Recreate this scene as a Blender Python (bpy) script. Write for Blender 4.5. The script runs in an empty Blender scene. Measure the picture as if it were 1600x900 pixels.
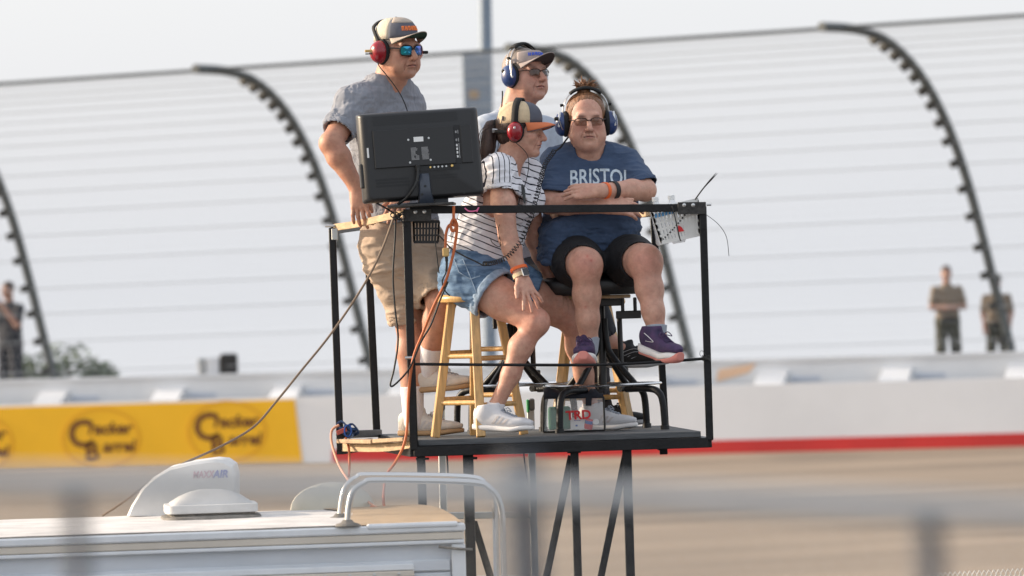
import bpy, bmesh, math, random
import numpy as np
from mathutils import Vector, Matrix
from mathutils.bvhtree import BVHTree

random.seed(7)
RNG = np.random.RandomState(11)
rad = math.radians
scene = bpy.context.scene

# ------------------------------------------------------------------ camera
F_PX = 9360.0                     # focal length in pixels of the 1600 px wide photograph
CAM = Vector((0.0, -26.0, 4.39))
ROLL = rad(1.8)
cd = bpy.data.cameras.new('camera')
cam = bpy.data.objects.new('camera', cd)
scene.collection.objects.link(cam)
cam.location = CAM
cam.matrix_world = Matrix.Translation(CAM) @ Matrix.Rotation(rad(90), 4, 'X') @ Matrix.Rotation(-ROLL, 4, 'Z')
cd.sensor_width = 36.0
cd.lens = F_PX / 1600.0 * 36.0
cd.clip_start = 0.5
cd.clip_end = 4000.0
cd.dof.use_dof = True
cd.dof.focus_distance = 26.3
cd.dof.aperture_fstop = 4.7
scene.camera = cam

# ------------------------------------------------------------------ sky, sun, exposure
SUN_EL, SUN_BACK = rad(17), rad(13)
sun_dir = Vector((-math.cos(SUN_EL) * math.cos(SUN_BACK), math.cos(SUN_EL) * math.sin(SUN_BACK), math.sin(SUN_EL)))
w = bpy.data.worlds.new('World'); scene.world = w; w.use_nodes = True
nt = w.node_tree; nt.nodes.clear()
wo = nt.nodes.new('ShaderNodeOutputWorld'); bg = nt.nodes.new('ShaderNodeBackground')
sky = nt.nodes.new('ShaderNodeTexSky'); sky.sky_type = 'NISHITA'; sky.sun_disc = False
sky.sun_elevation = SUN_EL; sky.sun_rotation = math.atan2(sun_dir.x, sun_dir.y)
sky.air_density = 1.0; sky.dust_density = 5.0; sky.ozone_density = 1.0
tc = nt.nodes.new('ShaderNodeTexCoord'); ab = nt.nodes.new('ShaderNodeVectorMath'); ab.operation = 'ABSOLUTE'
sx = nt.nodes.new('ShaderNodeSeparateXYZ'); sa = nt.nodes.new('ShaderNodeSeparateXYZ'); cx = nt.nodes.new('ShaderNodeCombineXYZ')
nt.links.new(tc.outputs['Generated'], ab.inputs[0]); nt.links.new(tc.outputs['Generated'], sx.inputs[0]); nt.links.new(ab.outputs[0], sa.inputs[0])
nt.links.new(sx.outputs[0], cx.inputs[0]); nt.links.new(sx.outputs[1], cx.inputs[1]); nt.links.new(sa.outputs[2], cx.inputs[2])
nt.links.new(cx.outputs[0], sky.inputs['Vector'])
sc_ = nt.nodes.new('ShaderNodeMix'); sc_.data_type = 'RGBA'; sc_.blend_type = 'MIX'
# thin high haze veils the blue: an even pale layer over the physical sky
sc_.inputs[0].default_value = 0.50
nt.links.new(sky.outputs[0], sc_.inputs[6]); sc_.inputs[7].default_value = (7.3, 7.5, 7.95, 1)
nt.links.new(sc_.outputs[2], bg.inputs['Color']); bg.inputs['Strength'].default_value = 0.115
nt.links.new(bg.outputs[0], wo.inputs['Surface'])
sl = bpy.data.lights.new('sun', 'SUN'); sl.energy = 3.6; sl.angle = rad(1.5); sl.color = (1.0, 0.83, 0.65)
so = bpy.data.objects.new('sun', sl); scene.collection.objects.link(so)
so.rotation_euler = sun_dir.to_track_quat('Z', 'Y').to_euler(); so.location = (-20, 8, 15)
scene.view_settings.view_transform = 'Standard'; scene.view_settings.look = 'None'
scene.view_settings.exposure = 0.85; scene.view_settings.gamma = 1.0; scene.view_settings.use_curve_mapping = False

# ------------------------------------------------------------------ helpers
C = scene.collection
_c, _s = math.cos(ROLL), math.sin(ROLL)
def UV(px, py):
    u, v = px - 800.0, 450.0 - py
    return u * _c + v * _s, -u * _s + v * _c
def W(px, py, y):
    """photo pixel -> point at world depth y"""
    U, V = UV(px, py); k = (y - CAM.y) / F_PX
    return Vector((U * k, y, CAM.z + V * k))
def G(px, py, z):
    """photo pixel -> point on the level plane z"""
    U, V = UV(px, py); k = (z - CAM.z) / V
    return Vector((U * k, k * F_PX + CAM.y, z))
def V3(*a): return Vector(a)

MATS = {}
def mat(name, col, rough=0.6, metal=0.0, var=0.0, vscale=6.0, bump=0.0, bscale=60.0, attr=None, spec=0.5, sss=0.0, stretch=None,
        col2=None, coat=0.0, alpha=1.0, trans=0.0, sheen=0.0):
    m = bpy.data.materials.new(name); m.use_nodes = True; n = m.node_tree; p = n.nodes['Principled BSDF']
    p.inputs['Roughness'].default_value = rough; p.inputs['Metallic'].default_value = metal
    p.inputs['Specular IOR Level'].default_value = spec
    p.inputs['Base Color'].default_value = (*col, 1)
    if coat: p.inputs['Coat Weight'].default_value = coat; p.inputs['Coat Roughness'].default_value = 0.15
    if alpha < 1: p.inputs['Alpha'].default_value = alpha
    if trans: p.inputs['Transmission Weight'].default_value = trans
    if sheen: p.inputs['Sheen Weight'].default_value = sheen
    if sss:
        p.inputs['Subsurface Weight'].default_value = sss; p.inputs['Subsurface Radius'].default_value = (0.012, 0.005, 0.003); p.inputs['Subsurface Scale'].default_value = 1.0
    t = n.nodes.new('ShaderNodeTexCoord'); vec = t.outputs['Object']
    if stretch:
        mp = n.nodes.new('ShaderNodeMapping'); mp.inputs['Scale'].default_value = stretch
        n.links.new(vec, mp.inputs[0]); vec = mp.outputs[0]
    last = None
    if var or col2:
        ns = n.nodes.new('ShaderNodeTexNoise'); ns.inputs['Scale'].default_value = vscale; ns.inputs['Detail'].default_value = 6; ns.inputs['Roughness'].default_value = 0.65
        n.links.new(vec, ns.inputs['Vector'])
        rp = n.nodes.new('ShaderNodeValToRGB'); rp.color_ramp.elements[0].position = 0.3; rp.color_ramp.elements[1].position = 0.7
        a = [max(0, c * (1 - var)) for c in col]; b = [min(1, c * (1 + var)) for c in col] if col2 is None else col2
        rp.color_ramp.elements[0].color = (*a, 1); rp.color_ramp.elements[1].color = (*b, 1)
        n.links.new(ns.outputs[0], rp.inputs[0]); last = rp.outputs[0]
        mr = n.nodes.new('ShaderNodeMapRange'); mr.inputs[3].default_value = max(0.05, rough - 0.08); mr.inputs[4].default_value = min(1, rough + 0.1)
        n.links.new(ns.outputs[0], mr.inputs[0]); n.links.new(mr.outputs[0], p.inputs['Roughness'])
    if attr:
        at = n.nodes.new('ShaderNodeVertexColor'); at.layer_name = attr
        if last is None: last = at.outputs[0]
        else:
            mx = n.nodes.new('ShaderNodeMix'); mx.data_type = 'RGBA'; mx.blend_type = 'MULTIPLY'; mx.inputs[0].default_value = 1.0
            n.links.new(last, mx.inputs[6]); n.links.new(at.outputs[0], mx.inputs[7]); last = mx.outputs[2]
    if last is not None: n.links.new(last, p.inputs['Base Color'])
    if bump:
        nb = n.nodes.new('ShaderNodeTexNoise'); nb.inputs['Scale'].default_value = bscale; nb.inputs['Detail'].default_value = 4
        n.links.new(vec, nb.inputs['Vector'])
        bp = n.nodes.new('ShaderNodeBump'); bp.inputs['Strength'].default_value = bump; bp.inputs['Distance'].default_value = 0.01
        n.links.new(nb.outputs[0], bp.inputs['Height']); n.links.new(bp.outputs[0], p.inputs['Normal'])
    MATS[name] = m
    return m
M = MATS

def tag(o, label=None, cat=None, group=None, kind=None):
    if label: o['label'] = label
    if cat: o['category'] = cat
    if group: o['group'] = group
    if kind: o['kind'] = kind
    return o
def empty(name, loc, label=None, cat=None, group=None, kind=None):
    o = bpy.data.objects.new(name, None); C.objects.link(o); o.location = loc; o.empty_display_size = 0.1
    return tag(o, label, cat, group, kind)
def base_of(o):
    """world location of a parent chain (parents carry no rotation while building)"""
    l = Vector((0, 0, 0))
    while o is not None: l = l + o.location; o = o.parent
    return l
def frame(d, up=(0, 0, 1)):
    d = Vector(d).normalized(); up = Vector(up)
    if abs(d.dot(up.normalized())) > 0.98: up = Vector((0, 1, 0)) if abs(d.y) < 0.9 else Vector((1, 0, 0))
    s = d.cross(up).normalized(); u = s.cross(d).normalized()
    return s, u, d
def smooth_path(pts, n=8, closed=False):
    P = [Vector(p) for p in pts]; out = []
    m = len(P); rng = range(m if closed else m - 1)
    for i in rng:
        if closed: p0, p1, p2, p3 = P[i - 1], P[i], P[(i + 1) % m], P[(i + 2) % m]
        else: p0, p1, p2, p3 = P[max(i - 1, 0)], P[i], P[i + 1], P[min(i + 2, m - 1)]
        for k in range(n):
            t = k / n
            out.append(0.5 * ((2 * p1) + (p2 - p0) * t + (2 * p0 - 5 * p1 + 4 * p2 - p3) * t * t + (3 * p1 - p0 - 3 * p2 + p3) * t ** 3))
    if not closed: out.append(P[-1].copy())
    return out

class MB:
    def __init__(s): s.v = []; s.f = []
    def add(s, vs, fs):
        o = len(s.v); s.v += [tuple(x) for x in vs]; s.f += [tuple(i + o for i in f) for f in fs]; return s
    def box(s, c, size, R=None):
        c = Vector(c); h = [x / 2 for x in size]
        vs = []
        for dx, dy, dz in ((-1,-1,-1),(1,-1,-1),(1,1,-1),(-1,1,-1),(-1,-1,1),(1,-1,1),(1,1,1),(-1,1,1)):
            q = Vector((dx*h[0], dy*h[1], dz*h[2]))
            vs.append(c + (R @ q if R is not None else q))
        return s.add(vs, [(0,3,2,1),(4,5,6,7),(0,1,5,4),(1,2,6,5),(2,3,7,6),(3,0,4,7)])
    def beam(s, p, q, w, h, up=(0, 0, 1)):
        """rectangular bar, w across (side), h along up"""
        p, q = Vector(p), Vector(q); a, u, d = frame(q - p, up)
        vs = [e + a * (sx * w / 2) + u * (sy * h / 2) for e in (p, q) for sx, sy in ((-1,-1),(1,-1),(1,1),(-1,1))]
        return s.add(vs, [(0,1,2,3),(7,6,5,4),(0,4,5,1),(1,5,6,2),(2,6,7,3),(3,7,4,0)])
    def tube(s, pts, r, n=8, closed=False, flat=1.0, up=(0, 0, 1)):
        P = [Vector(p) for p in pts]; m = len(P)
        rs = r if hasattr(r, '__len__') else [r] * m
        vs = []; prev = None
        for i in range(m):
            if closed: d = P[(i + 1) % m] - P[i - 1]
            else: d = P[min(i + 1, m - 1)] - P[max(i - 1, 0)]
            if d.length < 1e-9: d = Vector((0, 0, 1))
            d.normalize()
            if prev is None: a, u, _ = frame(d, up)
            else:
                a = prev - d * prev.dot(d)
                if a.length < 1e-6: a, u, _ = frame(d, up)
                a.normalize(); u = d.cross(a) * -1; u = a.cross(d)
            prev = a
            for k in range(n):
                t = 2 * math.pi * k / n
                vs.append(P[i] + a * (math.cos(t) * rs[i]) + u * (math.sin(t) * rs[i] * flat))
        fs = []
        for i in range(m if closed else m - 1):
            j = (i + 1) % m
            for k in range(n):
                l = (k + 1) % n
                fs.append((i*n+k, i*n+l, j*n+l, j*n+k))
        if not closed:
            fs.append(tuple(range(n - 1, -1, -1))); fs.append(tuple((m - 1) * n + k for k in range(n)))
        return s.add(vs, fs)
    def lathe(s, prof, c, axis=(0, 0, 1), n=24, up=(0, 1, 0), sq=1.0):
        """prof: (radius, height along axis)"""
        c = Vector(c); a, u, d = frame(axis, up); vs = []; fs = []; m = len(prof)
        for r, h in prof:
            for k in range(n):
                t = 2 * math.pi * k / n
                vs.append(c + d * h + a * (math.cos(t) * r) + u * (math.sin(t) * r * sq))
        for i in range(m - 1):
            for k in range(n):
                l = (k + 1) % n; fs.append((i*n+k, i*n+l, (i+1)*n+l, (i+1)*n+k))
        fs.append(tuple(range(n - 1, -1, -1))); fs.append(tuple((m - 1) * n + k for k in range(n)))
        return s.add(vs, fs)
    def prism(s, outline, nrm, th):
        """outline: coplanar 3D points; extruded by th along nrm"""
        P = [Vector(p) for p in outline]; nn = Vector(nrm).normalized() * th; m = len(P)
        fs = [tuple(range(m - 1, -1, -1)), tuple(range(m, 2 * m))]
        for k in range(m): fs.append((k, (k + 1) % m, m + (k + 1) % m, m + k))
        return s.add(P + [p + nn for p in P], fs)
    def grid(s, rows, closed=False):
        n = len(rows[0]); vs = [p for r in rows for p in r]; fs = []
        for i in range(len(rows) - 1):
            for k in range(n if closed else n - 1):
                l = (k + 1) % n; fs.append((i*n+k, i*n+l, (i+1)*n+l, (i+1)*n+k))
        return s.add(vs, fs)
    def build(s, name, m, parent=None, bevel=0.0, smooth=None, solid=0.0, label=None, cat=None, group=None, kind=None, fix=True, segs=1, sub=0):
        off = base_of(parent)
        me = bpy.data.meshes.new(name)
        me.from_pydata([(x - off.x, y - off.y, z - off.z) for x, y, z in s.v], [], s.f)
        if fix:
            b = bmesh.new(); b.from_mesh(me); bmesh.ops.recalc_face_normals(b, faces=b.faces); b.to_mesh(me); b.free()
        me.update()
        if m is not None: me.materials.append(MATS[m] if isinstance(m, str) else m)
        if smooth is not None:
            me.polygons.foreach_set('use_smooth', [True] * len(me.polygons)); me.set_sharp_from_angle(angle=rad(smooth))
        o = bpy.data.objects.new(name, me); C.objects.link(o)
        if parent is not None: o.parent = parent
        elif not off.length and s.v and kind != 'structure':
            # a thing of one mesh: origin at its base
            a = np.array(s.v); c = Vector(((a[:,0].min()+a[:,0].max())/2, (a[:,1].min()+a[:,1].max())/2, a[:,2].min()))
            me.transform(Matrix.Translation(-c)); o.location = c
        if solid:
            md = o.modifiers.new('thickness', 'SOLIDIFY'); md.thickness = solid; md.offset = 0
        if bevel:
            md = o.modifiers.new('bevel', 'BEVEL'); md.width = bevel; md.segments = segs; md.limit_method = 'ANGLE'; md.angle_limit = rad(40)
        if sub:
            md = o.modifiers.new('sub', 'SUBSURF'); md.levels = sub; md.render_levels = sub
        return tag(o, label, cat, group, kind)
def copy_tree(o, parent=None):
    c = o.copy(); C.objects.link(c); c.parent = parent
    for ch in list(o.children): copy_tree(ch, c)
    return c

def text_mb(body, size, R, origin, depth=0.002, align='CENTER', sx=1.0, shear=0.0, bold=0.0):
    """lettering as a mesh; R columns: reading direction, up, normal"""
    cu = bpy.data.curves.new('lettering_curve', 'FONT'); cu.body = body; cu.size = size; cu.align_x = align; cu.align_y = 'CENTER'
    cu.extrude = depth; cu.shear = shear; cu.offset = bold; cu.resolution_u = 3
    ob = bpy.data.objects.new('lettering_curve', cu); C.objects.link(ob)
    dg = bpy.context.evaluated_depsgraph_get(); me = bpy.data.meshes.new_from_object(ob.evaluated_get(dg))
    mb = MB()
    mb.add([Vector(origin) + R @ Vector((v.co.x * sx, v.co.y, v.co.z)) for v in me.vertices], [tuple(p.vertices) for p in me.polygons])
    bpy.data.objects.remove(ob); bpy.data.curves.remove(cu); bpy.data.meshes.remove(me)
    return mb
def Rcols(a, b, c): return Matrix((a, b, c)).transposed()

# ------------------------------------------------------------------ materials
mat('concrete_track', (0.25, 0.197, 0.146), 0.85, var=0.34, vscale=0.9, stretch=(0.06, 1, 1))
mat('infield', (0.10, 0.095, 0.09), 0.9, var=0.2, vscale=0.3)
mat('wall_white', (0.80, 0.80, 0.80), 0.7, var=0.06, vscale=0.4)
mat('wall_upper', (0.72, 0.73, 0.74), 0.7, var=0.08, vscale=0.6)
mat('wall_red', (0.62, 0.035, 0.03), 0.6, var=0.15, vscale=0.7)
mat('banner_yellow', (0.88, 0.48, 0.008), 0.55, var=0.04, vscale=1.0)
mat('banner_brown', (0.16, 0.055, 0.008), 0.6)
mat('banner_gold', (0.74, 0.37, 0.006), 0.6)
mat('foam_white', (0.67, 0.68, 0.69), 0.7)
mat('stripe_blue', (0.52, 0.56, 0.63), 0.6)
mat('paint_orange', (0.78, 0.52, 0.34), 0.6)
mat('fence_steel', (0.10, 0.11, 0.11), 0.55, 0.3, var=0.2, vscale=2)
mat('clamp_steel', (0.055, 0.055, 0.05), 0.6, 0.3)
mat('cable_steel', (0.42, 0.43, 0.43), 0.5, 0.5)
mat('mesh_wire', (0.62, 0.63, 0.63), 0.45, 0.5)
mat('pole_grey', (0.20, 0.25, 0.31), 0.5, 0.2, var=0.1)
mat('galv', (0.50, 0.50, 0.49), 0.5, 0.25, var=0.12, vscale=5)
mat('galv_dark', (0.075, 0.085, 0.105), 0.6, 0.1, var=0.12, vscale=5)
mat('leaf', (0.09, 0.13, 0.06), 0.7, var=0.4, vscale=3)
mat('bark', (0.08, 0.06, 0.04), 0.9)
mat('black_paint', (0.008, 0.008, 0.009), 0.42, 0.0, var=0.45, vscale=14, bump=0.2, bscale=90, spec=0.3)
_r = [n for n in MATS['black_paint'].node_tree.nodes if n.type == 'VALTORGB'][0].color_ramp
_e = _r.elements.new(0.80); _e.color = (0.085, 0.060, 0.045, 1); _r.elements[1].position = 0.70
mat('worn_black', (0.028, 0.026, 0.024), 0.55, 0.0, var=0.7, vscale=40, bump=0.2, bscale=120)
mat('deck_grey', (0.085, 0.09, 0.095), 0.8, var=0.35, vscale=18, bump=0.3, bscale=80, stretch=(0.3, 1, 3))
mat('board_wood', (0.47, 0.33, 0.19), 0.75, var=0.28, vscale=9, stretch=(0.35, 3, 6), bump=0.25, bscale=40)
mat('board_end', (0.40, 0.28, 0.17), 0.85, var=0.35, vscale=22, bump=0.3, bscale=60)
mat('bolt', (0.55, 0.55, 0.54), 0.35, 0.9)
mat('pine', (0.58, 0.345, 0.125), 0.42, var=0.30, vscale=11, stretch=(6, 6, 0.5), coat=0.25)
mat('chrome', (0.72, 0.72, 0.72), 0.18, 1.0)
mat('alu', (0.50, 0.51, 0.50), 0.38, 0.85, var=0.1, vscale=10)
mat('green_plastic', (0.03, 0.33, 0.11), 0.5)
mat('grey_rubber', (0.12, 0.12, 0.12), 0.75)
mat('vinyl_black', (0.009, 0.008, 0.008), 0.38, var=0.3, vscale=8, bump=0.12, bscale=150, spec=0.6)
mat('plywood', (0.40, 0.27, 0.15), 0.7, var=0.2, vscale=12)
mat('tv_plastic', (0.019, 0.019, 0.020), 0.38, bump=0.05, bscale=500, spec=0.45)
mat('tv_dark', (0.008, 0.008, 0.009), 0.5)
mat('tv_stand', (0.045, 0.055, 0.075), 0.32)
mat('tv_screen', (0.006, 0.006, 0.008), 0.1)
mat('sticker_white', (0.78, 0.78, 0.76), 0.6)
mat('print_grey', (0.30, 0.30, 0.30), 0.6)
mat('gold', (0.8, 0.55, 0.2), 0.35, 0.9)
mat('rubber_black', (0.011, 0.011, 0.011), 0.5)
mat('cord_tan', (0.20, 0.135, 0.085), 0.55, var=0.2)
mat('cord_orange', (0.50, 0.125, 0.035), 0.55, var=0.25, vscale=12)
mat('cord_pale', (0.55, 0.27, 0.17), 0.6, var=0.2)
mat('brass_plug', (0.52, 0.34, 0.12), 0.5)
mat('basket_white', (0.78, 0.77, 0.74), 0.5, var=0.04)
mat('clear_plastic', (0.93, 0.95, 0.97), 0.08, trans=0.0, alpha=0.22, spec=0.7)
mat('bottle_plastic', (0.9, 0.93, 0.96), 0.12, alpha=0.45, spec=0.7)
mat('blue_strap', (0.025, 0.06, 0.15), 0.6, var=0.3, vscale=40)
mat('carabiner_blue', (0.03, 0.09, 0.33), 0.3, 0.7)
mat('strap_red', (0.35, 0.07, 0.05), 0.7)
mat('pink', (0.75, 0.16, 0.33), 0.6)
mat('bag_red', (0.68, 0.02, 0.025), 0.5)
mat('bag_green', (0.07, 0.22, 0.14), 0.6)
mat('label_blue', (0.05, 0.13, 0.45), 0.5)
mat('sky_blue', (0.09, 0.34, 0.68), 0.5)
mat('rv_white', (0.58, 0.61, 0.65), 0.4, var=0.10, vscale=5, stretch=(0.4, 1, 2))
mat('rv_roof', (0.62, 0.59, 0.56), 0.75, var=0.25, vscale=4, bump=0.25, bscale=30)
mat('rv_cream', (0.60, 0.54, 0.46), 0.6, var=0.12, vscale=5, stretch=(0.3, 1, 1))
mat('rv_trim', (0.70, 0.72, 0.74), 0.45, var=0.08, vscale=6)
mat('rv_tan', (0.40, 0.285, 0.175), 0.85, var=0.15, vscale=8, bump=0.3, bscale=40)
mat('putty', (0.19, 0.175, 0.155), 0.95, var=0.4, vscale=16, bump=0.6, bscale=30)
mat('vent_white', (0.66, 0.65, 0.63), 0.5, var=0.12, vscale=6)
mat('dome_cream', (0.60, 0.56, 0.45), 0.5, var=0.06)
mat('text_blue', (0.13, 0.15, 0.42), 0.6)
mat('text_red', (0.55, 0.30, 0.36), 0.6)
mat('dark_cloth', (0.012, 0.014, 0.022), 0.85)
mat('khaki_dark', (0.045, 0.045, 0.028), 0.85)
mat('khaki_light', (0.20, 0.155, 0.11), 0.85)
# ================================================================== SETTING
def yw(px): return 68.0 - 4.0 * px / 1600.0          # depth of the barrier face across the picture
WA, WB = W(0, 735, yw(0)), W(1600, 697, yw(1600))
wdir = Vector((WB.x - WA.x, WB.y - WA.y, 0)).normalized(); wnrm = Vector((wdir.y, -wdir.x, 0))   # towards the track
def wp(s, off, z):                                    # s metres along the wall from WA, off metres behind the barrier face
    return Vector((WA.x, WA.y, 0)) + wdir * s - wnrm * off + Vector((0, 0, z))
def ws(px): return (W(px, 700, yw(px)) - WA).dot(wdir)
Z0, Z1, Z2 = 1.775, 2.80, 3.13                        # wall foot, barrier top, outer wall top
S0, S1 = -70.0, 90.0

mb = MB()
rows = []
for off, z in ((None, -0.0), (26, 0.0), (23.5, -0.05), (10, 0.55), (0.3, 1.55), (-0.2, 1.70), (-1.4, 2.70), (-12, 2.70), (-34, -2), (-110, -30), (-500, -180)):
    r = []
    for i in range(17):
        s = -330 + 700 * i / 16
        if off is None: p = wp(s, 0, 0); r.append(Vector((p.x, -120, 0)))
        else: r.append(wp(s, -off, z))
    rows.append(r)
mb.grid(rows); mb.build('ground', 'infield', kind='structure', label='flat infield ground rising to the track edge')
mb = MB()
rows = []
for k in range(25):
    t = k / 24
    rows.append([wp(S0 - 60 + (S1 - S0 + 120) * i / 24, -46 * (1 - t), 0.03 + (Z0 - 0.03) * max(0.0, (t - 0.5) * 2) ** 1.1) for i in range(25)])
mb.grid(rows); mb.build('race_track', 'concrete_track', kind='structure', smooth=60, label='banked pale concrete racing surface')

# outer wall and the energy absorbing barrier in front of it
wall = empty('track_wall', wp(20, 0, Z0), 'long white trackside barrier with red foot stripe and grey upper wall', 'wall')
def wbox(mb, s0, s1, o0, o1, z0, z1):
    a = [wp(s0, o0, z0), wp(s1, o0, z0), wp(s1, o1, z0), wp(s0, o1, z0), wp(s0, o0, z1), wp(s1, o0, z1), wp(s1, o1, z1), wp(s0, o1, z1)]
    mb.add(a, [(0,3,2,1),(4,5,6,7),(0,1,5,4),(1,2,6,5),(2,3,7,6),(3,0,4,7)])
mb = MB(); wbox(mb, S0, S1, 0.0, 0.30, Z0 - 0.2, Z1); mb.build('barrier_face', 'wall_white', wall)
mb = MB(); wbox(mb, S0, S1, 0.70, 1.0, Z0 - 0.2, Z2); mb.build('outer_wall', 'wall_upper', wall)
mb = MB(); wbox(mb, S0, S1, 0.66, 1.04, Z2 + 0.002, Z2 + 0.06); mb.build('coping', 'foam_white', wall)
mb = MB(); wbox(mb, ws(520), S1, -0.012, 0.0, Z0 - 0.02, Z0 + 0.20); mb.build('foot_stripe', 'wall_red', wall)
s = S0 + 1
k = 0
while s < S1:
    mb = MB()
    a = [wp(s, 0.28, Z1 + 0.002), wp(s + 0.45, 0.28, Z1 + 0.002), wp(s + 0.45, 0.70, Z1 + 0.20), wp(s, 0.70, Z1 + 0.20), wp(s, 0.70, Z1 + 0.002), wp(s + 0.45, 0.70, Z1 + 0.002)]
    mb.add(a, [(0, 1, 2, 3), (0, 4, 5, 1), (0, 3, 4), (1, 5, 2), (3, 2, 5, 4)])
    o = mb.build('foam_brace', 'wall_upper', wall)
    if ws(0) - 3 < s < ws(1600) + 3:
        mb = MB(); wbox(mb, s + 0.5, s + 0.95, 0.688, 0.70, Z1 + 0.03, Z1 + 0.10); mb.build('sponsor_strip', 'stripe_blue', wall)
    s += 1.93; k += 1
mb = MB(); a = [wp(ws(1108), 0.688, Z1 + 0.05), wp(ws(1160), 0.688, Z1 + 0.18), wp(ws(1172), 0.688, Z1 + 0.32), wp(ws(1112), 0.688, Z1 + 0.24)]
mb.prism(a, -wnrm, 0.01); mb.build('orange_mark', 'paint_orange', wall)

# yellow banner with round emblems
ban = empty('advertising_banner', wp(ws(200), -0.02, Z0), 'yellow advertising banner with brown round lettered emblems on the barrier', 'banner')
sr0, sr1 = ws(464), ws(473)
mb = MB(); mb.prism([wp(-12, -0.002, Z0 + 0.01), wp(sr1, -0.002, Z0 + 0.01), wp(sr0, -0.002, Z1 - 0.03), wp(-12, -0.002, Z1 - 0.03)], wnrm, 0.02)
mb.build('panel', 'banner_yellow', ban)
Rb = Rcols(wdir, Vector((0, 0, 1)), wnrm)
for px, py in ((-38, 694), (160, 685), (357, 674)):
    p = W(px, py, yw(px)); zc = p.z; c = wp(ws(px), -0.026, zc)
    mb = MB()
    for r0, r1 in ((0.60, 0.655),):
        n = 40; vs = []; fs = []
        for i in range(n):
            a = 2 * math.pi * i / n; d = wdir * math.cos(a) + Vector((0, 0, 0.74 * math.sin(a)))
            vs += [c + d * r0, c + d * r1]
        for i in range(n):
            j = (i + 1) % n; fs.append((2*i, 2*j, 2*j+1, 2*i+1))
        mb.add(vs, fs)
    em = mb.build('emblem', 'banner_gold', ban, solid=0.006)
    m2 = text_mb('C', 0.60, Rb, c + wdir * -0.33 + V3(0, 0, 0.06) + wnrm * 0.006, 0.002, bold=0.016)
    m3 = text_mb('racker', 0.26, Rb, c + wdir * 0.14 + V3(0, 0, 0.15) + wnrm * 0.006, 0.002, shear=0.2, sx=1.05, bold=0.008)
    m4 = text_mb('B', 0.42, Rb, c + wdir * -0.16 + V3(0, 0, -0.22) + wnrm * 0.006, 0.002, bold=0.012)
    m5 = text_mb('arrel', 0.26, Rb, c + wdir * 0.28 + V3(0, 0, -0.13) + wnrm * 0.006, 0.002, shear=0.2, sx=1.05, bold=0.008)
    for m_ in (m3, m4, m5): m2.add(m_.v, m_.f)
    m2.build('lettering', 'banner_brown', em)

# ------------------------------------------------------------------ catch fence
CURVE = [(0, 0), (-22, 85), (-42, 165), (-67, 255), (-97, 335), (-135, 402), (-180, 447), (-225, 464), (-276, 468)]   # px from a post's foot
def fence_pt(k, t):
    """k: post number (fractional along the fence), t: 0 foot .. 1 tip"""
    bx = 85 + 495 * k + 1.0 * k * k; by = 592 - 16.5 * k; sc = 0.965 + 0.035 * k
    f = t * (len(CURVE) - 1); i = min(int(f), len(CURVE) - 2); f -= i
    q = [CURVE[max(i - 1, 0)], CURVE[i], CURVE[i + 1], CURVE[min(i + 2, len(CURVE) - 1)]]
    def cr(a, b, c, d): return 0.5 * (2*b + (c-a)*f + (2*a-5*b+4*c-d)*f*f + (3*b-a-3*c+d)*f**3)
    x = cr(*[p[0] for p in q]); z = cr(*[p[1] for p in q])
    lean = (x / 276.0) ** 2 * 2.2
    return W(bx + x * sc, by - z * sc, yw(bx) + 0.85 - lean)
KS = [-2, -1, 0, 1, 2, 3, 4, 5]
fence = empty('catch_fence', fence_pt(1.5, 0), 'tall curved debris catch fence of dark steel posts, cables and wire mesh above the wall', 'fence')
CT = [0.03, 0.095, 0.16, 0.225, 0.29, 0.345, 0.40, 0.45, 0.495, 0.54, 0.58, 0.62, 0.66, 0.70, 0.74, 0.78]
for k in KS:
    mb = MB(); pts = [fence_pt(k, i / 32) for i in range(33)]
    p0 = pts[0].copy(); p0.z = 2.70; mb.tube([p0] + pts, 0.072, 8)
    po = mb.build('post', 'fence_steel', fence, smooth=40)
    for t in CT[:]:
        a, b = fence_pt(k, t), fence_pt(k, min(1, t + 0.02)); d = (b - a).normalized()
        out = (Vector((-1, -0.25, 0)) - d * d.dot(Vector((-1, -0.25, 0)))).normalized()
        mb = MB(); mb.beam(a + out * 0.02, a + out * 0.17, 0.11, 0.11, d); mb.build('clamp', 'clamp_steel', po)
KK = [-2 + 7 * i / 56 for i in range(57)]
for t in CT:
    mb = MB(); pts = []
    for k in KK:
        a = fence_pt(k, t); d = (fence_pt(k, min(1, t + 0.02)) - a).normalized()
        out = (Vector((-1, -0.25, 0)) - d * d.dot(Vector((-1, -0.25, 0)))).normalized(); pts.append(a + out * 0.15)
    mb.tube(pts, 0.0060, 5); mb.build('cable', 'cable_steel', fence)
mb = MB(); mb.tube([fence_pt(k, 0.93) for k in KK], 0.030, 6); mb.build('top_rail', 'fence_steel', fence)
mb = MB()
kfs = [-1.0 + 5.2 * i / 360 for i in range(361)]
TT = [0.0 + 0.93 * i / 18 for i in range(19)]
for i, k in enumerate(kfs): mb.tube([fence_pt(k, t) + Vector((0, 0.1, 0)) for t in TT], 0.0018, 3)
for j in range(58):
    mb.tube([fence_pt(-1.0 + 5.2 * i / 26, 0.93 * j / 58) + Vector((0, 0.1, 0)) for i in range(27)], 0.0019, 3)
mb.build('wire_mesh', 'mesh_wire', fence, kind='stuff', fix=False)

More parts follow.
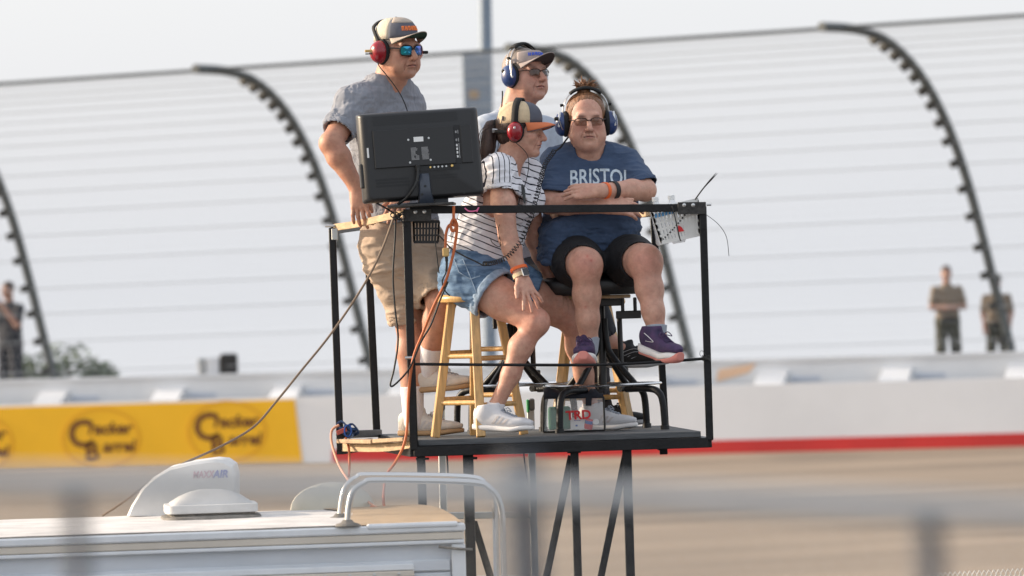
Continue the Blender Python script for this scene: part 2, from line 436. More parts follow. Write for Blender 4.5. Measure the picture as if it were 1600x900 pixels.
# light pole with a box, behind the fence
yp = 72.5
pole = empty('light_pole', Vector((W(763, 600, yp).x, yp, 2.70)), 'tall blue grey light pole with a box, behind the fence', 'pole')
mb = MB(); pt, pb = W(757, -60, yp), W(764, 560, yp); pb.z = 2.70; mb.tube([pb, pt], [0.125, 0.105], 16); mb.build('shaft', 'pole_grey', pole, smooth=40)
mb = MB(); a, b = W(721, 86, yp - 0.2), W(769, 192, yp - 0.2); mb.box(((a.x + b.x) / 2, yp - 0.34, (a.z + b.z) / 2), (abs(b.x - a.x), 0.4, abs(a.z - b.z)))
bx_ = mb.build('box', 'pole_grey', pole, bevel=0.02)
mb = MB(); mb.box(((a.x + b.x) / 2 - 0.05, yp - 0.545, (a.z + b.z) / 2 - 0.1), (0.16, 0.01, 0.14)); mb.build('plate', 'rv_tan', bx_)

# camera unit on the wall
yc = 66.4
cm = empty('remote_camera', Vector((W(340, 590, yc).x, yc, Z2 + 0.06)), 'small grey and black remote camera on top of the wall', 'camera')
def pxbox(mb, x0, y0, x1, y1, y, dep):
    a, b = W(x0, y0, y), W(x1, y1, y); mb.box(((a.x + b.x) / 2, y + dep / 2, (a.z + b.z) / 2), (abs(b.x - a.x), dep, abs(a.z - b.z)))
yc = 67.9
mb = MB(); pxbox(mb, 322, 559, 343, 586, yc, 0.3); mb.build('body', 'foam_white', cm, bevel=0.02)
mb = MB(); pxbox(mb, 343, 553, 371, 585, yc - 0.02, 0.35); mb.build('hood', 'vinyl_black', cm, bevel=0.03)
mb = MB(); pxbox(mb, 309, 560, 322, 584, yc + 0.02, 0.26); mb.build('lens_end', 'cable_steel', cm, bevel=0.02)
mb = MB(); a = W(333, 586, yc + 0.15); mb.tube([(a.x, a.y, 2.70), (a.x, a.y, a.z + 0.01)], 0.05, 10); mb.build('mount', 'galv', cm)

# shrubs behind the wall
for bi, (px, py, rx, rz) in enumerate(((105, 575, 0.62, 0.42), (40, 580, 0.40, 0.30), (155, 583, 0.33, 0.2))):
    y = 76.0; c = W(px, py, y)
    bush = empty('shrub', Vector((c.x, y, 2.70)), ['green leafy shrub behind the wall beside the leftmost fence post', 'small green shrub behind the wall by the photographer in dark clothes', 'low green shrub tip behind the wall, rightmost of the three'][bi], 'shrub')
    mb = MB(); mb.tube([(c.x, y, 2.7), (c.x + 0.03, y, c.z)], [0.04, 0.02], 6); mb.build('stem', 'bark', bush)
    mb = MB()
    for i in range(420):
        d = RNG.normal(size=3); d /= np.linalg.norm(d); r = RNG.uniform(0.25, 1.05)
        p = c + Vector((d[0] * rx * r, d[1] * 0.4 * r, d[2] * rz * r)); n1 = Vector(RNG.normal(size=3)).normalized(); a, u, _ = frame(n1)
        q = RNG.uniform(0.03, 0.075); mb.add([p - a * q, p + u * q * 0.5, p + a * q, p - u * q * 0.5], [(0, 1, 2, 3)])
    mb.build('foliage', 'leaf', bush, fix=False)

# ------------------------------------------------------------------ guard rail in front of the camera
YR = -20.6
rail = empty('guard_rail', Vector((0, YR, CAM.z - 1.35)), 'out of focus galvanised chain link guard rail close to the viewer', 'railing')
TOP = [(-500, 742), (0, 752), (400, 757), (800, 768), (1200, 784), (1600, 800), (2100, 822)]
tp = smooth_path([W(px, py, YR) for px, py in TOP], 6)
mb = MB(); mb.tube(tp, 0.0112, 12); mb.build('top_rail', 'galv', rail, smooth=40)
ZT = CAM.z - 1.30
for px, rr in ((-540, 0.012), (112, 0.0095), (812, 0.0185), (1452, 0.0125), (2090, 0.012)):
    a = W(px, 700, YR); zt = min(tp, key=lambda p: abs(p.x - a.x)).z
    x0 = W(px, 790, YR).x
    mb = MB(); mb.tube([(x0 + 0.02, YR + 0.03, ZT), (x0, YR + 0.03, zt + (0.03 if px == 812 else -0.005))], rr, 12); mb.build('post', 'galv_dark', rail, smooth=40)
mb = MB()
xs0, xs1 = tp[0].x, tp[-1].x; st = 0.024
def ztop(x):
    for a, b in zip(tp, tp[1:]):
        if a.x <= x <= b.x: return a.z + (b.z - a.z) * (x - a.x) / max(1e-6, b.x - a.x)
    return tp[-1].z
n = int((xs1 - xs0) / st)
for i in range(n):
    x0 = xs0 + i * st
    for sg in (-1, 1):
        pts = []; z = ztop(x0) - 0.01; x = x0; j = 0
        while z > CAM.z - 0.55:
            pts.append(Vector((x0 + (sg * st / 2 if j % 2 else 0), YR + 0.008 * (1 if (j + (sg > 0)) % 2 else -1), z))); z -= st * 0.62; j += 1
        mb.tube(pts, 0.00042, 3)
mb.build('chain_link', 'galv', rail, kind='stuff', fix=False)
# the low stand the rail belongs to
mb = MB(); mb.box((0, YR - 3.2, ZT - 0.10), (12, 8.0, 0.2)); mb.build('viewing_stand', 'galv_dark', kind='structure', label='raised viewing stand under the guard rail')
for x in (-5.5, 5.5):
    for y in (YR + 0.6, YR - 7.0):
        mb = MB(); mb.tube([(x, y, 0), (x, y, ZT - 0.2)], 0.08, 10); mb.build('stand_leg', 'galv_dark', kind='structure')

# sharp wire ends of a chain link fence at the lower right corner
yf = -1.2
cf = empty('chain_link_fence', Vector((W(1560, 900, yf).x, yf, 0)), 'top edge of a wire fence at the lower right corner of the picture', 'fence')
mb = MB()
for i in range(46):
    px = 1455 + i * 7.5; a = W(px, 899.5 - (px - 1455) * 0.05, yf)
    for sg in (-1, 1):
        pts = [Vector((a.x + (sg * 0.012 if j % 2 else 0), yf + 0.004 * sg, a.z + 0.012 - 0.019 * j)) for j in range(60)]
        mb.tube(pts, 0.0016, 4)
mb.build('wire', 'galv', cf, kind='stuff', fix=False)
for px in (1700,):
    a = W(px, 900, yf); mb = MB(); mb.tube([(a.x, yf, 0), (a.x, yf, a.z)], 0.03, 10); mb.build('post', 'galv', cf)
a = W(1800, 900, yf); a2 = W(1450, 915, yf)
mb = MB(); mb.tube([(a2.x, yf, 2.2), (a.x, yf, 2.2)], 0.02, 8); mb.build('bottom_rail', 'galv', cf)
# ================================================================== OBSERVATION PLATFORM
ZD = 3.745                                             # deck top
def atz(p, z): return Vector((p.x, p.y, z))
A = W(646, 690, 0.0); B = W(1106, 680, 0.0); Cc = W(1040, 668, 1.3); D = W(590, 672, 1.3); E = W(531, 697, 0.5)
PT = 0.032
plat = empty('observation_platform', Vector(((A.x + B.x) / 2, 0.6, 0)), 'black steel scaffold platform with railings and wooden boards', 'platform')
def post(px0, py0, px1, py1, y, w=PT, name='post', m='black_paint'):
    mb = MB(); mb.beam(W(px1, py1, y), W(px0, py0, y), w, w, (0, 1, 0)); return mb.build(name, m, plat, bevel=0.005, segs=3, smooth=50)
# deck: grey sheet on a black frame
mb = MB(); outl = [atz(A, ZD - 0.028) + V3(0.02, 0.004, 0), atz(B, ZD - 0.028) + V3(-0.03, 0.004, 0), atz(Cc, ZD - 0.028), atz(D, ZD - 0.028)]
mb.prism(outl, (0, 0, 1), 0.026); mb.build('deck', 'deck_grey', plat, bevel=0.002)
for i in range(4):   # wing of boards
    t0, t1 = i / 4 + 0.004, (i + 1) / 4 - 0.004
    a0, a1 = A.lerp(E, t0), A.lerp(E, t1); b0, b1 = A.lerp(D, 0.03 + t0 * 0.9), A.lerp(D, 0.03 + t1 * 0.9)
    d0 = D.lerp(E, 0.0)
    z = ZD - 0.02 + 0.004 * (i % 2)
    mb = MB(); mb.prism([atz(a0, z - 0.02) , atz(a1, z - 0.02), atz(a1 * 0.25 + D * 0.75, z - 0.02), atz(a0 * 0.25 + D * 0.75, z - 0.02)], (0, 0, 1), 0.022)
    mb.build('wing_board', 'board_wood', plat, bevel=0.002)
fs_ = [(534, 699), (585, 700), (615, 698), (641, 694)]
mb = MB(); rows = []
pp = smooth_path([W(px, py, 0.5 - 0.52 * (px - 531) / (646 - 531)) for px, py in fs_], 5)
for off in (0.0, 0.03):
    pass
vs = []; fsx = []
for p in pp:
    for dy, dz in ((0, -0.018), (0.03, -0.018), (0.03, 0.016), (0, 0.016)): vs.append(p + V3(0, dy, dz))
for i in range(len(pp) - 1):
    for k in range(4): fsx.append((i*4+k, i*4+(k+1)%4, (i+1)*4+(k+1)%4, (i+1)*4+k))
fsx += [(3, 2, 1, 0), tuple(len(pp)*4 - 4 + k for k in range(4))]
mb.add(vs, fsx); mb.build('fascia_board', 'board_wood', plat, bevel=0.002)
for (x0, x1, yA, yB) in ((536, 590, 689, 690), (592, 640, 689, 686)):
    a = W(x0, yA, 0.46 - 0.5 * (x0 - 536) / 110); b = W(x1, yB, 0.46 - 0.5 * (x1 - 536) / 110)
    mb = MB(); mb.beam(a, b, 0.07, 0.018); mb.build('edge_board', 'board_end', plat, bevel=0.003)
# frame under the deck
zf = ZD - 0.052
for p, q in ((A, B), (B, Cc), (Cc, D), (D, A)):
    mb = MB(); mb.beam(atz(p, zf), atz(q, zf), 0.034, 0.044); mb.build('frame_bar', 'black_paint', plat, bevel=0.002)
for t in (0.33, 0.66):
    mb = MB(); mb.beam(atz(A.lerp(B, t), zf) + V3(0, 0.02, 0), atz(D.lerp(Cc, t), zf) - V3(0, 0.02, 0), 0.03, 0.04); mb.build('cross_bar', 'black_paint', plat)
mb = MB(); mb.beam(atz(D, zf), atz(E, zf), 0.03, 0.03); mb.build('frame_bar', 'black_paint', plat)
# posts
post(635, 330, 647, 703, 0.0, 0.036)
post(1098, 322, 1109, 688, 0.0)
post(519, 356, 532, 704, 0.5)
post(573, 345, 589, 680, 1.3, 0.034)
post(1021, 340, 1040, 672, 1.3)
# lower bar of the side frame, and side rails
mb = MB(); mb.beam(W(535, 679, 0.52), W(592, 677, 1.29), 0.03, 0.034); mb.build('side_bar', 'black_paint', plat, bevel=0.002)
mb = MB(); mb.beam(W(522, 360, 0.52), W(575, 353, 1.29), 0.03, 0.03); mb.build('side_bar', 'black_paint', plat, bevel=0.002)
# front top rail, corner plates with bolts
mb = MB(); mb.beam(W(640, 328, -0.004), W(1100, 324.5, -0.004), 0.032, 0.034); mb.build('top_rail', 'black_paint', plat, bevel=0.002)
def plate(x0, y0, x1, y1, y, bolts):
    mb = MB(); a, b, c, d = W(x0, y0, y), W(x1, y0 - 0.5, y), W(x1, y1 - 0.5, y), W(x0, y1, y)
    mb.prism([d, c, b, a], (0, -1, 0), 0.005); pl = mb.build('corner_plate', 'worn_black', plat, bevel=0.001)
    for bx, by in bolts:
        p = W(bx, by, y - 0.005); mb = MB(); mb.lathe([(0.0085, 0), (0.0085, 0.002), (0.005, 0.0035), (0.005, 0.007), (0.003, 0.008)], p, (0, -1, 0), 10); mb.build('bolt', 'bolt', pl, smooth=30)
plate(630, 327, 674, 346, -0.025, ((649, 331), (663, 330.5)))
plate(1059, 316, 1103, 335, -0.025, ((1069, 320.5), (1083, 320.5)))
p = W(1104, 320, 0.0); mb = MB(); mb.tube([p, p + V3(0.02, 0, 0)], 0.005, 8); mb.build('bolt', 'bolt', plat)
# wire lower rail
mb = MB(); mb.tube(smooth_path([W(648, 569, -0.02), W(780, 570, -0.02), W(930, 570, -0.02), W(1030, 565.5, -0.02), W(1104, 560, -0.02)], 6), 0.0065, 8); mb.build('lower_rail', 'black_paint', plat, smooth=50)
p = W(1104, 560, -0.02); mb = MB()
for i in range(5):
    mb.tube([p + V3(0.018 * math.cos(t) , 0.018 * math.sin(t), 0.004 * i - 0.006 + 0.004 * math.sin(3 * t + i)) for t in [j * 2 * math.pi / 14 for j in range(14)]], 0.0016, 4, closed=True)
mb.tube(smooth_path([p + V3(-0.015, -0.02, 0), p + V3(-0.03, -0.03, 0.02), p + V3(-0.02, -0.03, 0.035), p + V3(0, -0.025, 0.01)], 5), 0.0012, 4)
mb.build('wire_tie', 'clamp_steel', plat)
p = W(640, 559, -0.018); mb = MB(); mb.tube([p + V3(-0.02, 0, 0), p + V3(0.02, 0, 0)], 0.007, 8); mb.build('eye_bolt', 'bolt', plat)
# wooden hand rails
wr = smooth_path([W(521, 355, 0.5), W(560, 349, 0.33), W(600, 339.5, 0.14), W(633, 332.5, 0.0)], 4)
vs = []; fsx = []
for p in wr:
    for dy, dz in ((0, -0.017), (0.045, -0.017), (0.045, 0.014), (0, 0.014)): vs.append(p + V3(0, dy, dz))
for i in range(len(wr) - 1):
    for k in range(4): fsx.append((i*4+k, i*4+(k+1)%4, (i+1)*4+(k+1)%4, (i+1)*4+k))
fsx += [(3, 2, 1, 0), tuple(len(wr)*4 - 4 + k for k in range(4))]
mb = MB(); mb.add(vs, fsx); mb.build('wooden_hand_rail', 'board_wood', plat, bevel=0.002)
mb = MB(); mb.beam(W(1003, 334, 1.26), W(1092, 322, 0.05), 0.034, 0.034); mb.build('wooden_hand_rail', 'board_wood', plat, bevel=0.002)
p = W(516, 353, 0.49); mb = MB(); mb.tube([p + V3(-0.022, 0, 0), p + V3(0.02, 0, 0)], 0.006, 8); mb.build('bolt', 'bolt', plat)
mb = MB(); mb.box(W(523, 366, 0.478), (0.028, 0.012, 0.05)); mb.build('bracket', 'alu', plat, bevel=0.002)
# legs and braces down to the ground
def leg(pxt, pyt, pxb, pyb, y, w=0.036, name='leg'):
    a, b = W(pxt, pyt, y), W(pxb, pyb, y); d = (b - a); k = (0 - a.z) / d.z; b = a + d * k
    mb = MB(); mb.beam(b, a, w, w, (0, 1, 0)); return mb.build(name, 'black_paint', plat, bevel=0.005, segs=3, smooth=50)
leg(657, 698, 664, 900, 1.1, 0.04); leg(731, 698, 736, 900, 0.06, 0.046); leg(897, 692, 903, 900, 0.06, 0.036); leg(979, 688, 985, 900, 0.06, 0.040)
def brace(x0, y0, x1, y1, y):
    a, b = W(x0, y0, y), W(x1, y1, y); b = a + (b - a) * 2.1
    mb = MB(); mb.beam(b, a, 0.032, 0.012, (0, 1, 0)); mb.build('brace', 'black_paint', plat, bevel=0.002)
brace(893, 712, 854, 900, 0.09); brace(979, 705, 939, 900, 0.09); brace(740, 815, 766, 900, 0.09)
for px, py, y in ((660, 717, 1.07), (735, 716, 0.03), (897, 706, 0.03)):
    p = W(px, py, y); mb = MB(); mb.tube([p + V3(-0.03, 0, 0), p + V3(0.03, 0, 0)], 0.006, 8)
    if px != 897: mb.box(p, (0.05, 0.03, 0.01))
    mb.build('leg_bolt', 'black_paint', plat, bevel=0.001)
mb = MB(); mb.beam(W(1036, 684, 0.6), W(1037, 710, 0.6), 0.035, 0.035, (0, 1, 0)); st_ = mb.build('stub', 'black_paint', plat, bevel=0.002)
mb = MB(); mb.prism([W(1016, 690, 0.58), W(1031, 690, 0.58), W(1031, 704, 0.58), W(1027, 703, 0.58)], (0, 1, 0), 0.004); gp = mb.build('gusset', 'black_paint', st_)
for hx, hy in ((1021, 693), (1026, 694), (1028, 700)):
    mb = MB(); mb.lathe([(0.0065, 0), (0.0065, 0.001)], W(hx, hy, 0.5795), (0, -1, 0), 12); mb.build('hole', 'wall_white', plat)

# ------------------------------------------------------------------ aluminium ladder behind the deck
yl = 1.42
lad = empty('ladder', Vector((W(760, 700, yl).x, yl, 0)), 'aluminium ladder with green and grey rail caps behind the platform', 'ladder')
for xt, xb in ((689, 688), (829, 828)):
    a = W(xt, 632, yl); b = W(xb, 900, yl); b.z = 0
    mb = MB(); mb.beam(b, a, 0.034, 0.07, (0, 1, 0)); r_ = mb.build('side_rail', 'alu', lad, bevel=0.003)
    mb = MB(); mb.box(a + V3(0.006, -0.02, 0.0), (0.026, 0.06, 0.055)); mb.build('cap', 'grey_rubber', r_, bevel=0.006)
    mb = MB(); mb.box(a + V3(-0.013, -0.022, -0.006), (0.013, 0.058, 0.06)); mb.build('cap_edge', 'green_plastic', r_, bevel=0.004)
for py in (706, 806, 906, 1006, 1106, 1206, 1306, 1406, 1506, 1606, 1706, 1806, 1906):
    a, b = W(690, py, yl), W(828, py - 2, yl)
    if a.z < 0.15: break
    mb = MB(); mb.beam(a, b, 0.04, 0.03); mb.build('rung', 'alu', lad, bevel=0.004)

# ------------------------------------------------------------------ wooden stools
def stool(name, px, y, ztop, feet, tops, label, zfeet=ZD):
    c = Vector((W(px, 500, y).x, y, zfeet)); st = empty(name, c, label, 'stool', 'wooden bar stools')
    mb = MB(); R = 0.165
    mb.lathe([(R - 0.03, -0.036), (R - 0.006, -0.033), (R, -0.022), (R, -0.012), (R - 0.008, -0.002), (R - 0.03, 0.0), (0.09, -0.004), (0.01, -0.008)], (c.x, y, ztop), (0, 0, 1), 36)
    mb.build('seat', 'pine', st, smooth=50)
    F4 = []; T4 = []
    for (fx, fy), (tx, ty) in zip(feet, tops):
        b = Vector((c.x + fx, y + fy, zfeet)); t = Vector((c.x + tx, y + ty, ztop - 0.036)); F4.append(b); T4.append(t)
        mb = MB(); s_, u_, d_ = frame(t - b, (fx, fy, 0)); mb.beam(b, t, 0.040, 0.036, (fx, fy, 0)); mb.build('leg', 'pine', st, bevel=0.003)
    for lv0, lv1 in ((0.60, 0.655), (0.255, 0.31)):
        for i in range(4):
            j = (i + 1) % 4; lv = lv0 if i % 2 == 0 else lv0 - 0.02
            if i in (2, 3): lv += 0.045
            mb = MB(); mb.tube([F4[i].lerp(T4[i], lv), F4[j].lerp(T4[j], lv)], 0.0115, 10); mb.build('rung', 'pine', st, smooth=40)
    return st
stool('wooden_stool', 742, 0.32, W(742, 459, 0.32).z, [(-0.19, -0.03), (0.012, -0.2), (0.2, 0.03), (-0.02, 0.2)], [(-0.10, -0.02), (0.0, -0.10), (0.10, 0.02), (0, 0.10)],
      'light pine bar stool under the woman in striped shirt and denim shorts')
stool('wooden_stool', 921, 1.08, W(921, 466, 1.08).z, [(-0.165, -0.165), (0.165, -0.165), (0.165, 0.15), (-0.165, 0.15)], [(-0.085, -0.085), (0.075, -0.085), (0.075, 0.085), (-0.085, 0.085)],
      'pine bar stool half hidden behind the black swivel chair')

# ------------------------------------------------------------------ black swivel chairs on ring bases
def chair(px, y, label, pyseat=431, shx=-0.045):
    c = Vector((W(px, 500, y).x, y, ZD)); ch = empty('swivel_chair', c, label, 'chair', 'black swivel chairs with ring bases')
    zs = W(px, pyseat, y).z; zr = W(px, 601, y).z
    # seat: rounded slab
    mb = MB(); n = 40; rows = []
    for off, z in ((0.03, -0.085), (0.006, -0.078), (0.0, -0.055), (0.0, -0.03), (0.008, -0.012), (0.03, -0.002), (0.08, 0.0), (0.17, -0.006)):
        r = []
        for i in range(n):
            t = 2 * math.pi * i / n; cx_, sx_ = math.cos(t), math.sin(t); e = 0.55
            r.append(c + V3(shx + (0.236 - off) * math.copysign(abs(cx_) ** e, cx_), (0.222 - off) * math.copysign(abs(sx_) ** e, sx_), zs - c.z + z))
        rows.append(r)
    mb.grid(rows, closed=True); o = len(mb.v); mb.f.append(tuple(range(o - n, o))); mb.f.append(tuple(range(n - 1, -1, -1)))
    seat = mb.build('seat', 'vinyl_black', ch, smooth=60)
    mb = MB(); mb.box((c.x + shx, y, zs - 0.093), (0.36, 0.34, 0.014)); mb.build('seat_pan', 'plywood', seat, bevel=0.004)
    mb = MB(); mb.box((c.x + 0.09, y - 0.1, zs - 0.1016), (0.09, 0.07, 0.002)); mb.build('paper_tag', 'print_grey', seat)
    mb = MB(); mb.box((c.x + 0.03, y, zs - 0.118), (0.13, 0.2, 0.034))
    mb.box((c.x + 0.10, y - 0.05, zs - 0.135), (0.014, 0.12, 0.07)); mb.box((c.x + 0.155, y - 0.05, zs - 0.135), (0.014, 0.12, 0.07))
    mb.box((c.x + 0.125, y - 0.05, zs - 0.176), (0.11, 0.13, 0.035)); mb.build('tilt_mechanism', 'vinyl_black', ch, bevel=0.003)
    mb = MB(); mb.box((c.x - 0.08, y - 0.03, zs - 0.15), (0.02, 0.1, 0.12)); mb.build('side_bracket', 'vinyl_black', ch, bevel=0.003)
    mb = MB(); mb.tube([(c.x, y, zr - 0.02), (c.x, y, zs - 0.1)], 0.021, 14); mb.build('column', 'vinyl_black', ch, smooth=40)
    mb = MB(); mb.tube([(c.x + 0.085, y + 0.02, zs - 0.17), (c.x + 0.087, y + 0.02, zs - 0.40)], 0.012, 10); mb.lathe([(0.012, 0), (0.02, 0.006), (0.02, 0.026), (0.012, 0.03)], (c.x + 0.098, y + 0.02, zs - 0.43), (0, 0, 1), 14); mb.build('lock_rod', 'vinyl_black', ch, smooth=40)
    ph = rad(-36.5)
    for i in range(4):
        a = ph + i * math.pi / 2; d = V3(math.cos(a), math.sin(a), 0)
        hub = c + V3(0, 0, zs - c.z - 0.19)
        mb = MB(); mb.tube(smooth_path([hub + d * 0.02, hub + d * 0.03 + V3(0, 0, -0.10), hub + d * 0.06 + V3(0, 0, -0.17), c + d * 0.20 + V3(0, 0, zr - c.z - 0.022)], 6), 0.0145, 10)
        mb.build('strut', 'black_paint', ch, smooth=40)
        mb = MB(); zz = zr - c.z - 0.022
        mb.tube(smooth_path([c + d * 0.13 + V3(0, 0, zz), c + d * 0.255 + V3(0, 0, zz), c + d * 0.305 + V3(0, 0, zz - 0.018), c + d * 0.325 + V3(0, 0, zz - 0.065), c + d * 0.333 + V3(0, 0, 0.0)], 7), 0.0155, 10)
        lg = mb.build('leg', 'black_paint', ch, smooth=40)
        mb = MB(); p = c + d * 0.333; mb.lathe([(0.02, 0.0), (0.02, 0.018), (0.0165, 0.02)], p, (0, 0, 1), 12); mb.build('foot_cap', 'rubber_black', lg, smooth=40)
    mb = MB(); mb.tube([c + V3(0.255 * math.cos(t), 0.255 * math.sin(t), zr - c.z) for t in [2 * math.pi * i / 48 for i in range(48)]], 0.011, 8, closed=True, flat=0.55)
    mb.build('foot_ring', 'chrome', ch, smooth=60)
    return ch
chair(938, 0.62, 'black vinyl swivel chair under the woman in the blue t-shirt')
chair(801, 0.98, 'black swivel chair half hidden behind the striped shirt woman, under the man with the visor', 440, 0.0)

# ------------------------------------------------------------------ clear tote bag
yb = 0.47
bag = empty('clear_bag', Vector((W(897, 670, yb).x, yb, ZD)), 'clear plastic tote bag with black trim and red letters on the deck', 'bag')
def bp(px, py, dy=0): return W(px, py, yb + dy)
f0 = [bp(849, 671), bp(945, 669), bp(943, 620), bp(850, 622)]; f1 = [p + V3(0, 0.15, 0) for p in f0]
zb_ = ZD + 0.004
for p in (f0[0], f0[1], f1[0], f1[1]): p.z = zb_
mb = MB(); mb.add(f0 + f1, [(0, 1, 2, 3), (5, 4, 7, 6), (4, 0, 3, 7), (1, 5, 6, 2), (0, 4, 5, 1)]); mb.build('clear_panel', 'clear_plastic', bag, fix=False)
for ch_ in ([f0[0], f0[3]], [f0[1], f0[2]], [f0[0], f0[1]], [f1[0], f1[3]], [f1[1], f1[2]]):
    mb = MB(); mb.tube(ch_, 0.0045, 6); mb.build('piping', 'rubber_black', bag, smooth=50)
mb = MB(); rows = []
for t in np.linspace(0, 1, 16):
    a = f0[3].lerp(f0[2], t) + V3(0, -0.004, -0.004); b = f1[3].lerp(f1[2], t) + V3(0, 0.004, -0.004); wv = 0.010 * math.sin(t * 17) + 0.006 * math.sin(t * 31 + 1)
    up = V3(0, 0, 0.042 + wv - 0.018 * t)
    rows.append([a, a + up * 0.6 + V3(0, 0.01, 0), a * 0.7 + b * 0.3 + up, a * 0.3 + b * 0.7 + up * 0.9, b + up * 0.5, b])
mb.grid(rows); mb.build('zipper_top', 'dark_cloth', bag, solid=0.004, smooth=70)
mb = MB(); mb.prism([bp(868, 622, -0.006), bp(875, 622, -0.006), bp(876, 640, -0.006), bp(868, 640, -0.006)], (0, -1, 0), 0.003); mb.build('strap_tab', 'dark_cloth', bag)
mb = MB(); mb.prism([bp(915, 620, -0.006), bp(925, 620, -0.006), bp(924, 634, -0.006), bp(915, 634, -0.006)], (0, -1, 0), 0.003); mb.build('strap_tab', 'dark_cloth', bag)
Rp = Rcols(V3(1, 0, 0.03).normalized(), V3(-0.03, 0, 1).normalized(), V3(0, -1, 0))
mb = text_mb('TRD', 0.054, Rp, bp(904, 649, -0.008), 0.0006, sx=1.05, bold=0.0018); mb.build('lettering', 'bag_red', bag)
def thing_in_bag(name, x0, y0, x1, y1, dy, dep, m, label, cat, bev=0.004):
    mb = MB(); a, b = bp(x0, y0, dy), bp(x1, y1, dy); z0 = max(b.z, zb_ + 0.003)
    mb.box(((a.x + b.x) / 2, yb + dy + dep / 2, (a.z + z0) / 2), (abs(b.x - a.x), dep, a.z - z0)); return mb.build(name, m, label=label, cat=cat, bevel=bev, segs=2)
thing_in_bag('folded_cloth', 856, 636, 893, 671, 0.05, 0.07, 'bag_green', 'folded dark green cloth inside the clear bag', 'cloth', 0.012)
t_ = thing_in_bag('ticket_card', 891, 653, 913, 671, 0.012, 0.004, 'sticker_white', 'white ticket card inside the clear bag', 'card', 0.001)
mb = MB(); p = bp(901, 665, 0.0105); mb.box(p, (0.009, 0.002, 0.007)); mb.box(bp(902, 657, 0.0105), (0.03, 0.002, 0.002)); mb.build('print', 'label_blue', t_)
mb = MB(); c_ = bp(920, 663, 0.04); mb.lathe([(0.018, -0.02), (0.019, -0.018), (0.019, 0.018), (0.016, 0.022)], c_, (0.2, -0.2, 1), 16); o_ = mb.build('small_can', 'bag_red', label='small red and blue tin inside the clear bag', cat='tin', smooth=40)
mb = MB(); mb.lathe([(0.0195, 0.004), (0.0195, 0.0185)], c_, (0.2, -0.2, 1), 16); mb.build('label_band', 'label_blue', o_, smooth=40)
mb = MB(); c_ = bp(931, 660, 0.03); mb.lathe([(0.014, 0), (0.015, 0.004), (0.013, 0.012)], c_, (0, -1, 0.2), 16); mb.build('pill_tin', 'sticker_white', label='round white lid inside the clear bag', cat='lid', smooth=40)

# ------------------------------------------------------------------ television on a shelf
ty = -0.02
def rr(px, py, y): return W(px, py, y)
tvc = (rr(562, 180, ty) + rr(751, 166, ty) + rr(752, 305, ty) + rr(562, 318, ty)) / 4
tv = empty('television', Vector((tvc.x, ty, rr(655, 322, ty).z)), 'black flat television seen from behind on a corner shelf of the railing', 'television')
ex = (rr(751, 235.5, ty) - rr(562, 249, ty)); tw = ex.length - 0.006; ex.normalize()
yaw = rad(13); ex = Vector((ex.x * math.cos(yaw), math.sin(yaw) * 1.0, ex.z)).normalized(); tw = tw / math.cos(yaw)
ez = Vector((0.012, 0.06, 1)); ez = (ez - ex * ez.dot(ex)).normalized(); en = ex.cross(ez).normalized()     # en: out of the back, towards the viewer
if en.y > 0: en = -en
th = 0.388
def T(a, b, c): return tvc + ex * (a * tw) + ez * (b * th) + en * (c + (0.016 if c > 0.02 else 0.0))       # a,b in -.5...5
RT = Rcols(ex, ez, en)
mb = MB(); rows = []
def rect(ha, hb, cc, r=0.02):
    out = []; n = 4
    for sx_, sy_, a0 in ((1, 1, 0), (-1, 1, 90), (-1, -1, 180), (1, -1, 270)):
        for i in range(n + 1):
            t = rad(a0 + 90 * i / n); out.append(tvc + ex * (sx_ * (ha * tw - r) + r * math.cos(t)) + ez * (sy_ * (hb * th - r) + r * math.sin(t)) + en * cc)
    return out
rows = [rect(0.497, 0.497, -0.03, 0.008), rect(0.5, 0.5, -0.026, 0.01), rect(0.5, 0.5, -0.004, 0.012)] + [rect(0.5 - 0.058 * (1 - math.cos(t_)), 0.5 - 0.045 * (1 - math.cos(t_)), -0.004 + 0.044 * math.sin(t_), 0.014) for t_ in np.linspace(0.15, 1.5708, 9)]
mb.grid(rows, closed=True); n_ = len(rows[0]); o_ = len(mb.v); mb.f.append(tuple(range(o_ - n_, o_))); mb.f.append(tuple(range(n_ - 1, -1, -1)))
mb.build('back_shell', 'tv_plastic', tv, smooth=60)
mb = MB(); mb.add(rect(0.48, 0.47, -0.0305, 0.004), [tuple(range(20))]); mb.build('screen', 'tv_screen', tv)
def tbox(a0, b0, a1, b1, c0, c1, m, name, par=None, bev=0.0):
    mb = MB(); mb.box(T((a0 + a1) / 2, (b0 + b1) / 2, (c0 + c1) / 2), (abs(a1 - a0) * tw, abs(b1 - b0) * th, abs(c1 - c0)), RT); return mb.build(name, m, par or tv, bevel=bev)
# raised electronics cover made of two plates around the dark socket recess
tbox(-0.40, -0.13, 0.275, 0.30, 0.0242, 0.034, 'tv_plastic', 'electronics_cover', bev=0.003)
sk = tbox(0.275, -0.13, 0.325, 0.30, 0.0242, 0.027, 'tv_dark', 'socket_recess')
tbox(0.325, -0.13, 0.42, 0.30, 0.0242, 0.031, 'tv_plastic', 'electronics_cover', bev=0.003)
lo = tbox(-0.05, -0.19, 0.30, -0.132, 0.0242, 0.028, 'tv_dark', 'socket_recess')
tbox(-0.05, -0.40, 0.06, -0.192, 0.0242, 0.0265, 'tv_dark', 'stand_recess')
for i, b in enumerate((0.225, 0.135, 0.075, 0.035, -0.005, -0.05)):
    tbox(0.285, b - 0.013, 0.298, b + 0.013, 0.027, 0.0285, 'sticker_white' if i > 1 else 'print_grey', 'socket', sk); tbox(0.306, b - 0.02, 0.312, b + 0.02, 0.027, 0.0285, 'print_grey', 'socket', sk)
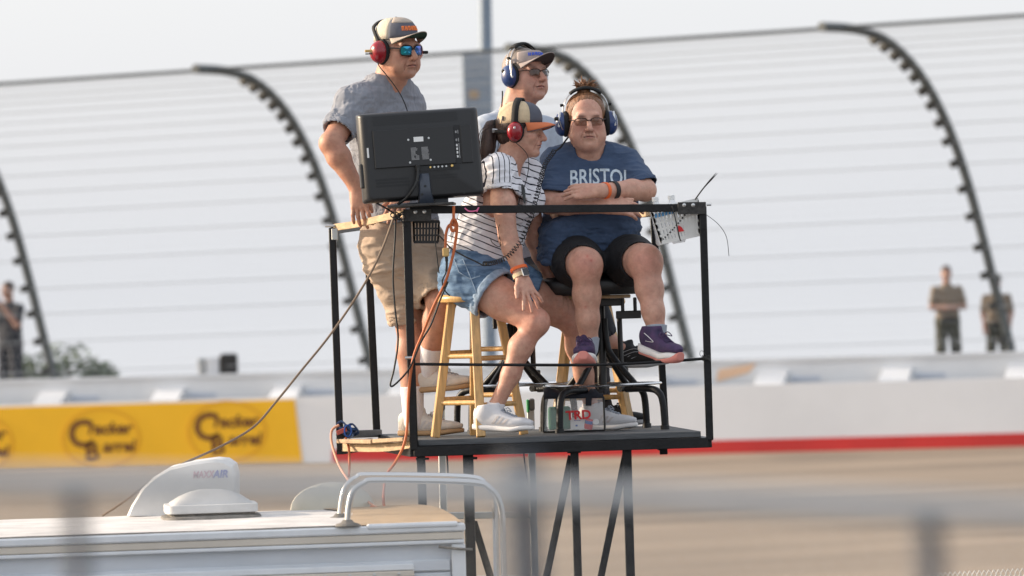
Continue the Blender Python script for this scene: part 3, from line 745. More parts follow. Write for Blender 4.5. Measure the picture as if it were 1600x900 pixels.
for i in range(5):
    mb = MB(); mb.lathe([(0.0042, 0), (0.0042, 0.006)], T(0.055 + 0.033 * i, -0.152, 0.028), en, 8); mb.build('socket', 'bolt' if i else 'gold', lo, smooth=40)
mb = MB(); mb.lathe([(0.006, 0), (0.006, 0.01), (0.004, 0.012)], T(0.235, -0.152, 0.028), en, 8); mb.build('socket', 'gold', lo, smooth=40)
# vent slots
def slots(a0, a1, b0, b1, na, nb, sl_, m='tv_dark', slant=0.0, w=0.0022, cc=0.0245):
    mb = MB(); db = (b1 - b0) / nb
    for j in range(nb):
        for i in range(na):
            a = a0 + (a1 - a0) * (i + 0.5 * (j % 2)) / na; b = b0 + db * (j + 0.5)
            p = T(a - slant / 2, b - db * sl_, cc); q = T(a + slant / 2, b + db * sl_, cc); d = ex * (w / 2)
            mb.add([p - d, p + d, q + d, q - d], [(0, 1, 2, 3)])
    return mb
slots(-0.385, 0.32, 0.345, 0.455, 58, 5, 0.40, slant=-0.008, cc=0.0247).build('vent_grille', 'tv_dark', tv, kind='stuff', fix=False)
slots(-0.40, -0.12, -0.345, -0.24, 26, 3, 0.36, w=0.0045, cc=0.0247).build('vent_grille', 'tv_dark', tv, kind='stuff', fix=False)
slots(0.07, 0.28, -0.29, -0.235, 18, 2, 0.36, w=0.004, cc=0.0247).build('vent_grille', 'tv_dark', tv, kind='stuff', fix=False)
for a, b in ((-0.11, 0.17), (0.06, 0.175), (-0.11, -0.085), (0.062, -0.07)):
    mb = MB(); mb.lathe([(0.005, 0), (0.0045, 0.0015)], T(a, b, 0.034), en, 10); mb.build('mount_screw', 'bolt', tv, smooth=40)
for a, b in ((-0.015, 0.482), (0.465, 0.47), (-0.478, 0.44), (-0.478, -0.06), (0.46, -0.45), (0.32, -0.46), (0.05, -0.46), (-0.478, -0.44)):
    mb = MB(); mb.lathe([(0.005, 0), (0.0045, 0.001)], T(a, b, 0.012 if abs(a) > 0.44 or b > .46 else 0.0245), en, 8); mb.build('screw', 'tv_dark', tv)
tbox(-0.065, 0.142, 0.015, 0.196, 0.0342, 0.0348, 'sticker_white', 'label_sticker')
mb = MB()
for j in range(11):
    b = 0.075 - 0.013 * j
    if j < 7: spans = ((-0.095, -0.095 + 0.035 + 0.03 * random.random()), (-0.008, 0.045 + 0.012 * random.random()))
    else: spans = ((-0.095, -0.075 + 0.02 * random.random()), (-0.058, -0.03), (-0.005, 0.05))
    for a0, a1 in spans:
        p = [T(a0, b - 0.0035, 0.0343), T(a1, b - 0.0035, 0.0343), T(a1, b + 0.003, 0.0343), T(a0, b + 0.003, 0.0343)]; mb.add(p, [(0, 1, 2, 3)])
mb.build('rating_print', 'print_grey', tv, fix=False)
tbox(-0.455, 0.0, -0.44, 0.11, 0.0246, 0.0252, 'sticker_white', 'label_sticker')
tbox(-0.515, -0.33, -0.455, -0.06, -0.012, 0.017, 'tv_plastic', 'side_module', bev=0.004)
# stand
mb = MB(); rows = []
for b, ha in ((-0.22, 0.042), (-0.40, 0.048), (-0.56, 0.068)):
    rows.append([T(-0.005 - ha - 0.02 * (b + 0.2), b, 0.027), T(-0.005 - ha * 0.8, b, 0.040), T(-0.005 + ha * 0.8, b, 0.040), T(-0.005 + ha, b, 0.027)])
mb.grid(rows); mb.build('stand_neck', 'tv_stand', tv, solid=0.006, smooth=50)
for a, b in ((-0.005, -0.36), (-0.035, -0.45)):
    mb = MB(); mb.lathe([(0.0055, 0), (0.005, 0.001)], T(a, b, 0.0435), en, 10); mb.build('screw', 'tv_dark', tv)
zsh = W(640, 323, -0.03).z
mb = MB(); c0 = W(650, 320, 0.02); mb.lathe([(0.13, 0), (0.13, 0.006), (0.10, 0.012), (0.02, 0.016)], (c0.x + 0.005, 0.03, zsh + 0.004), (0, 0, 1), 32, sq=0.6); mb.build('stand_base', 'tv_stand', tv, smooth=40)
# shelf: a black board on the railing corner
mb = MB(); a, b = W(605, 325, -0.13), W(708, 319, -0.13); mb.prism([a, b, b + V3(0.01, 0.32, 0), a + V3(0.0, 0.32, 0)], (0, 0, 1), 0.011)
mb.build('shelf_board', 'worn_black', label='thin black shelf board under the television', cat='shelf', bevel=0.002)
for px, w_, m in ((668, 0.012, 'board_wood'), (676, 0.018, 'rubber_black'), (687, 0.022, 'alu'), (697, 0.016, 'tv_stand')):
    pass
# cable box and small things on the shelf
mb = MB(); mb.box(W(688, 313, 0.05) + V3(0, 0, 0.004), (0.07, 0.06, 0.03)); mb.build('signal_box', 'tv_stand', label='small dark box on the shelf beside the television stand', cat='box', bevel=0.003)

# black plastic basket under the shelf
yk = 0.05
bk = empty('black_basket', Vector((W(668, 380, yk).x, yk, W(668, 380, yk).z)), 'small black slotted basket hanging under the television shelf', 'basket')
def slat_basket(par, c00, c10, c11, c01, dep, m, nx, nz, bar, mname):
    """front face corners bl, br, tr, tl; a box of bars"""
    dv = V3(0, dep, 0)
    def panel(bl, br, tr, tl, nx, nz, nm):
        for i in range(nx + 1):
            t = i / nx; mb = MB(); mb.beam(bl.lerp(br, t), tl.lerp(tr, t), bar, bar * 0.6, (0, 1, 0)); mb.build('slat', m, par)
        for j in range(nz + 1):
            t = j / nz; mb = MB(); mb.beam(bl.lerp(tl, t), br.lerp(tr, t), bar * 0.62, bar * (1.6 if j in (0, nz) else 0.9)); mb.build('band', m, par)
    panel(c00, c10, c11, c01, nx, nz, 'front'); panel(c00 + dv, c10 + dv, c11 + dv, c01 + dv, nx, nz, 'back')
    panel(c00, c00 + dv, c01 + dv, c01, max(2, nx // 2), nz, 'side'); panel(c10, c10 + dv, c11 + dv, c11, max(2, nx // 2), nz, 'side')
    mb = MB(); mb.prism([c00, c10, c10 + dv, c00 + dv], (0, 0, 1), 0.004); mb.build('bottom', m, par)
slat_basket(bk, W(647, 378, yk), W(684, 378, yk), W(686, 346, yk), W(646, 346, yk), 0.12, 'rubber_black', 8, 3, 0.007, 'b')

# ------------------------------------------------------------------ white basket with bottles
yq = 0.03
wk = empty('white_basket', Vector((W(1062, 375, yq).x, yq, W(1062, 375, yq).z)), 'tilted white plastic basket tied to the right end of the railing', 'basket')
q00, q10, q11, q01 = W(1034, 379, yq), W(1093, 366, yq), W(1090, 312, yq), W(1018, 330, yq)
slat_basket(wk, q00, q10, q11, q01, 0.17, 'basket_white', 12, 5, 0.0098, 'w')
mb = MB()
for i in range(6):
    a = q01.lerp(q11, 0.07 + i * 0.075) + V3(0.004, -0.008, -0.024); mb.box(a, (0.009, 0.002, 0.017))
mb.build('blue_marking', 'sky_blue', wk)
mb = MB(); a = q00.lerp(q11, 0.43) + V3(0.0, -0.008, -0.035)
mb.prism([a, a + V3(0.03, 0, 0.004), a + V3(0.018, 0, 0.022), a + V3(0.004, 0, 0.03)], (0, -1, 0), 0.002); mb.build('red_sticker', 'bag_red', wk)
for px, py, h, rb, lab in ((1024, 312, 0.2, 0.03, 'clear plastic bottle at the left end of the white basket'), (1049, 309, 0.2, 0.032, 'clear plastic bottle with white cap in the middle of the white basket')):
    t = W(px, py, 0.11); bt = empty('bottle', t - V3(-0.03, 0, h), lab, 'bottle', 'bottles in the white basket')
    ax = V3(-0.14, 0, 1).normalized(); b0 = t - ax * h
    mb = MB(); mb.lathe([(rb * 0.8, 0), (rb, 0.01), (rb * 0.94, 0.06), (rb, 0.1), (rb * 0.95, h - 0.045), (rb * 0.5, h - 0.02), (0.012, h - 0.01), (0.012, h)], b0, ax, 18); mb.build('body', 'bottle_plastic', bt, smooth=50)
    mb = MB(); mb.lathe([(0.015, h - 0.008), (0.015, h + 0.010), (0.012, h + 0.012)], b0, ax, 14); mb.build('cap', 'sticker_white', bt, smooth=40)
ztie = W(1090, 322, -0.03)
mb = MB(); mb.tube(smooth_path([W(1050, 322, -0.03), W(1056, 345, -0.03), W(1062, 372, -0.02), W(1064, 376, 0.02)], 5), 0.0028, 5); mb.build('cable_tie', 'rubber_black', label='black cable tie down the front of the white basket', cat='cable tie')
mb = MB(); pts = smooth_path([W(1036, 374, -0.0), W(1050, 360, -0.0), W(1062, 346, -0.0), W(1075, 330, 0.0)], 8)
for i in range(0, len(pts) - 1, 2): mb.tube([pts[i], pts[i + 1]], 0.0042, 6)
mb.build('twisted_tie', 'rubber_black', label='black twisted tie running slantwise across the white basket', cat='tie')
mb = MB()
for q in ((1117, 273), (1119, 270), (1121, 271)): mb.tube(smooth_path([W(1086, 312, 0.02), W(1100, 293, 0.02), W(*q, 0.02)], 4), [0.003] * 7 + [0.0015, 0.001], 5)
mb.build('cable_tie_tails', 'rubber_black', label='bundle of black cable tie tails sticking up at the railing corner', cat='cable tie')
mb = MB(); mb.tube(smooth_path([W(1103, 335, 0), W(1122, 350, 0), W(1135, 370, 0), W(1139, 400, 0)], 6), 0.0013, 4); mb.build('thin_wire', 'rubber_black', label='thin loose wire curling off the right railing corner', cat='wire')

# ------------------------------------------------------------------ recreational vehicle
ZR = 3.475
rn = W(724, 818, -2.6); rn = Vector((rn.x, -2.6, 0))
rang = rad(5.2); rx_ = V3(-math.cos(rang), -math.sin(rang), 0); ry_ = V3(-math.sin(rang), math.cos(rang), 0)
def RVp(a, b, z): return rn + rx_ * a + ry_ * b + V3(0, 0, z)        # a metres forward (left), b metres across, z up
RL, RW = 7.4, 2.15
rv = empty('motorhome', RVp(RL / 2, RW / 2, 0), 'white ribbed motorhome, its roof showing at the lower left', 'motorhome')
def rbox(mb, a0, a1, b0, b1, z0, z1):
    v = [RVp(a0, b0, z0), RVp(a1, b0, z0), RVp(a1, b1, z0), RVp(a0, b1, z0), RVp(a0, b0, z1), RVp(a1, b0, z1), RVp(a1, b1, z1), RVp(a0, b1, z1)]
    mb.add(v, [(0,3,2,1),(4,5,6,7),(0,1,5,4),(1,2,6,5),(2,3,7,6),(3,0,4,7)])
mb = MB(); rbox(mb, 0.02, RL, 0.02, RW, 0.55, ZR - 0.045); mb.build('shell', 'rv_white', rv)
# ribbed siding: each pressed strip proud of the shell
z = ZR - 0.135
while z > 0.9:
    h = 0.052
    mb = MB(); rbox(mb, 0.055, RL, 0.001, 0.02, z - h + 0.007, z); mb.build('siding_strip', 'rv_white', rv, bevel=0.004); z -= h
mb = MB(); rows = []
for i in range(13):
    t = i / 12; zz = ZR + 0.02 * (1 - (2 * t - 1) ** 2)
    rows.append([RVp(a, RW * t * 1.0 - 0.01 + 0.02 * t, zz + 0.0015 * math.sin(a * 9 + t * 5)) for a in np.linspace(0.0, RL, 40)])
mb.grid(rows); mb.build('roof', 'rv_roof', rv, smooth=60)
mb = MB(); mb.grid([[RVp((0.004 + 0.05 * (b_ / RW) ** 3) + (0.40 + 0.03 * math.sin(b_ * 5) - 0.004) * a_ / 10, b_, ZR + 0.006 + 0.02 * (1 - (2 * b_ / RW - 1) ** 2)) for a_ in range(11)] for b_ in np.linspace(0.04, RW - 0.02, 18)]); mb.build('roof_patch', 'rv_tan', rv, smooth=60)
mb = MB(); rbox(mb, -0.006, RL, -0.016, 0.02, ZR - 0.028, ZR + 0.004); mb.build('roof_edge', 'rv_trim', rv, bevel=0.006)
mb = MB(); mb.tube([RVp(a_, 0.012 + 0.006 * math.sin(a_ * 7) + 0.004 * math.sin(a_ * 23), ZR + 0.005) for a_ in np.linspace(0.4, RL, 120)], [0.004 + 0.003 * abs(math.sin(a_ * 3.1)) for a_ in np.linspace(0.4, RL, 120)], 6); mb.build('sealant_bead', 'putty', rv, smooth=60)
mb = MB(); rbox(mb, 0.0, RL, -0.010, 0.02, ZR - 0.058, ZR - 0.030); mb.build('drip_rail', 'rv_cream', rv, bevel=0.004)
mb = MB(); rbox(mb, 0.0, RL, -0.018, 0.02, ZR - 0.074, ZR - 0.060); mb.build('drip_lip', 'rv_trim', rv, bevel=0.003)
mb = MB(); rbox(mb, 0.02, 0.38, -0.022, 0.02, ZR - 0.012, ZR + 0.012); mb.build('edge_seal', 'rv_trim', rv, bevel=0.008)
mb = MB(); rbox(mb, -0.004, 0.05, -0.012, 0.02, 0.6, ZR - 0.076); mb.build('corner_trim', 'rv_trim', rv, bevel=0.004)
mb = MB(); rbox(mb, -0.003, 0.018, 0.021, RW, 0.6, ZR - 0.02); mb.build('rear_wall', 'rv_trim', rv)
mb = MB(); mb.tube(smooth_path([RVp(0.10, -0.014, ZR - 0.085), RVp(0.03, -0.03, ZR - 0.095), RVp(-0.03, -0.03, ZR - 0.10)], 4), 0.006, 6); mb.build('gutter_spout', 'putty', rv)
mb = MB(); rbox(mb, 0.20, RL, -0.016, 0.012, ZR - 0.172, ZR - 0.148); mb.build('awning_rail', 'rv_trim', rv, bevel=0.003)
aw = None
mb = MB(); rbox(mb, 0.20, RL, -0.024, 0.012, ZR - 0.196, ZR - 0.174); aw = mb.build('awning_rail', 'rv_cream', rv, bevel=0.003)
for i in range(22):
    a = 0.26 + 0.096 * i; mb = MB(); mb.lathe([(0.007, 0), (0.006, 0.002), (0.002, 0.003)], RVp(a, -0.024, ZR - 0.185), -ry_, 8); mb.build('screw', 'bolt', aw, smooth=40)
mb = MB(); mb.tube([RVp(0.30, -0.06, ZR - 0.245), RVp(RL, -0.06, ZR - 0.245)], 0.045, 16); mb.build('awning_roll', 'rv_white', rv, smooth=40)
mb = MB(); mb.lathe([(0.016, 0), (0.016, 0.01), (0.01, 0.016)], RVp(0.09, 0.01, ZR - 0.225), -ry_, 12); mb.build('marker_light', 'vent_white', rv, smooth=40)
for a in (1.3, 5.9):
    for b in (0.25, RW - 0.25):
        mb = MB(); mb.lathe([(0.2, -0.1), (0.36, -0.1), (0.38, -0.06), (0.38, 0.06), (0.36, 0.1), (0.2, 0.1)], RVp(a, b, 0.38), ry_, 24); wh = mb.build('wheel', 'rubber_black', rv, smooth=40)
mb = MB(); rbox(mb, 0.1, RL - 0.2, 0.1, RW - 0.1, 0.38, 0.56); mb.build('chassis', 'black_paint', rv)
# rear ladder hoops
for base, top in (([(543, 819), (545, 792), (552, 768), (570, 754), (592, 750)], [(735, 753), (765, 763), (779, 782), (785, 815), (788, 900)]),
                  ([(531, 809), (534, 783), (541, 760), (558, 746), (580, 742)], [(728, 745), (757, 755), (770, 773), (774, 805), (776, 900)])):
    y = G(base[0][0], base[0][1], ZR + 0.015).y
    pts = smooth_path([W(px, py, y) for px, py in base + top], 5); e = pts[-1].copy(); e.z = 0.9; pts.append(e)
    mb = MB(); mb.tube(pts, 0.0125, 12); hp = mb.build('grab_rail', 'chrome', rv, smooth=50)
    b0 = W(*base[0], y); mb = MB(); mb.lathe([(0.05, -0.004), (0.045, 0.004), (0.026, 0.01), (0.018, 0.02)], (b0.x, b0.y, ZR + 0.012), (0, 0, 1), 14, sq=0.8); mb.build('base_putty', 'putty', hp, smooth=50)
# low vent
vent = empty('roof_vent', G(330, 806, ZR + 0.02), 'low white domed roof vent in dark putty on the motorhome', 'vent')
vy = G(330, 808, ZR + 0.02).y
def rectring(cx_, cy_, hx, hy, z, e=0.22, n=40):
    out = []
    for i in range(n):
        t = 2 * math.pi * i / n; c, s = math.cos(t), math.sin(t)
        out.append(V3(cx_, cy_, z) + rx_ * (-(hx) * math.copysign(abs(c) ** e, c)) + ry_ * (hy * math.copysign(abs(s) ** e, s)))
    return out
vx = W(329, 806, vy).x; sc_v = (vy + 26) / F_PX
hx = 71 * sc_v
mb = MB(); mb.grid([rectring(vx, vy + 0.02, hx * 1.12, 0.25, ZR + 0.004, 0.45), rectring(vx, vy + 0.02, hx * 1.08, 0.235, ZR + 0.028, 0.4), rectring(vx, vy + 0.02, hx * 0.9, 0.19, ZR + 0.034, 0.3)], closed=True)
mb.f.append(tuple(range(len(mb.v) - 40, len(mb.v)))); mb.build('putty_bed', 'putty', vent, smooth=50)
zv = ZR + 0.034
mb = MB(); mb.grid([rectring(vx, vy + 0.02, hx * 0.93, 0.185, zv - 0.004, 0.2), rectring(vx, vy + 0.02, hx * 0.93, 0.185, zv + 0.014, 0.2)], closed=True); mb.build('flange', 'putty', vent, smooth=40)
mb = MB(); R4 = [(1.0, 0.20, 0.008), (1.01, 0.202, 0.010), (1.01, 0.202, 0.038), (1.0, 0.20, 0.041), (0.90, 0.18, 0.043), (0.88, 0.176, 0.048), (0.68, 0.135, 0.072), (0.45, 0.09, 0.090), (0.2, 0.04, 0.099), (0.02, 0.004, 0.100)]
mb.grid([rectring(vx, vy + 0.02, hx * a, b, zv + c, 0.2 + 0.12 * (c > 0.06)) for a, b, c in R4], closed=True); mb.build('lid', 'vent_white', vent, smooth=35)
# tall vent cover with red and blue lettering
cy_ = vy + 0.55; sc2 = (cy_ + 26) / F_PX
cov = empty('vent_cover', Vector((W(290, 800, cy_).x, cy_, ZR + 0.02)), 'tall white sloping vent hood with red and blue lettering on the motorhome roof', 'vent cover')
prof = [(198, 806), (205, 790), (221, 764), (240, 745), (263, 731), (300, 722), (335, 717.5), (352, 719), (364, 727), (368, 742), (368, 806)]
rows = []
pf = [W(px, py, cy_ - 0.2) for px, py in prof]
for t, k in ((0.0, 0.0), (0.012, 0.985), (0.04, 1.0), (0.36, 1.0), (0.39, 0.985), (0.40, 0.0)):
    ctr = V3(sum(p.x for p in pf) / len(pf), 0, ZR)
    rows.append([V3(ctr.x + (p.x - ctr.x) * (0.965 + 0.035 * min(1, k * 1.0) if k else 0.96), p.y + t, ctr.z + (p.z - ctr.z) * (0.96 + 0.04 * k if k else 0.95)) for p in pf])
mb = MB(); mb.grid(rows); n_ = len(pf); mb.f.append(tuple(range(n_))); mb.f.append(tuple(range(len(mb.v) - n_, len(mb.v)))); hood = mb.build('hood', 'vent_white', cov, smooth=30)
Rv = Rcols(V3(1, 0, 0.015).normalized(), V3(-0.015, 0, 1).normalized(), V3(0, -1, 0))
yy = cy_ - 0.2 - 0.0045
mb = text_mb('MAXX', 0.040, Rv, W(301, 742.5, yy), 0.0006, align='LEFT', sx=0.76, shear=0.2, bold=0.0008); mb.build('lettering', 'text_red', hood)
mb = text_mb('AIR', 0.042, Rv, W(332.5, 741.5, yy), 0.0006, align='LEFT', sx=0.95, shear=0.25, bold=0.0018); mb.build('lettering', 'text_blue', hood)
# satellite dome
dy_ = -0.85; dc = W(520, 802, dy_)
mb = MB(); rx0 = 66 * (dy_ + 26) / F_PX; hz = 42 * (dy_ + 26) / F_PX
mb.lathe([(rx0, 0)] + [(rx0 * math.cos(t), hz * math.sin(t)) for t in np.linspace(0.05, 1.5, 12)], (dc.x, dy_, ZR + 0.012), (0, 0, 1), 32); mb.build('satellite_dome', 'dome_cream', label='round cream satellite dome on the motorhome roof behind the grab rails', cat='dome', smooth=50)

# ------------------------------------------------------------------ loose cables
def cable(name, pts, r, m, label, cat, n=8, k=8):
    mb = MB(); mb.tube(smooth_path([W(*p) for p in pts], k), r, n); return mb.build(name, m, label=label, cat=cat, smooth=60)
cable('power_cable', [(618, 330, -0.06), (611, 352, -0.06), (596, 392, -0.1), (575, 434, -0.15), (545, 482, -0.22), (510, 531, -0.3), (470, 580, -0.4), (432, 627, -0.5), (395, 668, -0.6), (340, 700, -0.75), (285, 725, -0.95), (235, 752, -1.1), (198, 781, -1.15), (160, 806, -1.15)], 0.0052, 'cord_tan', 'long tan and black cable sweeping down from the platform to the motorhome roof', 'cable')
cable('power_cable', [(618, 340, -0.05), (617, 375, -0.05), (614, 430, -0.05), (617, 480, -0.05), (622, 530, -0.05), (616, 575, -0.05), (610, 601, -0.05), (618, 600, -0.05), (640, 575, -0.06), (657, 536, -0.07), (672, 510, -0.07), (680, 490, -0.06), (688, 468, -0.06), (700, 440, -0.05)], 0.0042, 'rubber_black', 'black cable hanging in a long loop beside the corner post', 'cable')
cable('extension_cord', [(709, 322, -0.06), (709, 345, -0.06), (712, 356, -0.06), (707, 361, -0.06), (704, 352, -0.065), (709, 342, -0.07), (714, 352, -0.06), (712, 375, -0.05), (707, 402, -0.05), (696, 440, -0.05), (676, 482, -0.05), (660, 522, -0.05), (648, 552, -0.055), (642, 580, -0.055), (638, 620, -0.055), (636, 670, -0.055), (630, 698, -0.06), (618, 722, -0.1), (604, 742, -0.3), (600, 765, -0.6), (600, 790, -0.9), (608, 800, -1.0), (596, 795, -1.05), (578, 793, -1.05)], 0.0062, 'cord_orange', 'orange extension cord looped over the railing and running down to the roof', 'cord')
cable('extension_cord', [(712, 352, -0.06), (702, 352, -0.055), (697, 365, -0.05), (696, 384, -0.05), (696, 388, -0.05)], 0.0062, 'cord_orange', 'short orange cord end with a plug hanging by the striped shirt', 'cord')
mb = MB(); mb.box(W(696.5, 394, -0.05), (0.028, 0.028, 0.038)); mb.build('cord_plug', 'brass_plug', label='tan plug on the end of the short orange cord', cat='plug', bevel=0.005, segs=2)
cable('adapter_cord', [(697, 399, -0.05), (698, 409, -0.05), (697, 425, -0.05), (691, 440, -0.05), (696, 455, -0.055), (703, 462, -0.055)], [0.007] * 8 + [0.005] * 8 + [0.003] * 25, 'rubber_black', 'black adapter cord dangling from the tan plug', 'cord')
cable('extension_cord', [(530, 664, 0.45), (519, 672, 0.45), (518, 690, 0.42), (526, 718, 0.3), (536, 738, 0.1), (556, 765, -0.4), (580, 788, -1.0), (598, 797, -1.05)], 0.0056, 'cord_pale', 'faded pink cord bowing out below the blue strap to the roof', 'cord')
cable('extension_cord', [(540, 684, 0.44), (545, 700, 0.40), (546, 725, 0.3), (545, 744, 0.05)], 0.0056, 'cord_orange', 'short orange cord dropping from the blue strap', 'cord')
cable('television_cable', [(653, 262, -0.09), (652, 280, -0.10), (645, 296, -0.11), (634, 310, -0.10), (622, 319, -0.08)], 0.0068, 'rubber_black', 'thick black cable curving down the back of the television', 'cable')
mb = MB(); mb.box(W(653, 262, -0.075), (0.02, 0.03, 0.03)); mb.build('cable_plug', 'rubber_black', label='black plug in the back of the television', cat='plug', bevel=0.004)
cable('television_cable', [(585, 314, -0.06), (590, 318, -0.06), (604, 326, -0.06), (616, 334, -0.05)], 0.004, 'rubber_black', 'short black cable from the lower corner of the television', 'cable')
cable('thin_wire', [(680, 378, 0.0), (682, 395, 0.0), (685, 420, 0.0), (686, 427, 0.0)], 0.0028, 'rubber_black', 'thin black wire hanging from the black basket', 'wire')
cable('thin_wire', [(684, 366, 0.0), (692, 374, 0.0), (705, 388, 0.0), (725, 400, -0.02), (742, 408, -0.02), (755, 415, -0.02)], 0.0034, 'rubber_black', 'black wire running from the basket to the coiled cord over the denim shorts', 'wire')
cable('under_cable', [(697, 700, 0.3), (699, 720, 0.3), (700, 745, 0.3)], 0.004, 'rubber_black', 'short black cable hanging below the deck by the left legs', 'cable')
cable('under_cable', [(818, 698, 0.3), (819, 715, 0.3), (822, 738, 0.3), (825, 760, 0.3)], 0.003, 'rubber_black', 'thin black cable hanging below the deck by the right ladder rail', 'cable')
mb = MB()
for i in range(4):
    p = W(617 + i * 3, 336 + 3 * (i % 2), -0.05); mb.tube([p + V3(0.02 * math.cos(t), 0.012 * math.sin(t), 0.012 * math.sin(t + i)) for t in [j * 2 * math.pi / 12 for j in range(12)]], 0.003, 5, closed=True)
mb.tube(smooth_path([W(610, 330, -0.06), W(622, 338, -0.06), W(628, 345, -0.06), W(632, 352, -0.05)], 4), 0.004, 6)
mb.build('wire_bundle', 'rubber_black', label='tangle of black wires tied at the corner post under the television', cat='wires')
mb = MB(); mb.tube(smooth_path([W(726, 325, -0.026), W(733, 330, -0.026), W(744, 329, -0.026), W(748, 324, -0.026), W(745, 331, -0.026)], 5), 0.003, 5); mb.build('pink_tie', 'pink', label='pink twist of ribbon on the front railing beside the television', cat='ribbon')
# blue strap with carabiner at the wing corner
st_ = empty('blue_strap', W(535, 672, 0.47), 'dark blue strap bundle with a blue carabiner at the left platform corner', 'strap')
mb = MB()
for i in range(5):
    a = W(528 + 4 * i, 664 + 4 * (i % 3), 0.46); mb.tube(smooth_path([a, a + V3(0.02, -0.02, 0.015 * (-1) ** i), a + V3(0.045, -0.01, -0.02), a + V3(0.02, 0.02, -0.03)], 4, True), 0.008, 6, closed=True, flat=0.5)
mb.build('webbing', 'blue_strap', st_, smooth=50)
mb = MB(); a = W(533, 674, 0.435); mb.beam(a + V3(-0.02, 0, -0.008), a + V3(0.025, 0, 0.010), 0.008, 0.02); mb.build('red_band', 'strap_red', st_, bevel=0.002)
mb = MB(); mb.tube(smooth_path([W(539, 668, 0.43), W(546, 664, 0.43), W(549, 675, 0.43), W(545, 682, 0.43), W(539, 679, 0.43)], 5, True), 0.0035, 6, closed=True); mb.build('carabiner', 'carabiner_blue', st_, smooth=50)
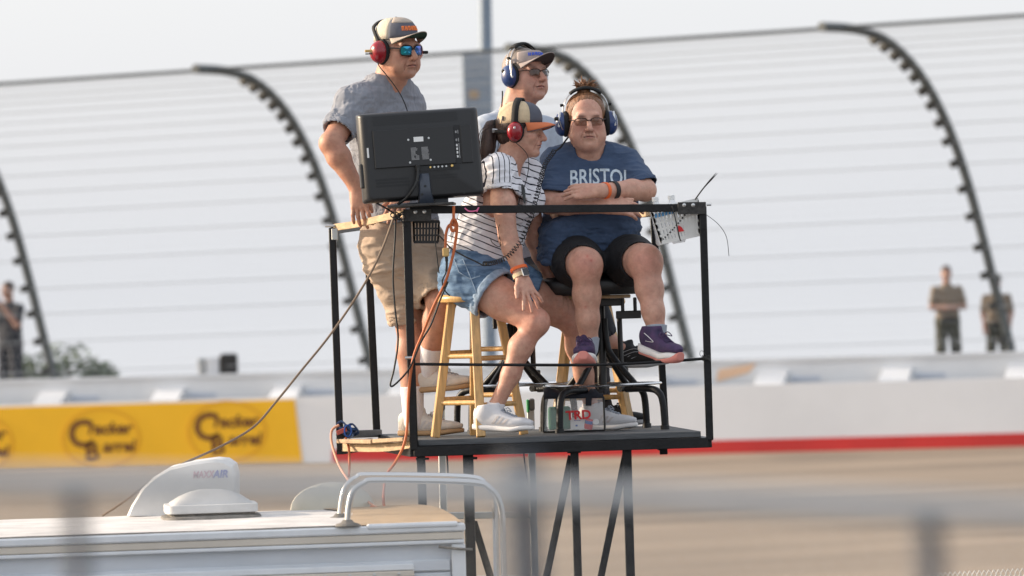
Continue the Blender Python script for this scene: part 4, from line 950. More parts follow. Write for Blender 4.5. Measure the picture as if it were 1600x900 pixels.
# ================================================================== PEOPLE: implicit surfaces turned into continuous meshes
F32 = np.float32
def arr(v): return np.array([v[0], v[1], v[2]], dtype=np.float64)
class SDF:
    def __init__(s): s.p = []
    def _add(s, fn, lo, hi, k, op): s.p.append((fn, np.array(lo), np.array(hi), k, op)); return s
    def cone(s, a, b, ra, rb, k=0.02, op='u', sq=None):
        a, b = arr(a), arr(b); ba = b - a; L = float(ba @ ba) + 1e-12
        nv = None
        if sq: nv = arr(Vector(sq[0]).normalized()); sf = sq[1]
        def fn(x, y, z):
            px, py, pz = x - a[0], y - a[1], z - a[2]
            t = np.clip((px * ba[0] + py * ba[1] + pz * ba[2]) / L, 0, 1)
            dx, dy, dz = px - t * ba[0], py - t * ba[1], pz - t * ba[2]
            r = ra + (rb - ra) * t
            if nv is not None:
                dn = dx * nv[0] + dy * nv[1] + dz * nv[2]; e = dn * (1 / sf - 1)
                dx, dy, dz = dx + e * nv[0], dy + e * nv[1], dz + e * nv[2]
                return (np.sqrt(dx * dx + dy * dy + dz * dz) - r) * (sf if sf < 1 else 1.0)
            return np.sqrt(dx * dx + dy * dy + dz * dz) - r
        rm = max(ra, rb) * (max(1.0, sq[1]) if sq else 1.0)
        return s._add(fn, np.minimum(a, b) - rm, np.maximum(a, b) + rm, k, op)
    def chain(s, pts, rs, k=0.02, op='u'):
        for i in range(len(pts) - 1): s.cone(pts[i], pts[i + 1], rs[i], rs[i + 1], k, op)
        return s
    def ell(s, c, r, R=None, k=0.02, op='u'):
        c = arr(c); r = np.array(r, float); Rm = np.eye(3) if R is None else np.array(R)
        def fn(x, y, z):
            px, py, pz = x - c[0], y - c[1], z - c[2]
            q = [(px * Rm[0, i] + py * Rm[1, i] + pz * Rm[2, i]) for i in range(3)]
            k0 = np.sqrt(sum((q[i] / r[i]) ** 2 for i in range(3))); k1 = np.sqrt(sum((q[i] / r[i] ** 2) ** 2 for i in range(3))) + 1e-9
            return k0 * (k0 - 1) / k1
        ext = np.sqrt(((Rm * r[None, :]) ** 2).sum(1))
        return s._add(fn, c - ext, c + ext, k, op)
    def loft(s, secs, side, k=0.02, op='u', e=2.3):
        """secs: (centre, half width along side, half depth)"""
        P = np.array([arr(q[0]) for q in secs]); ax = P[-1] - P[0]; T = np.linalg.norm(ax); ax /= T
        sd = arr(side); sd = sd - ax * (sd @ ax); sd /= np.linalg.norm(sd); dv = np.cross(ax, sd)
        t = (P - P[0]) @ ax; cu = (P - P[0]) @ sd; cv = (P - P[0]) @ dv; wa = np.array([q[1] for q in secs]); wd = np.array([q[2] for q in secs])
        tt = np.linspace(0, T, 60)
        def sm(v):
            g = np.interp(tt, t, v); kx = np.exp(-0.5 * (np.arange(-6, 7) / 2.6) ** 2); kx /= kx.sum()
            return np.convolve(np.pad(g, 6, mode='edge'), kx, 'valid')
        cu, cv, wa, wd = sm(cu), sm(cv), sm(wa), sm(wd); P0 = P[0].copy()
        def fn(x, y, z):
            px, py, pz = x - P0[0], y - P0[1], z - P0[2]
            a = px * ax[0] + py * ax[1] + pz * ax[2]; u = px * sd[0] + py * sd[1] + pz * sd[2]; v = px * dv[0] + py * dv[1] + pz * dv[2]
            A_ = np.interp(a, tt, wa); B_ = np.interp(a, tt, wd); U_ = np.interp(a, tt, cu); V_ = np.interp(a, tt, cv)
            q = (np.abs((u - U_) / A_) ** e + np.abs((v - V_) / B_) ** e) ** (1 / e)
            d = (q - 1) * np.minimum(A_, B_)
            return np.maximum(d, np.maximum(-a, a - T))
        m = max(wa.max(), wd.max()); lo = P.min(0) - m; hi = P.max(0) + m
        return s._add(fn, lo, hi, k, op)
    def plane(s, p, n, rad_):
        """cut away the side the normal points to, inside a ball"""
        p, n = arr(p), arr(Vector(n).normalized())
        def fn(x, y, z): return (x - p[0]) * n[0] + (y - p[1]) * n[1] + (z - p[2]) * n[2]
        return s._add(fn, p - rad_, p + rad_, 0.0, ('cut', p, rad_))
    def opening(s, p, n, rad_, th=0.007, depth=0.05):
        """cut open a sleeve or hem and hollow it a little"""
        p, n = arr(p), arr(Vector(n).normalized())
        def fn(x, y, z): return (x - p[0]) * n[0] + (y - p[1]) * n[1] + (z - p[2]) * n[2]
        return s._add(fn, p - rad_, p + rad_, th, ('open', p, rad_, depth))
    def field(s, h):
        los = [q[1] for q in s.p if q[4] == 'u']; his = [q[2] for q in s.p if q[4] == 'u']
        lo = np.min(los, 0) - 3 * h - 0.012; hi = np.max(his, 0) + 3 * h + 0.012
        n = np.ceil((hi - lo) / h).astype(int) + 1
        ax = [(lo[i] + h * np.arange(n[i])).astype(F32) for i in range(3)]
        f = np.full(n, 0.15, F32)
        for fn, a, b, k, op in s.p:
            m = (k if isinstance(op, str) else 0) + 3 * h + 0.006
            i0 = np.maximum(((a - m - lo) / h).astype(int), 0); i1 = np.minimum(((b + m - lo) / h).astype(int) + 2, n)
            if (i1 <= i0).any(): continue
            sl_ = tuple(slice(i0[j], i1[j]) for j in range(3))
            x = ax[0][sl_[0]][:, None, None]; y = ax[1][sl_[1]][None, :, None]; z = ax[2][sl_[2]][None, None, :]
            d = fn(x, y, z).astype(F32); g = f[sl_]
            if op == 'u':
                if k > 0:
                    hh = np.maximum(k - np.abs(g - d), 0) / k; f[sl_] = np.minimum(g, d) - hh * hh * k * 0.25
                else: f[sl_] = np.minimum(g, d)
            elif op == 's':
                d = -d
                if k > 0:
                    hh = np.maximum(k - np.abs(g - d), 0) / k; f[sl_] = np.maximum(g, d) + hh * hh * k * 0.25
                else: f[sl_] = np.maximum(g, d)
            else:
                ball = ((x - op[1][0]) ** 2 + (y - op[1][1]) ** 2 + (z - op[1][2]) ** 2) < op[2] ** 2
                g2 = np.maximum(g, d)
                if op[0] == 'open': g2 = np.maximum(g2, -np.maximum(g + k, -(d + op[3])))
                f[sl_] = np.where(ball, g2, g)
        return f, lo, h
    def mesh(s, h, smooth=1):
        f, lo, h = s.field(h); v, q = surface_nets(f, lo, h)
        for _ in range(smooth): v = relax(v, q, 0.5 if smooth > 1 or h > 0.0036 else 0.3)
        return v, q

def surface_nets(f, lo, h):
    s = (f < 0); n = np.array(f.shape)
    c = np.zeros(n - 1, np.uint8)
    for i in (0, 1):
        for j in (0, 1):
            for k in (0, 1): c += s[i:n[0]-1+i, j:n[1]-1+j, k:n[2]-1+k]
    act = (c > 0) & (c < 8); I, J, K = np.nonzero(act); N = len(I)
    idx = np.full(n - 1, -1, np.int32); idx[I, J, K] = np.arange(N)
    pos = np.zeros((N, 3)); cnt = np.zeros(N)
    cor = [(i, j, k) for i in (0, 1) for j in (0, 1) for k in (0, 1)]
    val = {q: f[I + q[0], J + q[1], K + q[2]].astype(np.float64) for q in cor}
    for q in cor:
        for a in range(3):
            if q[a] == 0:
                r = list(q); r[a] = 1; r = tuple(r); fa, fb = val[q], val[r]; m = (fa < 0) != (fb < 0)
                t = np.where(m, fa / np.where(m, fa - fb, 1), 0)
                for b in range(3): pos[:, b] += np.where(m, q[b] + (t if b == a else 0), 0)
                cnt += m
    pos /= np.maximum(cnt, 1)[:, None]; pos += np.stack([I, J, K], 1); v = lo + pos * h
    quads = []
    for a in range(3):
        b, c2 = (a + 1) % 3, (a + 2) % 3
        s0 = [slice(None)] * 3; s1 = [slice(None)] * 3; s0[a] = slice(0, n[a] - 1); s1[a] = slice(1, n[a])
        e = s[tuple(s0)] != s[tuple(s1)]
        P = np.stack(np.nonzero(e), 1); ok = (P[:, b] > 0) & (P[:, c2] > 0) & (P[:, b] < n[b] - 1) & (P[:, c2] < n[c2] - 1); P = P[ok]
        def cell(db, dc):
            Q = P.copy(); Q[:, b] -= db; Q[:, c2] -= dc; return idx[Q[:, 0], Q[:, 1], Q[:, 2]]
        q = np.stack([cell(1, 1), cell(0, 1), cell(0, 0), cell(1, 0)], 1)
        inside = s[P[:, 0], P[:, 1], P[:, 2]]
        q[~inside] = q[~inside][:, ::-1]; quads.append(q)
    q = np.concatenate(quads); return v, q[(q >= 0).all(1)]
def relax(v, q, w):
    e = np.concatenate([q[:, [0, 1]], q[:, [1, 2]], q[:, [2, 3]], q[:, [3, 0]]]); N = len(v)
    a = np.concatenate([e[:, 0], e[:, 1]]); b = np.concatenate([e[:, 1], e[:, 0]])
    c = np.bincount(a, minlength=N).astype(float); out = v.copy()
    for i in range(3): out[:, i] = np.bincount(a, weights=v[b, i], minlength=N) / np.maximum(c, 1)
    return v * (1 - w) + out * w
def normals(v, q):
    fn = np.cross(v[q[:, 2]] - v[q[:, 0]], v[q[:, 3]] - v[q[:, 1]]); nn = np.zeros_like(v)
    for k in range(4):
        for i in range(3): nn[:, i] += np.bincount(q[:, k], weights=fn[:, i], minlength=len(v))
    return nn / (np.linalg.norm(nn, axis=1)[:, None] + 1e-12)
_tab = np.random.RandomState(5).uniform(-1, 1, 4096)
def noise3(p):
    i = np.floor(p).astype(np.int64); f = p - i; f = f * f * (3 - 2 * f); out = np.zeros(len(p))
    for dx in (0, 1):
        for dy in (0, 1):
            for dz in (0, 1):
                hsh = ((i[:, 0] + dx) * 73856093 ^ (i[:, 1] + dy) * 19349663 ^ (i[:, 2] + dz) * 83492791) & 4095
                wgt = (f[:, 0] if dx else 1 - f[:, 0]) * (f[:, 1] if dy else 1 - f[:, 1]) * (f[:, 2] if dz else 1 - f[:, 2])
                out += _tab[hsh] * wgt
    return out
def folds(v, q, amp, scale, stretch=(1, 1, 1), warp=0.6, mask=None, seed=0.0):
    """cloth folds: ridged, stretched noise along the normals"""
    nn = normals(v, q); S = np.array(stretch) / scale; p = v * S + seed
    wv = np.stack([noise3(p * 0.7 + 7), noise3(p * 0.7 + 19), noise3(p * 0.7 + 31)], 1) * warp
    r = noise3(p + wv); r2 = noise3(p * 2.1 + wv * 2 + 3)
    d = (1 - np.abs(r) * 2.2) * 0.7 + 0.35 * (1 - np.abs(r2) * 2)
    if mask is not None: d = d * mask(v)
    return v + nn * (amp * (d - 0.3))[:, None]
def mesh_obj(name, v, q, m, parent, tint=None, attrs=None, label=None):
    if tint is not None:
        bl = noise3(v * 26 + 3) * 0.6 + noise3(v * 70) * 0.5 + noise3(v * 160) * 0.35
        tint = tint * (1 - np.clip(bl, -0.6, 1)[:, None] * np.array([0.07, 0.15, 0.15]))
        fr = np.clip(noise3(v * 210 + 9) - 0.55, 0, 1) * 2.2; tint = tint * (1 - fr[:, None] * np.array([0.16, 0.30, 0.30]))
    off = base_of(parent); me = bpy.data.meshes.new(name)
    v2 = (v - np.array([off.x, off.y, off.z])).astype(F32); n = len(v2); nf = len(q)
    me.vertices.add(n); me.vertices.foreach_set('co', v2.ravel()); me.loops.add(nf * 4); me.loops.foreach_set('vertex_index', q.astype(np.int32).ravel())
    me.polygons.add(nf); me.polygons.foreach_set('loop_start', np.arange(0, nf * 4, 4, dtype=np.int32)); me.polygons.foreach_set('loop_total', np.full(nf, 4, np.int32))
    me.polygons.foreach_set('use_smooth', np.ones(nf, bool)); me.update(calc_edges=True); me.validate()
    if tint is not None and len(me.vertices) == n:
        ca = me.color_attributes.new('tint', 'FLOAT_COLOR', 'POINT'); c4 = np.ones((n, 4), F32); c4[:, :3] = tint; ca.data.foreach_set('color', c4.ravel())
    for k, a in (attrs or {}).items():
        at = me.attributes.new(k, 'FLOAT', 'POINT'); at.data.foreach_set('value', a.astype(F32))
    me.materials.append(MATS[m]); o = bpy.data.objects.new(name, me); C.objects.link(o); o.parent = parent
    if label: o['label'] = label
    return o

# ---- skin and cloth
def skinmat(name, col):
    m = mat(name, col, 0.50, var=0.15, vscale=32, attr='tint', sss=0.10, bump=0.12, bscale=300, spec=0.4); return m
skinmat('skin_tan', (0.46, 0.228, 0.150)); skinmat('skin_pink', (0.50, 0.262, 0.190)); skinmat('skin_fair', (0.545, 0.298, 0.215)); skinmat('skin_far', (0.36, 0.19, 0.13))
mat('tee_grey', (0.24, 0.25, 0.28), 0.9, var=0.08, vscale=25, bump=0.12, bscale=600, spec=0.2, sheen=0.1)
mat('tee_blue', (0.052, 0.080, 0.140), 0.9, var=0.13, vscale=16, bump=0.12, bscale=600, spec=0.2, sheen=0.1)
mat('tee_pale', (0.42, 0.47, 0.54), 0.9, var=0.12, vscale=30, bump=0.12, bscale=600, spec=0.2)
mat('khaki', (0.43, 0.33, 0.25), 0.9, var=0.07, vscale=14, bump=0.12, bscale=500, spec=0.2)
mat('denim', (0.085, 0.165, 0.30), 0.88, var=0.45, vscale=15, bump=0.25, bscale=500, spec=0.2, stretch=(0.8, 0.8, 2.2), col2=(0.20, 0.31, 0.46))
mat('denim_cuff', (0.27, 0.36, 0.47), 0.9, var=0.3, vscale=50, bump=0.25, bscale=400)
mat('lycra', (0.010, 0.010, 0.012), 0.75, var=0.2)
mat('trousers_dark', (0.03, 0.032, 0.04), 0.85, var=0.2)
mat('print_pale', (0.50, 0.57, 0.62), 0.9, var=0.25, vscale=60)
mat('sock_white', (0.74, 0.71, 0.72), 0.95, var=0.08, vscale=60, bump=0.4, bscale=260, stretch=(6, 6, 1))
mat('sock_grey', (0.34, 0.37, 0.42), 0.95, var=0.1, vscale=60)
mat('shoe_white', (0.64, 0.63, 0.64), 0.6, var=0.05, vscale=30, bump=0.1, bscale=150)
mat('shoe_grey', (0.55, 0.51, 0.49), 0.7, var=0.1, vscale=30, bump=0.15, bscale=150)
mat('shoe_cream', (0.60, 0.55, 0.49), 0.75, var=0.14, vscale=24, bump=0.2, bscale=150)
mat('gum_sole', (0.38, 0.24, 0.125), 0.7, var=0.12)
mat('shoe_purple', (0.032, 0.028, 0.090), 0.75, var=0.35, vscale=26, bump=0.3, bscale=300, col2=(0.085, 0.040, 0.11))
mat('sole_white', (0.76, 0.73, 0.70), 0.6, var=0.06)
mat('sole_pink', (0.62, 0.225, 0.185), 0.7, var=0.1)
mat('shoe_black', (0.010, 0.010, 0.011), 0.7, var=0.3)
mat('sole_grey', (0.36, 0.36, 0.37), 0.7)
mat('hair_brown', (0.040, 0.017, 0.011), 0.45, var=0.5, vscale=30, stretch=(3, 3, 0.5), bump=0.5, bscale=120)
mat('hair_auburn', (0.20, 0.088, 0.036), 0.45, var=0.5, vscale=40, stretch=(3, 3, 0.5), bump=0.4, bscale=120)
mat('hair_grey', (0.23, 0.19, 0.165), 0.6, var=0.3, vscale=60, bump=0.3, bscale=300)
mat('cap_stone', (0.43, 0.36, 0.30), 0.9, var=0.12, vscale=30, bump=0.2, bscale=300)
mat('cap_slate', (0.095, 0.10, 0.125), 0.9, var=0.12, vscale=30, bump=0.2, bscale=300)
mat('cap_mesh', (0.62, 0.54, 0.42), 0.9, var=0.12, vscale=60, bump=0.5, bscale=320)
mat('cap_tan', (0.66, 0.51, 0.33), 0.9, var=0.1, vscale=60, bump=0.5, bscale=320)
mat('cap_orange', (0.60, 0.17, 0.07), 0.85, var=0.06)
mat('cap_green', (0.012, 0.05, 0.03), 0.9)
mat('visor_taupe', (0.34, 0.285, 0.265), 0.9, var=0.1, vscale=30, bump=0.2, bscale=300)
mat('visor_under', (0.06, 0.045, 0.045), 0.9)
mat('thread_orange', (0.85, 0.21, 0.05), 0.8)
mat('thread_blue', (0.04, 0.10, 0.55), 0.8)
mat('headset_red', (0.27, 0.006, 0.014), 0.25, var=0.15, vscale=20, coat=0.4)
mat('headset_blue', (0.014, 0.04, 0.145), 0.3, var=0.25, vscale=20, coat=0.4)
mat('foam_black', (0.008, 0.008, 0.008), 0.8)
mat('silver', (0.62, 0.62, 0.62), 0.28, 0.95)
mat('frame_black', (0.010, 0.010, 0.010), 0.3)
mat('frame_brown', (0.035, 0.017, 0.012), 0.35, 0.3)
mat('lens_brown', (0.13, 0.05, 0.022), 0.08, alpha=0.52, spec=0.7)
mat('lens_dark', (0.055, 0.030, 0.016), 0.08, alpha=0.72, spec=0.7)
m_ = mat('lens_mirror', (0.05, 0.42, 0.50), 0.06, 0.9); p_ = m_.node_tree.nodes['Principled BSDF']
p_.inputs['Coat Weight'].default_value = 0.5
tx_ = m_.node_tree.nodes.new('ShaderNodeAttribute'); tx_.attribute_name = 'hue'
rp_ = m_.node_tree.nodes.new('ShaderNodeValToRGB'); e_ = rp_.color_ramp.elements; e_[0].position = 0.0; e_[0].color = (0.02, 0.42, 0.46, 1); e_[1].position = 1.0; e_[1].color = (0.14, 0.06, 0.42, 1)
en_ = rp_.color_ramp.elements.new(0.45); en_.color = (0.03, 0.22, 0.62, 1)
m_.node_tree.links.new(tx_.outputs['Fac'], rp_.inputs[0]); m_.node_tree.links.new(rp_.outputs[0], p_.inputs['Base Color'])
mat('eye_white', (0.7, 0.68, 0.64), 0.3); mat('iris_dark', (0.03, 0.02, 0.015), 0.2)
mat('band_orange', (0.80, 0.14, 0.025), 0.6); mat('watch_black', (0.006, 0.006, 0.008), 0.1, coat=0.6); mat('band_black', (0.012, 0.012, 0.013), 0.7)
mat('print_black', (0.012, 0.012, 0.014), 0.85); mat('print_green', (0.16, 0.30, 0.10), 0.85); mat('print_white', (0.7, 0.7, 0.7), 0.85)
# striped cloth: dark lines at even steps of a cloth coordinate
m_ = mat('striped_cloth', (0.74, 0.73, 0.76), 0.9, var=0.03, vscale=30, bump=0.1, bscale=500, spec=0.2); nn_ = m_.node_tree; p_ = nn_.nodes['Principled BSDF']
src = p_.inputs['Base Color'].links[0].from_socket
at_ = nn_.nodes.new('ShaderNodeAttribute'); at_.attribute_name = 'stripe'
fr_ = nn_.nodes.new('ShaderNodeMath'); fr_.operation = 'FRACT'; ls_ = nn_.nodes.new('ShaderNodeMath'); ls_.operation = 'LESS_THAN'; ls_.inputs[1].default_value = 0.17
mx_ = nn_.nodes.new('ShaderNodeMix'); mx_.data_type = 'RGBA'; mx_.inputs[7].default_value = (0.018, 0.018, 0.032, 1)
nn_.links.new(at_.outputs['Fac'], fr_.inputs[0]); nn_.links.new(fr_.outputs[0], ls_.inputs[0]); nn_.links.new(ls_.outputs[0], mx_.inputs[0]); nn_.links.new(src, mx_.inputs[6]); nn_.links.new(mx_.outputs[2], p_.inputs['Base Color'])

# ---- head
class Head:
    def __init__(s, c, yaw, pitch=0.0, roll=0.0, k=1.0):
        a = rad(yaw); X = V3(-math.cos(a), -math.sin(a), 0); Y = V3(math.sin(a), -math.cos(a), 0); Z = V3(0, 0, 1)
        R = Rcols(X, Y, Z) @ Matrix.Rotation(rad(pitch), 3, 'X') @ Matrix.Rotation(rad(roll), 3, 'Y')
        s.R = R; s.c = Vector(c); s.k = k; s.X, s.Y, s.Z = R @ V3(1, 0, 0), R @ V3(0, 1, 0), R @ V3(0, 0, 1)
    def __call__(s, x, y, z): return s.c + s.R @ (V3(x, y, z) * s.k)
    def local(s, v): return ((v - np.array(s.c)) @ np.array(s.R)) / s.k
    def sdf(s, S, wide=1.0, jowl=0.0, fem=False):
        k = s.k; R = s.R
        def el(x, y, z, a, b, c, kk=0.02, op='u'): S.ell(s(x, y, z), (a * k, b * k, c * k), R, kk, op)
        def co(p, q, r0, r1, kk=0.015, op='u'): S.cone(s(*p), s(*q), r0 * k, r1 * k, kk, op)
        el(0, -0.018, 0.040, 0.077 * (1 + (wide - 1) * 0.5), 0.097, 0.083)
        el(0, 0.024, -0.030, 0.063 * wide, 0.064, 0.078, 0.03)
        for sg in (-1, 1):
            co((sg * 0.058 * wide, 0.0, -0.045), (sg * 0.018, 0.068, -0.098), 0.022 + 0.004 * wide, 0.019, 0.03)
            el(sg * 0.044 * wide, 0.056, -0.022, 0.024, 0.025, 0.024, 0.03)
            if jowl: el(sg * 0.043 * wide, 0.052, -0.066, 0.026 + jowl, 0.026 + jowl, 0.030, 0.03)
        el(0, 0.076, -0.099, 0.022, 0.019, 0.017, 0.02)
        co((-0.036, 0.080, 0.025), (0.036, 0.080, 0.025), 0.012, 0.012, 0.02)
        for sg in (-1, 1): el(sg * 0.032, 0.101, 0.003, 0.020, 0.016, 0.013, 0.012, 's')
        for sg in (-1, 1): el(sg * 0.032, 0.078, 0.004, 0.0135, 0.0135, 0.0135, 0.006)
        co((0, 0.089, 0.012), (0, 0.117, -0.031), 0.0085, 0.0132, 0.012)
        for sg in (-1, 1): el(sg * 0.0125, 0.100, -0.035, 0.0095, 0.011, 0.008, 0.008)
        for sg in (-1, 1): el(sg * 0.007, 0.107, -0.0445, 0.004, 0.005, 0.003, 0.003, 's')
        el(0, 0.083, -0.062, 0.030, 0.018, 0.022, 0.02)
        co((-0.019, 0.090, -0.0585), (0, 0.0985, -0.0570), 0.0048, 0.0058, 0.006); co((0.019, 0.090, -0.0585), (0, 0.0985, -0.0570), 0.0048, 0.0058, 0.006)
        co((-0.017, 0.090, -0.0695), (0, 0.0965, -0.0700), 0.0052, 0.0070, 0.006); co((0.017, 0.090, -0.0695), (0, 0.0965, -0.0700), 0.0052, 0.0070, 0.006)
        co((-0.026, 0.0905, -0.0668), (0.0, 0.1045, -0.0632), 0.0024, 0.0022, 0.003, 's'); co((0.026, 0.0905, -0.0668), (0.0, 0.1045, -0.0632), 0.0024, 0.0022, 0.003, 's')
        for sg in (-1, 1):      # nasolabial crease
            co((sg * 0.020, 0.1005, -0.032), (sg * 0.034, 0.086, -0.066), 0.0034, 0.0030, 0.006, 's'); co((sg * 0.031, 0.088, -0.070), (sg * 0.034, 0.078, -0.090), 0.0028, 0.0020, 0.006, 's'); co((sg * 0.020, 0.098, -0.012), (sg * 0.046, 0.083, -0.016), 0.0024, 0.0020, 0.006, 's')
            el(sg * 0.080 * (1 + (wide - 1) * 0.5), -0.012, -0.004, 0.008, 0.018, 0.030, 0.01)
        co((-0.014, 0.104, -0.084), (0.014, 0.104, -0.084), 0.008, 0.008, 0.012, 's')
    def tint(s, v, t, stubble=0.0, rosy=0.25):
        p = s.local(v)
        def g(x, y, z, rx, ry, rz): return np.exp(-(((np.abs(p[:, 0]) - x) / rx) ** 2 + ((p[:, 1] - y) / ry) ** 2 + ((p[:, 2] - z) / rz) ** 2))
        lip = np.clip((g(0, 0.094, -0.0640, 0.021, 0.016, 0.0085)) * 2.0 - 0.5, 0, 1)
        ck = g(0.042, 0.075, -0.025, 0.024, 0.03, 0.022) + g(0, 0.112, -0.03, 0.014, 0.02, 0.014)
        t *= (1 - ck[:, None] * rosy * np.array([0.08, 0.42, 0.42]))
        st = np.clip(g(0, 0.075, -0.085, 0.05, 0.05, 0.03) * 1.3, 0, 1) * stubble; t *= (1 - st[:, None] * np.array([0.30, 0.24, 0.18]))
        t *= (1 - lip[:, None] * np.array([0.12, 0.42, 0.36]))
        ln = np.exp(-((p[:, 2] + 0.0636 + 0.0032 * (p[:, 0] / 0.026) ** 2) / 0.0026) ** 2) * (np.abs(p[:, 0]) < 0.024) * (p[:, 1] > 0.07); t *= (1 - 0.72 * ln)[:, None]
        nl = np.exp(-((np.abs(p[:, 0]) - (0.020 + 0.4 * np.clip(-0.032 - p[:, 2], 0, 0.04))) / 0.003) ** 2) * (p[:, 2] < -0.03) * (p[:, 2] > -0.072) * (p[:, 1] > 0.07); t *= (1 - nl[:, None] * np.array([0.18, 0.24, 0.24]))
        und = np.exp(-((p[:, 2] + 0.046) / 0.005) ** 2) * (np.abs(p[:, 0]) < 0.016) * (p[:, 1] > 0.09); t *= (1 - 0.25 * und)[:, None]
        br = g(0.034, 0.085, 0.0245, 0.017, 0.02, 0.0045); t *= (1 - 0.55 * np.clip(br * 1.4, 0, 1))[:, None]
        ey = g(0.032, 0.09, 0.004, 0.013, 0.02, 0.006); t *= (1 - 0.45 * np.clip(ey, 0, 1))[:, None]
        return t
def glasses(H, par, lens, frame_m, hw=0.026, hh=0.019, fr=0.0022, half=False, z0=0.002, y0=0.1, sh=2.6):
    gl = None
    mbF = MB(); holes = []
    for sg in (-1, 1):
        ring = []
        for i in range(28):
            t = 2 * math.pi * i / 28; c, s = math.cos(t), math.sin(t)
            x = math.copysign(abs(c) ** (2 / sh), c) * hw; z = math.copysign(abs(s) ** (2 / sh), s) * hh
            xx = sg * (0.033 + x * 1.0); ring.append((xx, y0 - 2.6 * (abs(xx) - 0.01) ** 2 * 2.2, z0 + z - (0.003 * (x / hw) ** 2 if z < 0 else 0)))
        holes.append(ring)
        if half: mbF.tube([H(*ring[i]) for i in range(0, 15)], fr, 6)
        else: mbF.tube([H(*p) for p in ring], fr, 6, closed=True)
        e = max(ring, key=lambda p: p[0] * sg)
        mbF.tube(smooth_path([H(e[0], e[1], z0 + 0.008), H(sg * 0.071, 0.068, z0 + 0.010), H(sg * 0.079, 0.03, z0 + 0.010), H(sg * 0.082, -0.01, z0 + 0.006)], 4), fr * 1.15, 6)
    mbF.tube(smooth_path([H(-0.010, y0 + 0.001, z0 + 0.006), H(0, y0 + 0.006, z0 + 0.008), H(0.010, y0 + 0.001, z0 + 0.006)], 4), fr, 6)
    gl = mbF.build('glasses', frame_m, par, smooth=60)
    for ring in holes:
        mb = MB(); cpt = np.mean(np.array(ring), 0); n = len(ring); rows = []
        for f in (1.0, 0.66, 0.33): rows.append([H(*(cpt + (np.array(p) - cpt) * f + np.array([0, 0.004 * (1 - f * f), 0]))) for p in ring])
        mb.grid(rows, closed=True); mb.v.append(tuple(H(*(cpt + np.array([0, 0.0045, 0]))))); o = len(mb.v) - 1
        for i in range(n): mb.f.append((2 * n + i, 2 * n + (i + 1) % n, o))
        le = mb.build('lens', lens, gl, smooth=60)
        a = le.data.attributes.new('hue', 'FLOAT', 'POINT'); pts = np.array(mb.v); x = H.local(pts)[:, 0]
        zl = H.local(pts)[:, 2]; a.data.foreach_set('value', np.clip(0.42 - x * 7 + (zl - z0) * 4, 0, 1).astype(F32))
    return gl
def cap(H, par, front, back, brim_m, under=None, z0=0.048, sd=0.084, fb=0.106, hgt=0.088, bl=0.070, visor=False, name='cap', droop=0.018, tilt=0.0, split=68, up=0.012):
    cp = empty(name, H(0, 0, z0), None); cp.parent = par; cp.location = H(0, 0, z0) - base_of(par)
    def cr(phi, th):
        p = 0.72; c, s = max(0.0, math.cos(th)) ** p, max(0.0, math.sin(th)) ** 0.85
        return H(sd * math.sin(phi) * c, -0.010 + fb * math.cos(phi) * c, z0 - 0.010 * (1 - math.cos(phi)) * (1 - s) + hgt * s + tilt * math.cos(phi) * c)
    top = 0.62 if visor else math.pi / 2
    fa = rad(split)
    mb = MB(); mb.grid([[cr(-fa + 2 * fa * i / 22, top * j / 10) for i in range(23)] for j in range(11)]); f_ = mb.build('front_panel', front, cp, solid=0.003, smooth=60)
    mb = MB(); n = 26; mb.grid([[cr(fa + (2 * math.pi - 2 * fa) * i / n, (0.5 if visor else top) * j / 10 + (0.05 if visor else 0)) for i in range(n + 1)] for j in range(11 if not visor else 5)]); mb.build('back_panel', back, cp, solid=0.003, smooth=60)
    if not visor:
        mb = MB(); mb.lathe([(0.007, 0), (0.006, 0.004), (0.002, 0.006)], cr(0, math.pi / 2) - H.Z * 0.001, H.Z, 10); mb.build('button', front, cp, smooth=60)
    rows = []; n = 20; fi = rad(64)
    for j in range(7):
        f = j / 6; r = []
        for i in range(n + 1):
            ph = -fi + 2 * fi * i / n; q = cr(ph, 0.0); L = bl * max(0.0, math.cos(ph * 90 / 66)) ** 0.55; rise = up * L / bl
            lx = sd * math.sin(ph); r.append(q + H.Y * (L * f * H.k) - H.Z * ((droop * f * f + 0.030 * (lx / sd) ** 2 * f - rise * f) * H.k))
        rows.append(r)
    mb = MB(); mb.grid(rows); br = mb.build('brim', brim_m, cp, solid=0.0035, smooth=60)
    if under:
        mb = MB(); mb.grid([[p - H.Z * 0.0030 for p in r] for r in rows]); mb.build('brim_underside', under, br, smooth=60)
    # stitched eyelets
    return cp, cr
